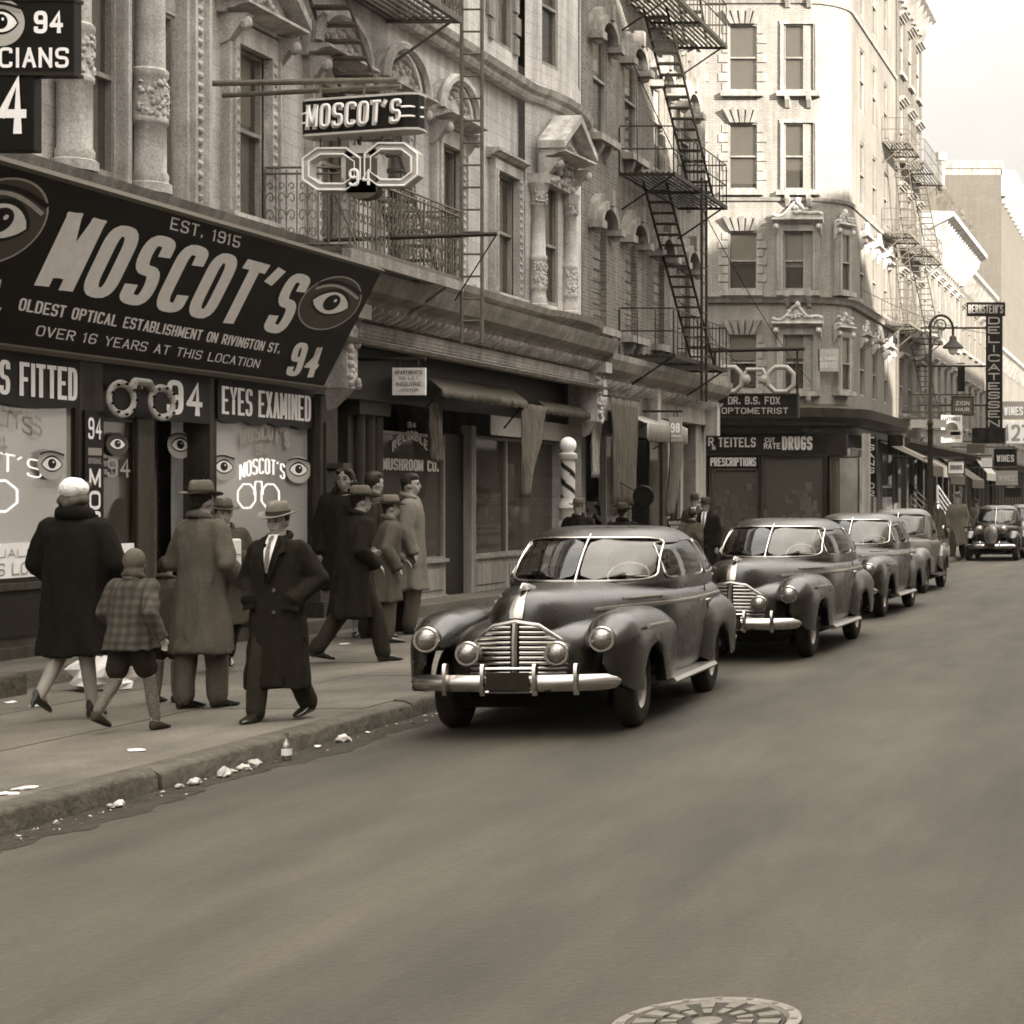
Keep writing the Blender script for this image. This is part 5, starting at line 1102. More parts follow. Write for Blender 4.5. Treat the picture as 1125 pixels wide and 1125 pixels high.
Y2 = 108.; p2 = lambda px: (px-CX)*Y2/F; z2 = lambda py: H-(py-CY)*Y2/F
m = MB(Fr((0, Y2, 0), (1, 0, 0), (0, -1, 0))); m.box(p2(1030), p2(1086), 0, z2(325), -8, 0); m.prism([(p2(1046), z2(325)), (p2(1086), z2(325)), (p2(1082), z2(312)), (p2(1060), z2(305)), (p2(1050), z2(318))], -6, -.5)
m.build('wall', M['bWy'], t2, world=True)
# iron chimney pipe
t = thing('chimney_pipe', 'tall pale smoke pipe rising beside the loft', 'chimney', (onY(1034, 310, 90).x, 90, 13)); m = MB(); p = onY(1034, 310, 90); q = onY(1034, 168, 90)
m.lathe([(.17, 0), (.17, q.z-13-.4), (.26, q.z-13-.38), (.26, q.z-13)], (p.x, 90, 13), n=14); m.build('pipe', M['stonel'], t, world=True, smooth=True)
m = MB(); m.box(p.x-1.6, p.x-.25, 89.5, 92, 13, q.z-1.5); m.build('flue_stack', M['bWy'], t, world=True)
# end of the street: low roofed building and a far smokestack
def far_house(name, label, px0, px1, pyt, Y, mt='bWy', roof=None, d=14):
    a, b = (px0-CX)*Y/F, (px1-CX)*Y/F; z = H-(pyt-CY)*Y/F
    t = thing(name, label, 'building', ((a+b)/2, Y, 0)); fr = Fr((0, Y, 0), (1, 0, 0), (0, -1, 0))
    ops = [(u_, u_+1.4, v_, v_+2) for u_ in [a+1+k*3 for k in range(int((b-a-2)/3))] for v_ in [1+3.4*j for j in range(max(1, int((z-2)/3.4)))]]
    m = MB(fr); wall(m, a, b, 0, z, ops, .3, ends=False); m.poly([(a, 0, 0), (a, z, 0), (a, z, -d), (a, 0, -d)]); m.poly([(b, 0, 0), (b, z, 0), (b, z, -d), (b, 0, -d)]); m.poly([(a, z, 0), (b, z, 0), (b, z, -d), (a, z, -d)]); m.build('wall', M[mt], t, world=True)
    m = MB(fr)
    for o in ops: m.poly([(o[0], o[2], -.28), (o[1], o[2], -.28), (o[1], o[3], -.28), (o[0], o[3], -.28)])
    if ops: m.build('window', M['dark'], t, world=True)
    if roof: m = MB(fr); m.prism([(a-.5, z), (b+.5, z), (b-2.5, z+roof), (a+2.5, z+roof)], -d, .4); m.build('roof', M['tar'], t, world=True)
    return t
far_house('far_house', 'low hip roofed building closing the far end of the street', 1098, 1200, 502, 230, 'bWy', 3.)
far_house('far_house', 'pale blocky building in the haze behind the signs', 1060, 1106, 380, 190, 'bWy')
t = thing('smokestack', 'square smokestack standing in the haze at the end of the street', 'chimney', (onY(1108, 500, 260).x, 260, 0)); m = MB(); p = onY(1108, 455, 260)
m.lathe([(1.0, 0), (.8, p.z), (1.0, p.z+.1), (1.0, p.z+.6)], (p.x, 260, 0), n=12); m.build('stack', M['stonel'], t, world=True)
# ---------- the near side of the street: out of frame, it shades the roadway and shows in the glass ----------
FO = Fr((8.4, 0, 0), (0, 1, 0), (-1, 0, 0))
def opp(u0, u1, h, label):
    t = thing('row_building', label, 'building', (8.4, (u0+u1)/2, 0)); m = MB(FO)
    ops = [(a, b, c, c+2) for a, b in cl(u0, u1, max(2, int((u1-u0)/2.2)), 1.1) for c in [5+3.3*k for k in range(int((h-6)/3.3))]]
    wall(m, u0, u1, 4, h, ops, .3, ends=False); m.poly([(u0, 0, 0), (u0, h, 0), (u0, h, -13), (u0, 0, -13)]); m.poly([(u1, 0, 0), (u1, h, 0), (u1, h, -13), (u1, 0, -13)]); m.poly([(u0, h, 0), (u1, h, 0), (u1, h, -13), (u0, h, -13)]); m.poly([(u0, 0, -13), (u0, h, -13), (u1, h, -13), (u1, 0, -13)])
    m.build('wall', M['bO'], t, world=True)
    m = MB(FO)
    for o in ops: m.poly([(o[0], o[2], -.28), (o[1], o[2], -.28), (o[1], o[3], -.28), (o[0], o[3], -.28)])
    m.build('window', M['dark'], t, world=True)
    m = MB(FO); m.box(u0, u1, .1, 4, -1.2, -1); m.extr(corn(3.9, .5, .5), u0, u1); m.build('shopfront', M['woodl'], t, world=True)
opp(-60, -30, 19, 'row building across the street well behind the viewpoint')
opp(-30, -8, 18.5, 'row building across the street just behind the viewpoint'); opp(-8, 10, 19, 'row building across the street beside the viewpoint'); opp(10, 25, 21.8, 'row building across the street facing the optician'); opp(25, 30, 18.5, 'narrow row building across the street facing the mushroom shop')
opp(30, 47.5, 20.4, 'row building across the street at the side street corner'); opp(58, 90, 17, 'row building across the street past the side street'); opp(90, 160, 15, 'row building across the street in the far distance')
# ---------- fire escapes ----------
def platform(P, fr, u0, u1, v, w0, w1, rail=.95, scroll=False, hole=None, mt='iron'):
    m = MB(fr); n = int((w1-w0)/.11)
    for k in range(n+1): m.box(u0, u1, v, v+.03, w0+(w1-w0)*k/n-.022, w0+(w1-w0)*k/n+.022)
    for u in (u0, (u0+u1)/2, u1): m.box(u-.02, u+.02, v-.06, v, w0, w1)
    m.box(u0, u1, v-.06, v+.03, w1-.005, w1+.03)
    for u in (u0+.1, u1-.1): m.tube([(u, v-.03, w1-.05), (u, v-.75, w0+.02)], .022, 5)
    m.build('platform', M[mt], P, world=True)
    m = MB(fr); edge = [(u0, w0), (u0, w1), (u1, w1), (u1, w0)]
    for (a, b), (c, d) in zip(edge, edge[1:]):
        for h in ((.0, rail*.92, rail) if scroll else (rail*.5, rail)): m.tube([(a, v+h+.03, b), (c, v+h+.03, d)], .016, 5)
        L = math.hypot(c-a, d-b); k = int(L/(.13 if scroll else .32))
        for i in range(k+1):
            f = i/max(1, k); pu, pw = a+(c-a)*f, b+(d-b)*f
            m.tube([(pu, v, pw), (pu, v+rail, pw)], .009 if i % 6 else .016, 4, caps=False)
            if scroll and i < k:
                pu, pw = a+(c-a)*(i+.5)/k, b+(d-b)*(i+.5)/k; du, dw = (c-a)/L, (d-b)/L
                for cz, r in ((.18, .055), (.40, .06), (.62, .055), (.77, .04)):
                    sgn = 1 if i % 2 else -1
                    m.tube([(pu+du*r*(1-q/11)*math.cos(q*.75)*sgn, v+cz+r*1.5*(1-q/13)*math.sin(q*.75), pw+dw*r*(1-q/11)*math.cos(q*.75)*sgn) for q in range(9)], .008, 4, caps=False)
    m.build('railing', M[mt], P, world=True)
def ladder(P, p0, p1, wd, axis, step=.3, r=.02, name='ladder', mt='iron', tread=.0):
    m = MB(); p0, p1 = Vector(p0), Vector(p1); a = Vector(axis)*wd/2
    for s in (-1, 1): m.tube([p0+a*s, p1+a*s], r, 6)
    L = (p1-p0).length; n = int(L/step)
    for k in range(1, n):
        c = p0+(p1-p0)*k/n
        if tread:
            t = Vector(axis).cross(Vector((0, 0, 1))).normalized()*tread/2; b = [c-a-t, c+a-t, c+a+t, c-a+t]
            m.add([tuple(q) for q in b]+[tuple(q+Vector((0, 0, .03))) for q in b], [(0, 1, 2, 3), (4, 7, 6, 5), (0, 4, 5, 1), (1, 5, 6, 2), (2, 6, 7, 3), (3, 7, 4, 0)])
        else: m.tube([c-a, c+a], r*.6, 5)
    return m.build(name, M[mt], P, world=True)
t = thing('fire_escape', 'ornate scrolled iron fire escape behind the hanging optician sign', 'fire escape', (X0, 26, 5.2))
platform(t, FA, 24.35, 28.1, 5.16, .02, 1.1, .98, True, mt='ironl'); platform(t, FA, 24.35, 28.1, 9.0, .02, 1.1, .98, True, mt='ironl')
ladder(t, (X0+.62, 27.9, 5.2), (X0+.35, 25.0, 9.05), .5, (1, 0, 0), .24, .028, 'stair', 'ironl', .2)
ladder(t, (X0+1.22, 28.25, 4.25), (X0+1.22, 28.25, 12.8), .3, (1, 0, 0), .32, .028, 'drop_ladder', 'ironl')
ladder(t, (X0+.5, 28.0, 9.05), (X0+.5, 25.2, 12.9), .5, (1, 0, 0), .24, .028, 'stair', 'ironl', .2)
m = MB(FA); m.extr([(1.02, 5.02), (1.14, 5.0), (1.14, 5.14), (1.02, 5.14)], 24.3, 28.15); m.box(24.3, 28.15, 5.0, 5.1, 0, .1); m.build('edge_channel', M['stonel'], t, world=True)
t = thing('fire_escape', 'tall plain iron fire escape zigzagging down the brick tenement at number 98', 'fire escape', (X0, 42, 5))
for v in (4.95, 8.75, 12.5): platform(t, FA, 39.9, 44.6, v, .02, 1.15, .95)
ladder(t, (X0+.7, 44.3, 5), (X0+.4, 41.2, 8.8), .5, (1, 0, 0), .27, .03, 'stair', tread=.22); ladder(t, (X0+.7, 44.3, 8.8), (X0+.4, 41.2, 12.55), .5, (1, 0, 0), .27, .03, 'stair', tread=.22)
ladder(t, (X0+.5, 44.3, 12.6), (X0+.3, 42.2, 17), .5, (1, 0, 0), .3, .03, 'stair', tread=.22)
ladder(t, (X0+1.22, 42.2, 4.1), (X0+1.22, 42.2, 9.0), .42, (0, 1, 0), .32, .03, 'drop_ladder')
for lab, fr, u0, u1, vs in (('front fire escape stacked up the dark tenement past the corner building', FD, 71.6, 77.0, (5., 8.2, 11.4, 14.6)), ('small fire escape on the side of the sunlit corner building', FCx, 67.6, 70.6, (8.2, 11.4, 14.6))):
    t = thing('fire_escape', lab, 'fire escape', tuple(fr(u0, vs[0], 0)))
    for v in vs: platform(t, fr, u0, u1, v, .02, .95, .8, mt='ironl')
    for a, b in zip(vs, vs[1:]): ladder(t, fr(u1-.4, a, .7), fr(u0+.7, b, .5), .5, fr.N, .3, .02, 'stair', 'ironl', tread=.12)
# ---------- the big tilted sign of the optician ----------
T0, T1 = Vector((-11.35, 0, 3.46)), Vector((-10.42, 0, 4.93))
Vv = (T1-T0).normalized(); HT = (T1-T0).length
QS = Q(T0, Vector((0, 1, 0)), Vv)            # u = Y, v up the slope, w towards the street
if QS.N.x < 0: QS.N = -QS.N
def onS(px, py, w=0.):
    d = Vector(((px-CX)/F, 1, -(py-CY)/F)); o = Vector((0, 0, H)); n_ = QS.N; k = (QS.o+n_*w-o).dot(n_)/d.dot(n_); p = o+d*k-QS.o; return p.y, p.dot(Vv)
big = thing('shop_sign', "huge dark tilted MOSCOT'S fascia sign with painted eyes over the optician shop", 'sign', (-11, 20, 3.4))
m = MB(QS); ur = onS(355, 425)[0]; ur2 = onS(418, 300)[0]
m.prism([(12, 0), (ur, 0), (ur2, HT), (12, HT)], -.08, 0); m.build('board', M['navy'], big, world=True)
m = MB(QS); m.box(12, ur+.02, -.05, 0, -.1, .05); m.box(12, ur2+.02, HT, HT+.04, -.1, .04); m.build('moulding', M['greyd'], big, world=True)
m = MB(); 
for y_ in (14, 17, 20, 23, 25): m.tube([(-10.42, y_, 4.93), (-11.6, y_, 5.05)], .02, 6); m.tube([(-11.0, y_, 4.0), (-11.6, y_, 4.3)], .02, 6)
m.build('stay', M['iron'], big, world=True)
m = MB(QS)
def fitS(s, pa, pb, hpx, th, shear=0., w=.006, gapk=.25):
    (u0, v0), (u1, v1) = onS(*pa), onS(*pb); h = hpx
    fit(m, s, u0, u1, v0, h, thk=th, shear=shear, w=w, slope=(v1-v0)/(u1-u0), gapk=gapk)
# measured on the plane: heights in metres
hM = onS(75, 232)[1]-onS(38, 312)[1]
u0, v0 = onS(38, 311); u1, v1 = onS(316, 366)
text_h = onS(75, 233)[1]-v0
def slant(s, pl, pr, ptl, th, gapk=.25):
    a, b = onS(*pl); c, d = onS(*pr); e, f = onS(*ptl); h = f-b; fit(m, s, a, c, b, h, thk=th, shear=(e-a)/h, w=.006, slope=(d-b)/(c-a), gapk=gapk, kx=(a+c)/2/10.9)
slant("MOSCOT'S", (38, 311), (311, 366), (75, 233), .215, .3)
slant('OLDEST OPTICAL ESTABLISHMENT ON RIVINGTON ST.', (19, 340), (306, 388), (22, 327), .15, .3)
slant('OVER 16 YEARS AT THIS LOCATION', (38, 368), (283, 404), (41, 357), .125, .3)
slant('94', (313, 411), (345, 414), (324, 376), .17, .2)
slant('EST. 1915', (186, 251), (262, 272), (188, 238), .14, .3)
slant('94', (-60, 350), (-6, 358), (-48, 300), .17, .2)
m.build('lettering', M['cream'], big, world=True, fix=False)
for (px, py, rr) in ((363, 333, 32), (-2, 243, 52)):
    m = MB(QS); u_, v_ = onS(px, py); e1 = onS(px, py-rr); r = abs(e1[1]-v_)
    kx = rr/(abs(onS(px+rr, py)[0]-u_)) if 0 else abs(onS(px+rr, py)[0]-u_)/r; m.m = 4; flat(m, ell(u_, v_, r*kx*1.04, r*1.05, 40), .004); m.m = 0; flat(m, ell(u_, v_, r*kx, r, 40), .005); eye(m, u_, v_, r*.97, w=.008, kx=kx)
    m.build('painted_eye', [M['greyd'], M['greyd'], M['cream'], M['navy'], M['creamd']], big, world=True, fix=False)
# ---------- hanging sign at the top left ----------
YL = 16.; FL = Fr((0, YL, 0), (1, 0, 0), (0, -1, 0)); pl = lambda px: (px-CX)*YL/F; zl = lambda py: H-(py-CY)*YL/F
t = thing('hanging_sign', 'dark two part board reading 94 and OPTICIANS hung out at the top left', 'sign', (-10, YL, 5))
m = MB(FL); m.box(-11.5, pl(81), zl(81), zl(-3), -.12, 0); m.box(-11.5, pl(37), zl(166), zl(83), -.12, -.002); m.build('board', M['navy'], t, world=True, bevel=.01)
m = MB(FL); fl_ = lambda s, a, b, py, hp, th: fit(m, s, pl(a), pl(b), zl(py), hp*YL/F, thk=th, w=.008)
fl_('94', 38, 70, 36, 23, .2); fl_('OPTICIANS', -62, 76, 74, 21, .17); fl_('94', -40, 30, 146, 60, .16)
m.build('lettering', M['cream'], t, world=True, fix=False)
m = MB(FL); m.m = 0; eye(m, pl(2), zl(25), 26*YL/F, w=.01); m.build('painted_eye', E5, t, world=True, fix=False)
m = MB(FL); 
for x0_, x1_, za, zb in ((-11.5, pl(81), -3, 1), (-11.5, pl(81), 79, 83)): m.box(x0_, x1_+.01, zl(zb), zl(za), -.13, .015)
m.tube([(-11.6, zl(-20), -.06), (pl(81), zl(-20), -.06)], .03, 6)
for px in (-60, 20, 75): m.tube([(pl(px), zl(-20), -.06), (pl(px), zl(-2), -.06)], .015, 5)
m.build('frame', M['iron'], t, world=True)
# ---------- neon box sign with octagonal spectacles, on rods ----------
YN = 22.7; sN = F/YN; FN = Fr((0, YN, 0), (1, 0, 0), (0, -1, 0)); pn = lambda px: (px-CX)/sN; zn = lambda py: H-(py-CY)/sN
t = thing('neon_sign', "hanging neon box sign reading MOSCOT'S above octagonal spectacles with 94", 'sign', (-10, YN, 5.6))
tilt = -.05
FNt = Fr((pn(338), YN, 0), (1, 0, 0), (0, -1, 0)); tl = lambda u: u*.07
def NT(a, b, c): return FNt(a, b+tl(a), c)
m = MB(NT); L = pn(466)-pn(338); za, zb = zn(152), zn(115)
x0_ = [(0, -.13), (0, .13), (.05, .17), (L-.16, .17), (L-.02, .12), (L, 0), (L-.02, -.12), (L-.16, -.17), (.05, -.17)]
m.loft([[(a, z, b) for a, b in x0_] for z in (za, zb)]); m.build('box', M['navy'], t, world=True)
m = MB(NT)
for z in (za-.012, zb): m.loft([[(a*1.0, z_, b*1.04+.0) for a, b in x0_] for z_ in (z, z+.025)])
m.build('trim', M['creamd'], t, world=True)
m = MB(NT); h = zb-za
for q in (.36, .64):
    m.tube([(.0, za+h*q, .15), (.06, za+h*q, .185), (.1, za+h*q, .185)], .013, 6); m.tube([(L-.2, za+h*q, .185), (L-.1, za+h*q, .17), (L+.01, za+h*q, .04)], .013, 6)
fit(m, "MOSCOT'S", .07, L-.2, za+h*.2, h*.66, thk=.12, w=.2, neon=True, gapk=.3, shear=.05)
m.build('neon_tube', M['cream'], t, world=True, smooth=True)
m = MB(NT); fit(m, "MOSCOT'S", .05, L-.22, za+h*.17, h*.7, thk=.22, w=.176, gapk=.2, shear=.05); m.build('lettering', M['creamd'], t, world=True, fix=False)
m = MB(FN)
def octring(cu, cv, ru, rv, th, m, w=.0):
    o = octo(cu, cv, ru, rv, 0, .5); i = octo(cu, cv, ru-th, rv-th, 0, .5)
    for k in range(8):
        a, b, c, d = o[k], o[(k+1) % 8], i[(k+1) % 8], i[k]
        m.add([(p[0], p[1], w-.07) for p in (a, b, c, d)]+[(p[0], p[1], w+.07) for p in (a, b, c, d)], [(4, 5, 6, 7), (3, 2, 1, 0), (0, 1, 5, 4), (2, 3, 7, 6)])
g = [(pn(368), zn(187), pn(368+33)-pn(368), .26), (pn(433), zn(182), pn(433+30)-pn(433), .265)]
for cu, cv, ru, rv in g: octring(cu, cv, ru, rv, .1, m)
octring(pn(400), zn(184), .24, .25, .09, m); m.build('spectacles', M['creamd'], t, world=True)
m = MB(FN)
for cu, cv, ru, rv in g: m.tube(octo(cu, cv, ru-.015, rv-.015, .09, .5), .014, 6, closed=True); m.tube(octo(cu, cv, ru-.085, rv-.085, .09, .5), .012, 6, closed=True)
m.build('neon_tube', M['cream'], t, world=True)
m = MB(FN); m.m = 0; m.box(pn(384), pn(417), zn(213), zn(175), -.08, .1); m.prism(ell(pn(401), zn(209), .19, .12, 12), -.079, .1); m.m = 1; fit(m, '94', pn(388), pn(413), zn(206), .2, thk=.17, w=.12, neon=True)
m.build('number_plate', [M['greyd'], M['cream']], t, world=True)
m = MB(FN)
m.tube([(X0, zn(92), 0), (pn(437), zn(88), 0)], .035, 8); m.tube([(X0+.25, zn(103), -.1), (pn(437), zn(93), -.1)], .03, 8); m.tube([(X0+.02, zn(128), 0), (pn(216), zn(90), 0)], .03, 6)
m.tube([(X0-.1, zn(104), -.1), (X0-.1, zn(225), -.05), (X0+.4, zn(250), -.05)], .012, 5)
for px in (352, 400, 455): m.tube([(pn(px), zn(90), 0), (pn(px), zn(118), 0)], .014, 5)
for px in (352, 372, 396, 420, 440): m.tube([(pn(px), zn(150), 0), (pn(px), zn(165), 0)], .012, 5)
m.tube([(pn(365), zn(215), -.1), (pn(388), zn(268), -.1)], .012, 5)
m.build('rod', M['ironl'], t, world=True)
t = thing('guy_rod', 'long thin iron rod reaching out from the wall below the spectacles sign', 'rod', (-11, 27.5, 5.6)); m = MB(); m.tube([tuple(onY(190+165, 264, 25.5)), tuple(onY(546, 257, 26.0))], .03, 7); m.tube([tuple(onY(546, 257, 26.)), tuple(onY(500, 330, 27.))], .01, 5); m.build('rod_body', M['iron'], t, world=True)
# ---------- small boards ----------
def board(name, label, px0, px1, py0, py1, Y, lines, face='navy', ink='creamd', th=.05, group=None, post=None, frame=None, cat='sign', yaw=0.):
    s = Y/F; fr = Fr((0, Y, 0), (1, 0, 0), (0, -1, 0)); a, b, c, d = (px0-CX)*s, (px1-CX)*s, H-(py1-CY)*s, H-(py0-CY)*s
    t = thing(name, label, cat, (b if yaw else (a+b)/2, Y, c), group=group); m = MB(fr); m.box(a, b, c, d, -th, 0); m.build('board', M[face], t, world=True)
    if lines:
        m = MB(fr)
        for txt, x0_, x1_, yb_, hh in lines: fit(m, txt, (x0_-CX)*s, (x1_-CX)*s, H-(yb_-CY)*s, hh*s, thk=.18, w=.01)
        m.build('lettering', M[ink], t, world=True, fix=False)
    m = MB(fr)
    if frame is not None:
        e = frame
        m.box(a-e, a, c-e, d+e, -th-.01, .02); m.box(b, b+e, c-e, d+e, -th-.01, .02); m.box(a, b, d, d+e, -th-.01, .018); m.box(a, b, c-e, c, -th-.01, .018)
    if post is not None: m.tube([(post, d+.12, -th/2), (b, d+.12, -th/2)], .025, 6); m.tube([(a+.1, d+.12, -th/2), (a+.1, d, -th/2)], .012, 5); m.tube([(b-.1, d+.12, -th/2), (b-.1, d, -th/2)], .012, 5)
    if m.v: m.build('frame', M['iron'], t, world=True)
    return t
board('hanging_sign', 'small pale apartments notice hung over the mushroom shop door', 431, 467, 404, 434, 26.9, [('APARTMENTS', 434, 464, 411, 4), ('TO LET', 438, 460, 417, 3), ('INQUIRE', 435, 463, 424, 4), ('JANITOR', 438, 460, 430, 3)], 'paper', 'greyd', post=-11.7)
board('number_sign', 'grey board reading 98 above the tenement doorway', 735, 749, 458, 485, 41.2, [('98', 737, 747, 475, 10), ('RIVINGTON', 737, 748, 480, 2)], 'grey', 'cream', post=-11.6)
YF = 55.; 
ds = board('hanging_sign', 'dark board reading DR. B.S. FOX OPTOMETRIST under the spectacles frame', 784, 875, 434, 457, YF, [('DR. B.S. FOX', 800, 857, 444, 8), ('OPTOMETRIST', 793, 866, 454.5, 6.5)], 'navy', 'grey', th=.2, frame=.05)
t = thing('spectacles_sign', 'oversized octagonal spectacles hung over the optometrist board at the corner', 'sign', (-12, YF, 5)); s = YF/F; fr = Fr((0, YF, 0), (1, 0, 0), (0, -1, 0)); m = MB(fr)
for px in (801, 858): 
    m.tube(octo((px-CX)*s, H-(417-CY)*s, 14*s, 13.5*s, 0, .45), .075, 8, closed=True)
m.tube([((815-CX)*s, H-(420-CY)*s, 0), ((821-CX)*s, H-(406-CY)*s, 0), ((838-CX)*s, H-(406-CY)*s, 0), ((844-CX)*s, H-(420-CY)*s, 0)], .065, 8)
m.ball(((820-CX)*s, H-(417-CY)*s, 0), .13, .16, .1); m.ball(((840-CX)*s, H-(417-CY)*s, 0), .13, .16, .1); m.build('spectacles', M['grey'], t, world=True, smooth=True)
m = MB(fr); m.tube([((748-CX)*s, H-(386-CY)*s, 0), ((884-CX)*s, H-(383-CY)*s, 0)], .06, 8)
for px in (785, 876): m.tube([((px-CX)*s, H-(385-CY)*s, 0), ((px-CX)*s, H-(434-CY)*s, 0)], .035, 6)
m.build('rod', M['iron'], t, world=True)
board('wall_sign', 'grey dentist board fixed between the corner building windows', 899, 921, 383, 408, 59.9, [('DR', 907, 913, 389, 3.5), ('B. SUMMER', 901, 919, 396, 4), ('DENTIST', 901, 919, 404, 5.5)], 'grey', 'creamd')
def vsign(label, px0, px1, py0, py1, Y, word, ink='creamd', face='navy'):
    s = Y/F; fr = Fr((0, Y, 0), (1, 0, 0), (0, -1, 0)); a, b = (px0-CX)*s, (px1-CX)*s; zt, zb = H-(py0-CY)*s, H-(py1-CY)*s
    t = thing('vertical_sign', label, 'sign', ((a+b)/2, Y, zb)); m = MB(fr); m.box(a, b, zb, zt, -.25, 0); m.build('board', M[face], t, world=True)
    m = MB(fr); n = len(word); hh = (zt-zb)/n
    for k, c in enumerate(word): fit(m, c, a+(b-a)*.15, b-(b-a)*.15, zt-hh*(k+.88), hh*.72, thk=.2, w=.012)
    m.build('lettering', M[ink], t, world=True, fix=False); return t
t = vsign('tall dark upright sign spelling DELICATESSEN above the far shops', 1083, 1101, 347, 470, 76., 'DELICATESSEN', 'grey')
fr = Fr((0, 76., 0), (1, 0, 0), (0, -1, 0)); s = 76/F; m = MB(fr); m.m = 0; m.box((1062-CX)*s, (1104-CX)*s, H-(346.9-CY)*s, H-(332-CY)*s, -.25, 0); m.m = 1; fit(m, "BERNSTEIN'S", (1064-CX)*s, (1102-CX)*s, H-(344-CY)*s, 9*s, thk=.2, w=.01)
m.build('crossboard', [M['navy'], M['grey']], t, world=True); m = MB(fr); m.box((1068-CX)*s, (1104-CX)*s, H-(487-CY)*s, H-(470.2-CY)*s, -.5, .1); m.build('foot_box', M['navy'], t, world=True)
m = MB(fr)
for py in (360, 402, 445): m.tube([(-10.2, H-(py-CY)*s, -.12), ((1083-CX)*s, H-(py-CY)*s, -.12)], .04, 6)
m.build('rod', M['iron'], t, world=True)
vsign('dark upright board with 102 beside the drug store side window', 948, 963, 479, 546, 60.8, 'TS1ANS102'.replace('1A', 'A'), 'creamd')
board('hanging_sign', 'dark WINES sign on the far pavement', 1093, 1116, 494, 511, 85, [('WINES', 1095, 1114, 507, 7)], frame=.05, post=-9.9)
board('hanging_sign', 'pale WINES board high at the right edge', 1101, 1130, 441, 461, 100, [('WINES', 1103, 1124, 456, 9)], 'grey', 'cream')
board('billboard', 'white billboard with large digits at the right edge of the street end', 1100, 1140, 464, 487, 104, [('127', 1104, 1132, 484, 17)], 'cream', 'grey')
board('hanging_sign', 'low grey WINES board above the far parked cars', 1094, 1118, 517, 533, 80, [('WINES', 1097, 1115, 528, 6)], 'grey', 'creamd', post=-9.9)
board('hanging_sign', 'small dark framed shop sign near the street lamp', 1047, 1068, 437, 455, 72, [('ZION', 1050, 1065, 445, 4), ('HAIR', 1050, 1065, 452, 4)], 'greyd', 'creamd', frame=.06, post=-10)
board('hanging_sign', 'square pale sign with a dark disc behind the street lamp', 1034, 1057, 456, 486, 70, [('FIXTURES', 1036, 1055, 462, 3.5), ('SUPPLIES', 1036, 1055, 482, 3.5)], 'paper', 'greyd', post=-10)
fr = Fr((0, 70, 0), (1, 0, 0), (0, -1, 0)); s = 70/F; m = MB(fr); flat(m, ell((1045.5-CX)*s, H-(471-CY)*s, 7*s, 7*s), .014); bpy.data.objects[[o.name for o in COL.objects if o.name.startswith('hanging_sign')][-1]]; m.build('disc', M['greyd'], bpy.data.objects[sorted([k for k in WL if k.startswith('hanging_sign')])[-1]], world=True, fix=False)
board('hanging_sign', 'small framed sign low over the pavement past the lamp', 1042, 1059, 507, 520, 68, [('DRUGS', 1044, 1057, 516, 5)], 'paper', 'greyd', frame=.04, post=-10)
board('barber_board', 'low dark BARBERING board leaning in the tenement doorway', 733, 749, 570, 583, 40., [('BARBER', 735, 748, 576, 3.5), ('SHOP', 737, 746, 581, 3.5)], 'navy', 'creamd')
t = thing('round_sign', 'dark disc sign on a short bracket in front of the cloth at number 98', 'sign', tuple(onY(707, 545, 38.))); m = MB(); c = onY(707, 545, 38.)
m.lathe([(.2, -.03), (.22, 0), (.2, .03)], tuple(c), 'y', 24); m.tube([c, c+Vector((-.5, 0, .3))], .015, 5); m.build('disc', M['navy'], t, world=True)
# ---------- barber pole ----------
c = onX(624, 595, -11.1); Yb = c.y; s = Yb/F; t = thing('barber_pole', 'striped barber pole topped by a white globe in front of the shops', 'barber pole', (c.x, Yb, .15)); zz = lambda py: H-(py-CY)*s-.15; r = 8*s
m = MB(); m.lathe([(r*1.5, 0), (r*1.5, .1), (r*.9, .16), (r*.9, zz(585)), (r*1.35, zz(583)), (r*1.35, zz(574)), (r*1.1, zz(572)), (r*1.15, zz(560)), (r*1.4, zz(558)), (r*1.2, zz(552)), (r*1.05, zz(550)), (r*1.05, zz(547))], n=20)
m.lathe([(r*1.02, zz(506)), (r*1.25, zz(504)), (r*1.25, zz(499)), (r*.8, zz(497)), (r*.7, zz(494))], n=20); m.build('casing', M['creamd'], t, smooth=45)
m = MB(); N = 24; K = 28; z0, z1 = zz(547), zz(506)
for j in range(K):
    for i in range(N):
        q = ((i/N+j/K*1.1)*2) % 1; m.m = 1 if q < .36 else 0
        P = [(r*.95*math.cos(2*PI*a/N), r*.95*math.sin(2*PI*a/N), z0+(z1-z0)*b/K) for a, b in ((i, j), (i+1, j), (i+1, j+1), (i, j+1))]; m.poly(P)
m.build('striped_drum', [M['creamd'], M['woodd']], t, fix=False)
m = MB(); m.ball((0, 0, zz(489)), r*1.12, n=20, m=14); m.build('globe', M['globe'], t, smooth=True)
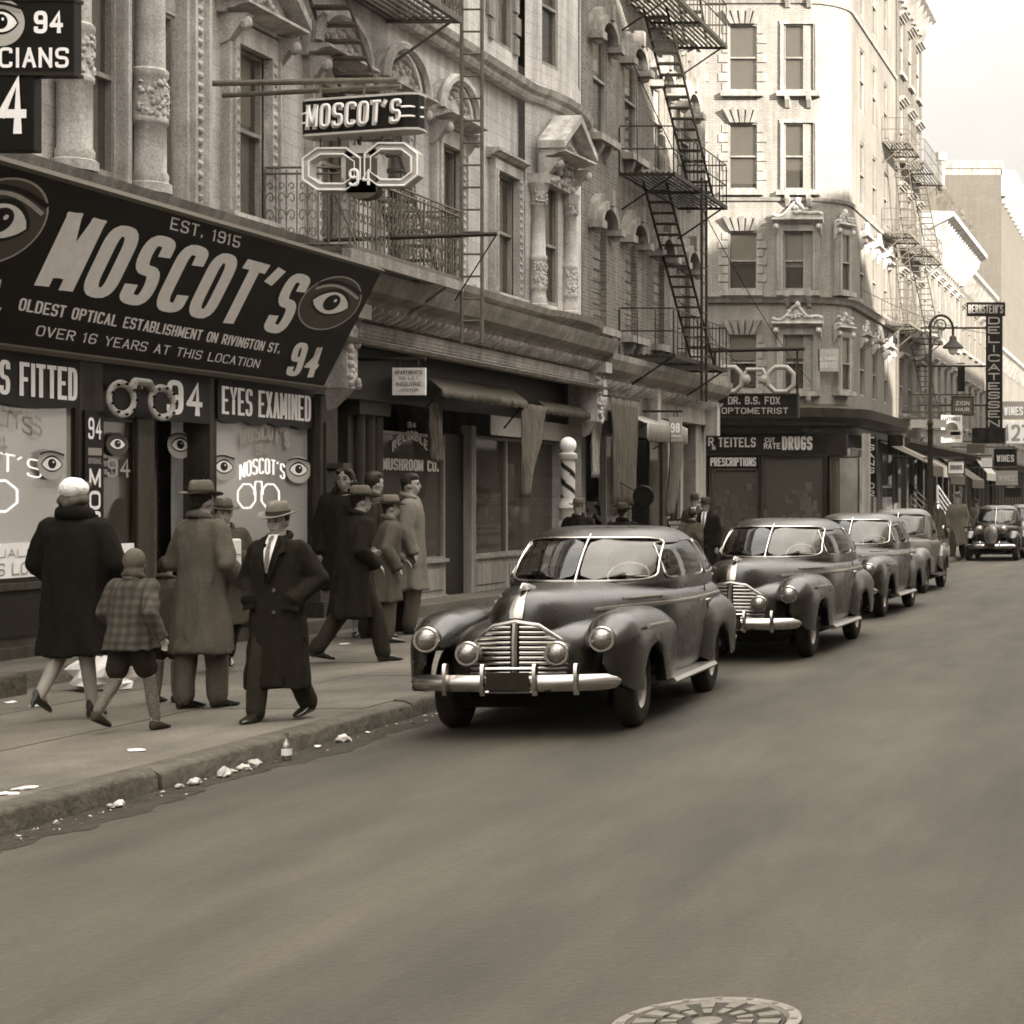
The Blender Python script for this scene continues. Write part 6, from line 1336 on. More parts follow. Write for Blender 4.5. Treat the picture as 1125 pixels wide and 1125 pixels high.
# ---------- street lamp, bishop's crook ----------
Yl = 58.2; s = Yl/F; x_ = (1022-CX)*s; t = thing('street_lamp', 'tall iron street lamp with a curled crook arm at the far corner', 'street lamp', (x_, Yl, .15)); zz = lambda py: H-(py-CY)*s-.15
m = MB(); m.lathe([(.26, 0), (.26, .15), (.2, .2), (.18, .9), (.13, 1.0), (.1, 1.3), (.075, 4.), (.1, 4.05), (.1, 4.15), (.06, 4.2), (.05, zz(372))], n=12); m.build('post', M['iron'], t, smooth=40)
m = MB(); R0 = 13*s; cx_ = 12*s; cz_ = zz(362)
m.tube([(0, 0, zz(376)), (0, 0, cz_)]+[(cx_-R0*math.cos(a), 0, cz_+R0*1.2*math.sin(a)) for a in [PI*k/12 for k in range(13)]]+[(cx_+R0, 0, zz(370))], .04, 8)
m.tube([(cx_-.22*math.cos(a)*(1-a/9), 0, cz_+.1+.25*math.sin(a)*(1-a/9)) for a in [k*.5 for k in range(14)]], .022, 6); m.tube([(.02, 0, zz(385)), (.15, 0, zz(372)), (.3, 0, zz(372))], .02, 6)
m.build('crook', M['iron'], t, smooth=True)
m = MB(); m.lathe([(.05, .34), (.1, .3), (.12, .18), (.3, .02), (.33, -.04), (.3, -.05)], (cx_+R0, 0, zz(381)), n=16); m.build('lamp_shade', M['iron'], t, smooth=True)
m = MB(); m.ball((cx_+R0, 0, zz(383)), .16, .16, .2); m.build('bulb', M['globe'], t, smooth=True)
m = MB()
m.m = 0; m.box(-.6, .5, -.03, .03, zz(470), zz(461)); m.box(-.3, .9, .1, .16, zz(480), zz(472)); m.box(.9-.3, 1.0, .1, .16, zz(478), zz(474))
m.build('street_name_plate', [M['grey']], t)
# ---------- stoop rails and small awnings past the corner ----------
for k, (pa, pb, lab) in enumerate((((1000, 533), (1028, 560), 'sloping iron stoop rail past the drug store'), ((1030, 533), (1050, 562), 'pale striped stoop rail beside the lamp'))):
    t = thing('stoop_rail', lab, 'railing', tuple(onY(*pb, 70+k*4))); m = MB(); a, b = onY(*pa, 70+k*4), onY(*pb, 70+k*4)
    for q in range(4): m.tube([a+Vector((0, 0, -.22*q)), b+Vector((0, 0, -.22*q))], .035, 5)
    m.tube([b+Vector((0, 0, .1)), Vector((b.x, b.y, .15))], .05, 6); m.tube([a, Vector((a.x, a.y, .15))], .05, 6); m.build('rail', M['iron' if k == 0 else 'cream'], t, world=True)
for px, py, wpx, Y, lab, mt in ((1057, 527, 22, 82, 'dark low shop awning near the far parked car', 'cloth'), (1075, 520, 18, 96, 'grey far shop awning under the delicatessen sign', 'clothl')):
    s = Y/F; x1 = (px+wpx/2-CX)*s; z1 = H-(py-CY)*s; t = thing('far_awning', lab, 'awning', (x1, Y, z1)); m = MB()
    m.loft([[(-10.3, Y, z1+1.1), (-10.3, Y+5, z1+1.1)], [(x1, Y, z1), (x1, Y+5, z1)], [(x1, Y, z1-.35), (x1, Y+5, z1-.35)]], closed=False, caps=False); o = m.build('canopy', M[mt], t, world=True, fix=False); md = o.modifiers.new('t', 'SOLIDIFY'); md.thickness = .03

# more of the crowded far pavement
board('hanging_sign', 'narrow dark blank board hung high past the street lamp', 1052, 1060, 402, 430, 88, [], 'navy', post=-10)
board('hanging_sign', 'grey blank board below the dark framed sign by the lamp', 1062, 1082, 488, 498, 84, [], 'greyd', post=-10)
board('hanging_sign', 'small pale blank board over the far awnings', 1078, 1090, 503, 514, 92, [], 'paper', post=-10)
board('hanging_sign', 'dark blank board low beside the WINES board', 1104, 1122, 536, 546, 88, [], 'navy', post=-10)
board('hanging_sign', 'dark square board above the drug store side window', 975, 992, 478, 490, 66, [], 'navy', post=-10.2)
for px, py, wpx, Y, lab, mt in ((1012, 512, 26, 66, 'dark awning over the shop next to the drug store', 'cloth'), (1034, 522, 20, 75, 'dark awning in the middle of the low brick row', 'cloth'), (1090, 532, 16, 105, 'dark distant awning near the right edge', 'cloth')):
    s = Y/F; x1 = (px+wpx/2-CX)*s; z1 = H-(py-CY)*s; t = thing('far_awning', lab, 'awning', (x1, Y, z1)); m = MB()
    m.loft([[(-10.3, Y, z1+.9), (-10.3, Y+5, z1+.9)], [(max(x1, -9.2), Y, z1), (max(x1, -9.2), Y+5, z1)], [(max(x1, -9.2), Y, z1-.35), (max(x1, -9.2), Y+5, z1-.35)]], closed=False, caps=False); o = m.build('canopy', M[mt], t, world=True, fix=False); md = o.modifiers.new('t', 'SOLIDIFY'); md.thickness = .03
t = thing('overhead_wire', 'thin sagging wires strung from the brick tenement to the corner building', 'wire', (-11.5, 50, 10)); m = MB()
for (a, b, sg) in (((-11.3, 40, 11.), (-11.4, 60, 5.6), .6), ((-11.4, 44, 6.5), (-11.8, 60, 4.9), .3), ((-10.6, 62, 9), (-7.2, 76, 8.5), .3), ((-10.4, 62, 12), (-10.4, 92, 9), .8)):
    a, b = Vector(a), Vector(b); m.tube([a+(b-a)*k/12-Vector((0, 0, sg*4*(k/12)*(1-k/12))) for k in range(13)], .012, 4)
m.build('wires', M['iron'], t, world=True)
# ---------- motor cars: local axes, nose towards -Y, front axle at y = 0 ----------
M['paint'] = mat('dark_car_paint', .008, .27, var=.35, sc=3, spec=.6, coat=.0)
M['paint2'] = mat('dusty_car_paint', .05, .4, var=.3, sc=2.5, spec=.5, coat=.2)
M['tyre'] = mat('tyre_rubber', .018, .8, var=.3, sc=10)
M['chromed'] = mat('dull_chrome', .36, .34, metal=1., var=.1, sc=8)
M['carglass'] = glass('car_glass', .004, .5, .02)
M['seat'] = mat('car_interior', .012, .8)
M['windglass'] = glass('windscreen_painted_reflection', .1, .45, .12)  # milky base colour stands in for a reflection on the windscreen
def make_car(label, loc, rz=0., group=None, st=None):
    g = dict(wb=3.0, zb=1.17, zt=1.69, yc=2.35, yf=.92, yr=4.02, w=.81, paint='paint', style=41, len=4.35, trim=True, hz=1.2, split=True, bumpdark=True)
    if st: g.update(st)
    t = thing('parked_car' if group is None else 'car', label, 'car', loc, rz, group); PM = M[g['paint']]; old = g['style'] < 40
    wb = g['wb']; e = wb-3.0
    # lower body and hood: (y, half width, top z, z of widest, bottom z, exponent)
    hz = g['hz']
    if not old:
        tab = [(-.80, .05, hz-.28, .8, .62, 2), (-.785, .14, hz-.16, .85, .6, 2), (-.74, .22, hz-.07, .85, .6, 2.2), (-.62, .30, hz-.02, .82, .5, 2.3), (-.4, .37, hz, .8, .45, 2.4), (0, .46, hz+.01, .8, .4, 2.6), (.5, .58, hz+.01, .8, .36, 2.8),
               (.95, .73, hz, .82, .33, 3.2), (1.3, .82, hz-.01, .82, .32, 4), (1.9, .87, hz-.02, .84, .31, 4.5), (2.6+e, .87, hz-.03, .84, .31, 4.5), (3.2+e, .86, hz-.04, .82, .33, 5), (3.7+e, .77, hz-.09, .78, .36, 4.2), (4.05+e, .58, hz-.26, .72, .4, 3), (4.25+e, .42, .85, .68, .45, 2.6), (4.33+e, .15, .7, .62, .52, 2.2)]
    else:
        tab = [(-.50, .05, hz-.22, .8, .6, 2), (-.48, .17, hz-.1, .85, .5, 2), (-.42, .22, hz-.03, .85, .45, 2.4), (0, .3, hz, .85, .42, 2.6), (.6, .44, hz+.01, .85, .4, 3), (1.05, .62, hz, .86, .36, 3.4), (1.4, .74, hz, .86, .34, 4),
               (2.6+e, .78, hz, .86, .33, 4), (3.3+e, .72, hz-.06, .84, .35, 3.6), (3.75+e, .56, hz-.3, .76, .4, 3), (3.95+e, .3, .8, .66, .48, 2.4)]
    m = MB(); rings = []; K = 12; ys = []
    for a, b in zip(tab, tab[1:]):
        n_ = max(1, int((b[0]-a[0])/.16)); ys += [a[0]+(b[0]-a[0])*k/n_ for k in range(n_)]
    ys.append(tab[-1][0])
    for y in ys:
        w_, zt_, zm, zb_, ex = lerp(tab, y); r = []
        half = [(w_*max(0., math.cos(PI/2*k/K))**(2/ex), zm+(zt_-zm)*math.sin(PI/2*k/K)**(2/ex)) for k in range(K+1)]
        low = [(w_*.99, zm-(zm-zb_)*.4), (w_*.96, zm-(zm-zb_)*.8), (w_*.9, zb_)]
        right = low[::-1]+half; pts = [(x, z) for x, z in right]+[(-x, z) for x, z in right[::-1][1:]]
        rings.append([(x, y, z) for x, z in pts])
    m.loft(rings); m.build('body', PM, t, smooth=60)
    # greenhouse
    yc, yf, yr, W0, zb, zt = g['yc']+e*.5, g['yf'], g['yr']+e, g['w'], g['zb'], g['zt']; nx = 3.0
    def prm(s):
        s = min(.9999, max(0., s)); ph = math.asin(min(1, s**(1/.9))); c = max(0., math.cos(ph))
        return W0*(1-.09*s)*c**.34, (yc-yf)*(1-.34*s)*c**.30, (yr-yc)*(1-.34*s)*c**.62
    def wl(z, n=44):
        w_, lf, lr = prm((z-zb)/(zt-zb)); out = []
        for k in range(n):
            a = 2*PI*k/n; c, s_ = math.cos(a), math.sin(a); x = w_*math.copysign(abs(c)**(2/nx), c); q = math.copysign(abs(s_)**(2/nx), s_)
            out.append((x, yc+q*(lr if q > 0 else lf), z))
        return out
    def side_x(y, z, off=.006):
        w_, lf, lr = prm((z-zb)/(zt-zb)); q = min(.999, abs(y-yc)/(lr if y > yc else lf)); return w_*(1-q**nx)**(1/nx)+off
    def front_y(x, z, off=.006):
        w_, lf, lr = prm((z-zb)/(zt-zb)); q = min(.995, abs(x)/w_); return yc-lf*(1-q**nx)**(1/nx)-off
    def rear_y(x, z):
        w_, lf, lr = prm((z-zb)/(zt-zb)); q = min(.995, abs(x)/w_); return yc+lr*(1-q**nx)**(1/nx)+.006
    def patch(poly, f, name, mt, parent, n=10):
        # polygon in 2D (convex), gridded and projected by f
        zs = [p[1] for p in poly]; a, b = min(zs), max(zs); rows_ = []
        for j in range(n+1):
            z = a+(b-a)*min(.9995, max(.0005, j/n)); xs = []
            for p, q in zip(poly, poly[1:]+poly[:1]):
                if (p[1]-z)*(q[1]-z) <= 0 and p[1] != q[1]: xs.append(p[0]+(q[0]-p[0])*(z-p[1])/(q[1]-p[1]))
            x0, x1 = min(xs), max(xs); rows_.append([f(x0+(x1-x0)*k/n, z) for k in range(n+1)])
        m = MB(); m.loft(rows_, closed=False, caps=False); return m.build(name, mt, parent, smooth=True, fix=False)
    def rnd(pts, r=.3, k=5):
        o = []; N = len(pts); P = [Vector(p) for p in pts]
        for i, p in enumerate(P):
            a, b = P[i-1], P[(i+1) % N]; A_, B_ = p+(a-p)*r, p+(b-p)*r
            for j in range(k): q = j/(k-1); v_ = A_*(1-q)**2+p*2*q*(1-q)+B_*q*q; o.append((v_.x, v_.y))
        return o
    def trimr(poly, f, r, name, mt, parent):
        m = MB(); m.tube([f(a, b) for a, b in poly], r, 6, closed=True); return m.build(name, mt, parent, smooth=True)
    h = zt-zb; wz0, wz1 = zb+.045, zb+h*.80
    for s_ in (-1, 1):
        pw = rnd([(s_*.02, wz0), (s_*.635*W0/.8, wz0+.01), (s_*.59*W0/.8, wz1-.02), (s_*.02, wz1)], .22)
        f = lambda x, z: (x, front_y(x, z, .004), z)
        gl = patch(pw, f, 'windscreen', M['windglass' if s_ > 0 else 'carglass'], t)  # paler right pane has its reflection painted in, left stays dark
    full = rnd([(-.655*W0/.8, wz0-.01), (.655*W0/.8, wz0-.01), (.61*W0/.8, wz1), (-.61*W0/.8, wz1)], .16)
    if not old or True:
        ff = []
        for k in range(len(full)):
            a, b = Vector(full[k]), Vector(full[(k+1) % len(full)]); nn_ = max(1, int((b-a).length/.08)); ff += [tuple(a+(b-a)*i/nn_) for i in range(nn_)]
        trimr(ff, lambda x, z: (x, front_y(x, z, .008), z), .011, 'windscreen_frame', M['chrome' if not old else 'paint2'], t)
        m = MB(); m.tube([(0, front_y(0, z, .012), z) for z in [wz0-.02+(wz1-wz0+.05)*k/6 for k in range(7)]], .012, 6); m.build('divider', M['chrome'], t, smooth=True)
    m = MB(); cx_ = .36; m.tube([(cx_+.19*math.cos(a), yf+.52+.09*math.sin(a), zb+.06+.12*math.sin(a)) for a in [2*PI*k/18 for k in range(18)]], .014, 6, closed=True)
    for a in (0, 2.1, 4.2): m.tube([(cx_, yf+.52, zb+.06), (cx_+.19*math.cos(a), yf+.52+.09*math.sin(a), zb+.06+.12*math.sin(a))], .008, 5)
    m.tube([(cx_, yf+.55, zb+.05), (cx_, yf+.3, zb-.1)], .02, 6); m.build('steering_wheel', M['chromed'], t, smooth=True)
    y0w, y1w = yf+.48, yc+.22; sw = [[(y0w+.0, zb+.05), (y1w, zb+.05), (y1w, zb+h*.74), (y0w+.16, zb+h*.72)], [(y1w+.08, zb+.05), (yr-.72, zb+.06), (yr-1.02, zb+h*.66), (y1w+.08, zb+h*.74)]]
    if g.get('sedan'): sw = [[(y0w, zb+.05), (yc-.02, zb+.05), (yc-.02, zb+h*.74), (y0w+.14, zb+h*.72)], [(yc+.06, zb+.05), (yr-.95, zb+.06), (yr-1.0, zb+h*.7), (yc+.06, zb+h*.74)]]
    # the roof shell, open where the glass sits
    def inside(p, poly):
        c = False; N = len(poly)
        for i in range(N):
            a, b = poly[i], poly[i-1]
            if (a[1] > p[1]) != (b[1] > p[1]) and p[0] < (b[0]-a[0])*(p[1]-a[1])/(b[1]-a[1])+a[0]: c = not c
        return c
    m = MB(); m.loft([[(p[0]*.99, p[1]*1., zb-.12) for p in wl(zb+.001, 168)]]+[wl(zb+(zt-zb)*math.sin(PI/2*k/46), 168) for k in range(47)]); rp = rnd([(-.4, zb+.12), (.4, zb+.12), (.33, zb+h*.62), (-.33, zb+h*.62)], .25); keep = []
    swr = [rnd(q, .13) for q in sw]
    for f_ in m.f:
        P = [m.v[i] for i in f_]
        if len(f_) == 4 and ((all(inside((p.x, p.z), full) for p in P) and P[0].y < yc) or any(all(inside((p.y, p.z), q) for p in P) for q in swr) or (all(inside((p.x, p.z), rp) for p in P) and P[0].y > yc)): continue
        keep.append(f_)
    m.f = keep[:]; m.mi = [0]*len(keep); m.build('roof', PM, t, smooth=60)
    m = MB()
    for x_ in (-.36, .36): m.box(x_-.3, x_+.3, yc-.15, yc+.05, zb-.3, zb+.12)
    m.box(-.62, .62, yc+.85, yc+1.05, zb-.3, zb+.08); m.build('seat', M['seat'], t, bevel=.04)
    m = MB(); m.box(-.6, .6, yf+.25, yf+.5, zb-.2, zb+.0); m.build('dashboard', M['seat'], t, bevel=.04)
    for s_ in (-1, 1):
        for pw in sw:
            pr = rnd(pw, .13); fn = patch(pr, lambda y, z: (s_*side_x(y, z), y, z), 'side_window', M['carglass'], t, 8); trimr(pr, lambda y, z: (s_*side_x(y, z, .01), y, z), .009, 'window_frame', M['chromed' if not old else 'paint2'], fn)
    pr = rnd([(-.4, zb+.12), (.4, zb+.12), (.33, zb+h*.62), (-.33, zb+h*.62)], .25); patch(pr, lambda x, z: (x, rear_y(x, z), z), 'rear_window', M['carglass'], t, 8)
    # fenders
    def fender(s_, y0, y1, ya, xc, ztab, rx_tab, name, rw=.40, nose=.5, tail=.6, zlow=.36):
        m = MB(); rings = []; n_ = 40; nose_p, tail_p = 2.4, 1.9
        for k in range(n_+1):
            q = .5-.5*math.cos(PI*k/n_); y = y0+(y1-y0)*q
            en = max(0., 1-max(0, (y0+nose-y)/nose)**nose_p)**(1/nose_p) if y < y0+nose else 1.; et = max(0., 1-max(0, (y-(y1-tail))/tail)**tail_p)**(1/tail_p) if y > y1-tail else 1.
            en, et = max(en, .02), max(et, .02); e_ = min(en, et)
            zt_, = lerp(ztab, y); rx, = lerp(rx_tab, y); zmid = .72 if not old else .7; rz_ = (zt_-zmid)*e_; rx_ = rx*e_ if y < yc else rx*(.15+.85*e_)
            zb_ = zlow+(zmid-zlow)*(1-e_)*.75
            if abs(y-ya) < rw: zb_ = max(zb_, .36+math.sqrt(rw*rw-(y-ya)**2)-.02)
            r = []
            for j in range(13):
                a = PI-PI*j/12; c_, sn = math.cos(a), max(0., math.sin(a)); r.append((s_*(xc+rx_*math.copysign(abs(c_)**.85, c_)), y, zmid+rz_*sn**.85))
            zo = min(zb_, zmid-.001)
            for f in (.3, .65, 1.): r.append((s_*(xc+rx_*(1-.06*f*f)), y, zmid+(zo-zmid)*f if zb_ < zmid else max(zo, zmid-.001*f)))
            if zb_ > zmid:          # the arch eats into the crown
                r = [(x, yy, max(z, zb_) if abs(x) > xc else z) for x, yy, z in r]
            r.append((s_*(xc+rx_*.6), y, max(zo, min(zb_, zt_-.05)) if zb_ <= zmid else min(zb_, zt_-.04))); rings.append(r)
        m.loft(rings, closed=False, caps=False); o = m.build(name, PM, t, smooth=60, fix=False); md = o.modifiers.new('t', 'SOLIDIFY'); md.thickness = .02; md.offset = 0; return o
    if not old:
        for s_ in (-1, 1):
            fender(s_, -.86, 1.75, 0, .70, [(-.86, .93), (-.5, 1.0), (0, 1.02), (.5, 1.0), (1.1, .9), (1.75, .80)], [(-.86, .215), (0, .25), (.6, .235), (1.1, .17), (1.75, .09)], 'front_fender', tail=.9)
            fender(s_, 2.2+e, 4.28+e, wb, .69, [(2.2+e, .86), (2.8+e, 1.0), (3.3+e, 1.0), (4.3+e, .78)], [(2.2+e, .18), (2.9+e, .255), (3.6+e, .25), (4.3+e, .18)], 'rear_fender', rw=.37, nose=.45, tail=.8)
        # apron between the fenders, carries the grille
        m = MB(); rr = []
        for y, w_, za, zb_ in ((-.80, .40, .80, .50), (-.78, .50, .84, .46), (-.72, .56, .88, .42), (-.5, .60, .93, .38), (-.1, .62, .96, .36), (.5, .62, .95, .36)):
            rr.append([(w_*math.copysign(abs(math.cos(a))**.5, math.cos(a)), y+.05*abs(math.cos(a)), (za+zb_)/2+(za-zb_)/2*math.copysign(abs(math.sin(a))**.6, math.sin(a))) for a in [2*PI*k/24 for k in range(24)]])
        m.loft(rr); m.build('apron', PM, t, smooth=60)
        gt = MB(); gb = MB(); GY = lambda x: -.845+.16*(abs(x)/.48)**1.7
        prof = [(.50, .40), (.58, .465), (.66, .47), (.74, .43), (.80, .34), (.86, .26), (.92, .18)]
        gw = lambda z: lerp(prof, z)[0]
        nb = 10
        for k in range(nb):
            z = .535+(.905-.535)*k/(nb-1); w_ = gw(z)
            for s_ in (-1, 1): gb.tube([(s_*x, GY(x)-.01, z-.01*(x/.4)) for x in [.035+(w_-.035)*i/6 for i in range(7)]], .0115, 6, flat=1.25)
        gt.tube([(x, GY(x)-.012, z) for x, z in [(-gw(z), z) for z in (.52, .58, .66, .74, .80, .86, .92)]+[(0, .955)]+[(gw(z), z) for z in (.92, .86, .80, .74, .66, .58, .52)]], .017, 7)
        gt.tube([(0, GY(0)-.02, .5), (0, GY(0)-.025, .8), (0, -.84, .96)], .026, 7)
        bk = MB(); bk.loft([[(x*gw(z)/1., GY(x*gw(z))+.035, z) for x in [i/6-1 for i in range(13)]] for z in (.51, .58, .66, .74, .80, .86, .92)], closed=False, caps=False)
        gr = bk.build('grille', M['black'], t, fix=False); gb.build('grille_bars', M['chrome'], gr, smooth=True); gt.build('grille_surround', M['chrome'], gr, smooth=True)
        # prow strip and ornament
        m = MB(); pts = [(-.83, .97), (-.815, 1.03), (-.78, 1.08), (-.72, 1.135), (-.62, 1.18), (-.5, 1.2)]
        m.loft([[(x*w_, y-(.012-.012*abs(x)), z+(.012-.006*abs(x))) for x in (-1, -.5, 0, .5, 1)] for (y, z), w_ in zip(pts, (.05, .055, .05, .04, .03, .015))], closed=False, caps=False); m.build('prow_strip', M['chromed'], t, smooth=True, fix=False)
        m = MB(); m.loft([[(a*w_, y, hz+.0+h_*b) for a, b in ((-1, 0), (-.6, .8), (0, 1), (.6, .8), (1, 0))] for y, w_, h_ in ((-.72, .012, .02), (-.66, .03, .06), (-.5, .022, .05), (-.3, .008, .02))]); m.build('hood_ornament', M['chrome'], t, smooth=True)
        hx, hy, hzz = .70, -.875, .81
    else:
        for s_ in (-1, 1):
            fender(s_, -.62, 1.3, 0, .68, [(-.62, .78), (-.2, .93), (.2, .93), (.7, .72), (1.3, .46)], [(-.62, .17), (0, .19), (1.3, .16)], 'front_fender', rw=.4, nose=.5, tail=.3, zlow=.4)
            fender(s_, 2.3+e, 3.95+e, wb, .68, [(2.3+e, .5), (2.7+e, .85), (3.1+e, .93), (3.95+e, .7)], [(2.3+e, .15), (3+e, .19), (3.95+e, .17)], 'rear_fender', rw=.36, nose=.3, tail=.6, zlow=.42)
        m = MB(); gh = hz-.08
        m.loft([[(x*w_, -.52-.05*(1-x*x), z) for x in (-1, -.7, -.35, 0, .35, .7, 1)] for z, w_ in ((.5, .1), (.6, .17), (.8, .21), (1., .2), (gh, .1))], closed=False, caps=False); gr = m.build('grille', M['chromed'], t, smooth=True, fix=False)
        m = MB()
        for x in (-.15, -.1, -.05, 0, .05, .1, .15): m.tube([(x, -.57-.03*(1-(x/.2)**2), .55+abs(x)), (x, -.585+abs(x)*.3, gh-.05-abs(x))], .009, 5)
        m.build('grille_bars', M['black'], gr)
        hx, hy, hzz = .38, -.30, .98
        m = MB(); m.tube([(-.7, -.2, .8), (0, -.25, .84), (.7, -.2, .8)], .03, 6); m.build('lamp_bar', PM, t)
        m = MB(); m.box(-.62, .62, -.45, .3, .42, .6); m.build('apron', PM, t, bevel=.05)
    # lamps
    def lamp(x, y, z, r, name, pod=True):
        m = MB()
        if pod: m.lathe([(r*.5, .34), (r*.9, .2), (r*1.12, .04), (r*1.12, 0), (r*1.02, -.01)], (x, y, z), 'y', 24); hl = m.build(name, PM if name == 'headlight' else M['chromed'], t, smooth=50)
        m = MB(); m.tube([(x+r*1.02*math.cos(a), y-.005, z+r*1.02*math.sin(a)) for a in [2*PI*k/24 for k in range(24)]], .016, 6, closed=True); m.build('rim', M['chrome'], hl, smooth=True)
        m = MB(); m.lathe([(r, .0), (r*.92, -.02), (r*.7, -.04), (r*.35, -.052), (.001, -.055)], (x, y, z), 'y', 24, caps=False); m.build('lens', M['lens'], hl, smooth=True)
    for s_ in (-1, 1):
        lamp(s_*hx, hy, hzz, .09 if not old else .11, 'headlight')
        if g['style'] == 41: lamp(s_*.355, -.93, .70, .084, 'fog_lamp')
    # bumper
    by = -1.0 if not old else -.78; bw = .84 if not old else .8
    BYf = lambda x: by+.20*(abs(x)/bw)**2.6
    def blade(y_f, nm, z=.465, hh=.066, wd=bw):
        m = MB(); rr = []
        for k in range(61):
            x = wd*(2*k/60-1); ee = max(0., 1-(abs(x)/wd)**16)**.5*.8+.2
            rr.append([(x, y_f(x)+dy, z+dz*ee) for dy, dz in ((.0, -hh), (-.022, -hh*.6), (-.032, 0), (-.022, hh*.6), (0, hh), (.018, hh*.9), (.018, -hh*.9))])
        m.loft(rr); return m.build(nm, M['chrome'], t, smooth=50)
    bp = blade(BYf, 'bumper'); yrb = 4.42+e if not old else 4.1+e; blade(lambda x: 2*by*0+yrb-.2*(abs(x)/bw)**2.6, 'bumper')
    for x in ((-.52, -.205, .205, .52) if not old else (-.3, .3)):
        m = MB()
        m.loft([[(x+a*.022, BYf(x)-.035-b, z) for a, b in ((-1, 0), (-.6, .03*q), (.6, .03*q), (1, 0), (1, -.03), (-1, -.03))] for z, q in ((.37, .3), (.42, 1), (.52, 1), (.6, .8), (.625, .2))])
        m.build('bumper_guard', M['chrome'], bp, smooth=40)
    if not old:
        m = MB(); m.tube([(-.205, by-.02, .585), (.205, by-.02, .585)], .014, 6); m.tube([(-.205, by-.02, .40), (.205, by-.02, .40)], .012, 6); m.build('plate_bar', M['chrome'], bp)
    m = MB(); m.box(-.17, .17, by-.06, by-.05, .42, .56); m.build('number_plate', M['woodd'], t)
    m = MB()
    for s_ in (-1, 1): m.box(s_*.3-.03, s_*.3+.03, by, by+.35, .40, .50)
    m.build('bumper_iron', M['iron'], bp)
    # trim
    if g['trim'] and not old:
        for s_ in (-1, 1):
            def bx_(y, z):
                w_, zt_, zm, zb_, ex = lerp(tab, y); q = max(0, min(1, (z-zm)/(zt_-zm))); return s_*(w_*(1-q**ex)**(1/ex)+.006)
            m = MB(); m.tube([(bx_(y, z), y, z) for y, z in [(-.05+k*.2, 1.0+.0*k) for k in range(int((3.5+e)/.2))]], .016, 6, flat=1.3); m.build('belt_strip', M['chromed'], t, smooth=True)
            m = MB(); m.tube([(bx_(y, 1.07), y, 1.07) for y in (.55, .75, .95, 1.15)], .013, 6); m.build('hood_vent', M['chromed'], t)
            m = MB(); m.tube([(s_*(.955-.02*k*.3), -.35+k*.22, .88-.005*k) for k in range(5)], .013, 6, flat=1.4); m.build('fender_strip', M['chromed'], t, smooth=True)
    for s_ in (-1, 1):
        m = MB(); ya_, yb_ = (.75, 2.6+e) if not old else (.9, 2.5+e)
        m.loft([[(s_*x, y, z) for x, z in ((.70, .30), (.93, .29), (.955, .315), (.93, .345), (.70, .36))] for y in (ya_, yb_)]); m.build('running_board', M['chromed' if not old else 'tyre'], t, smooth=30)
        m = MB(); sx_ = s_*side_x(yc, zb+.02)
        m.tube([(s_*.882, yc+.02, .96), (s_*.905, yc+.02, .965), (s_*.905, yc+.12, .965)], .011, 6); m.build('door_handle', M['chrome'], t)
        m = MB(); m.tube([(s_*(.872), yc+.18, z) for z in (.4, .7, .9)]+[(s_*.835, yc+.18, 1.1)], .006, 5); m.build('door_gap', M['black'], t)
        for y in (0, wb):
            xw = s_*.74; m = MB(); r_ = .355
            m.lathe([(.20, -.085), (.30, -.09), (.34, -.075), (r_, -.045), (r_+.004, 0), (r_, .045), (.34, .075), (.30, .09), (.20, .085), (.19, 0), (.20, -.085)], (xw, y, .355), 'x', 32, caps=False)
            wh = m.build('wheel', M['tyre'], t, smooth=50); m = MB(); q = s_
            m.lathe([(.001, .075*q), (.05, .074*q), (.085, .06*q), (.1, .04*q), (.17, .045*q), (.2, .075*q), (.205, .06*q), (.205, -.05*q)], (xw, y, .355), 'x', 28, caps=False); m.build('hub', M['chromed' if not old else 'paint2'], wh, smooth=40)
    m = MB(); m.box(-.6, .6, -.3, 4.0+e, .2, .34); 
    for s_ in (-1, 1):
        for y in (0, wb): m.box(*sorted((s_*.5, s_*.64)), y-.42, y+.42, .3, .78)
    m.build('chassis', M['black'], t)
    return t
car1 = make_car('dark coupe with chrome toothed grille at the head of the line, nearest the camera', (-5.38, 16.35, 0), R(2.4), 'matching coupes in the line of traffic')
car2 = copy_tree(car1); car2.location = (-5.27, 23.6, 0); car2.rotation_euler.z = R(-.8); car2['label'] = 'dark coupe of the same model right behind the nearest car'
make_car('dark sedan third in the line of traffic', (-5.6, 31.6, 0), R(-1), 'other cars in the street', dict(style=40, sedan=True, hz=1.15, zb=1.14, zt=1.70, yf=1.05, yr=3.75, paint='paint', wb=3.0))
make_car('small older dark sedan with separate fenders fourth in the line', (-5.95, 39.6, 0), R(-1), 'other cars in the street', dict(style=36, sedan=True, hz=1.14, zb=1.13, zt=1.74, yf=1.15, yr=3.3, yc=2.2, w=.72, wb=2.7, paint='paint2'))
make_car('older black sedan with upright grille facing the camera by the man in the pale coat', (-5.75, 60.4, 0), R(0), 'other cars in the street', dict(style=36, sedan=True, hz=1.14, zb=1.13, zt=1.74, yf=1.15, yr=3.4, yc=2.2, w=.76, wb=2.8))
make_car('dark car partly hidden behind the older black sedan at the right edge', (-5.5, 69., 0), R(0), 'other cars in the street', dict(style=36, sedan=True, hz=1.14, zb=1.13, zt=1.74, yf=1.15, yr=3.4, yc=2.2, w=.76, wb=2.8, paint='paint2'))
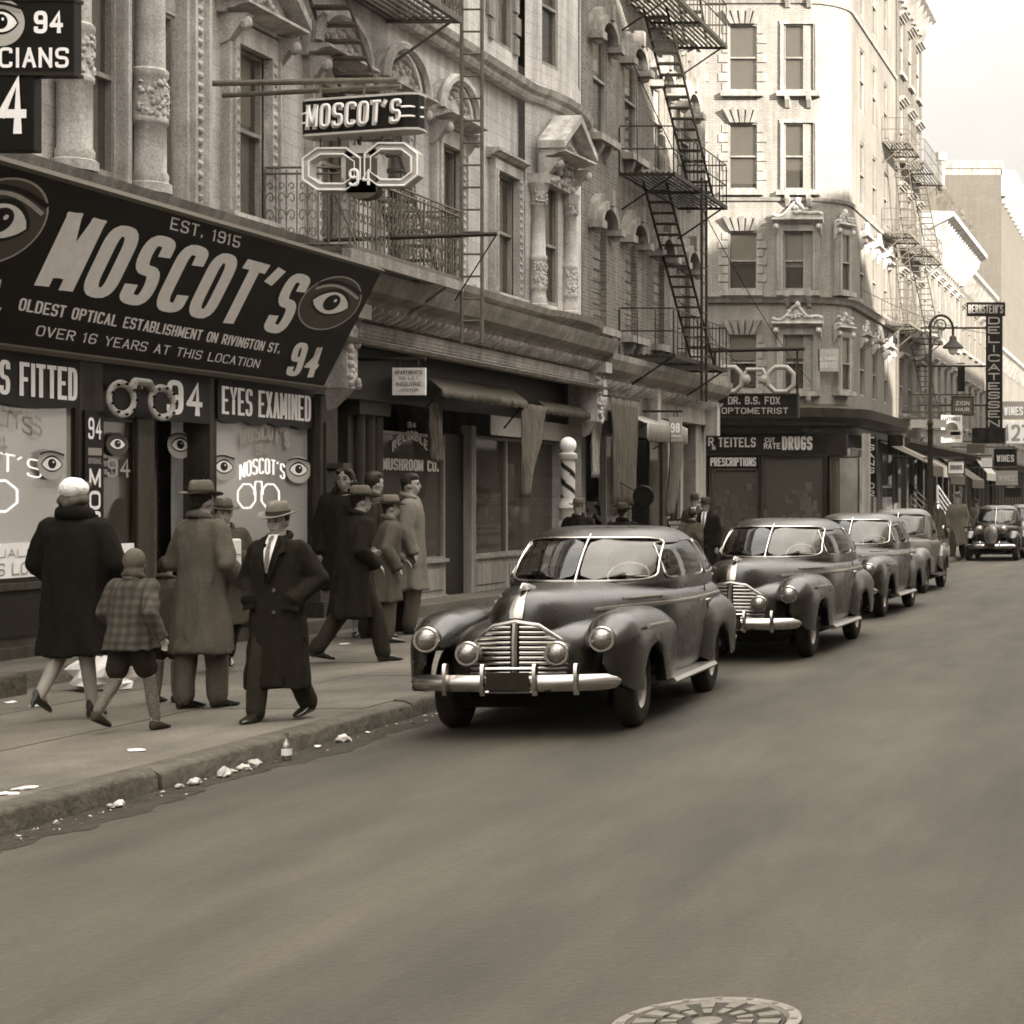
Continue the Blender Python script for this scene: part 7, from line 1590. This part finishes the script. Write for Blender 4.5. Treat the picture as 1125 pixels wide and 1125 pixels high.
# ---------- the air of the street ----------
m = MB(); m.box(-200, 200, -80, 400, -3, 60); hz_, t_, n_, l_, P_ = nt('haze_air'); n_.remove(P_); pv = n_.new('ShaderNodeVolumePrincipled')
pv.inputs['Density'].default_value = .00012; pv.inputs['Color'].default_value = (.93, .91, .86, 1); pv.inputs['Anisotropy'].default_value = .0
l_.new(pv.outputs[0], n_['Material Output'].inputs['Volume']); m.build('haze', hz_, kind='stuff')
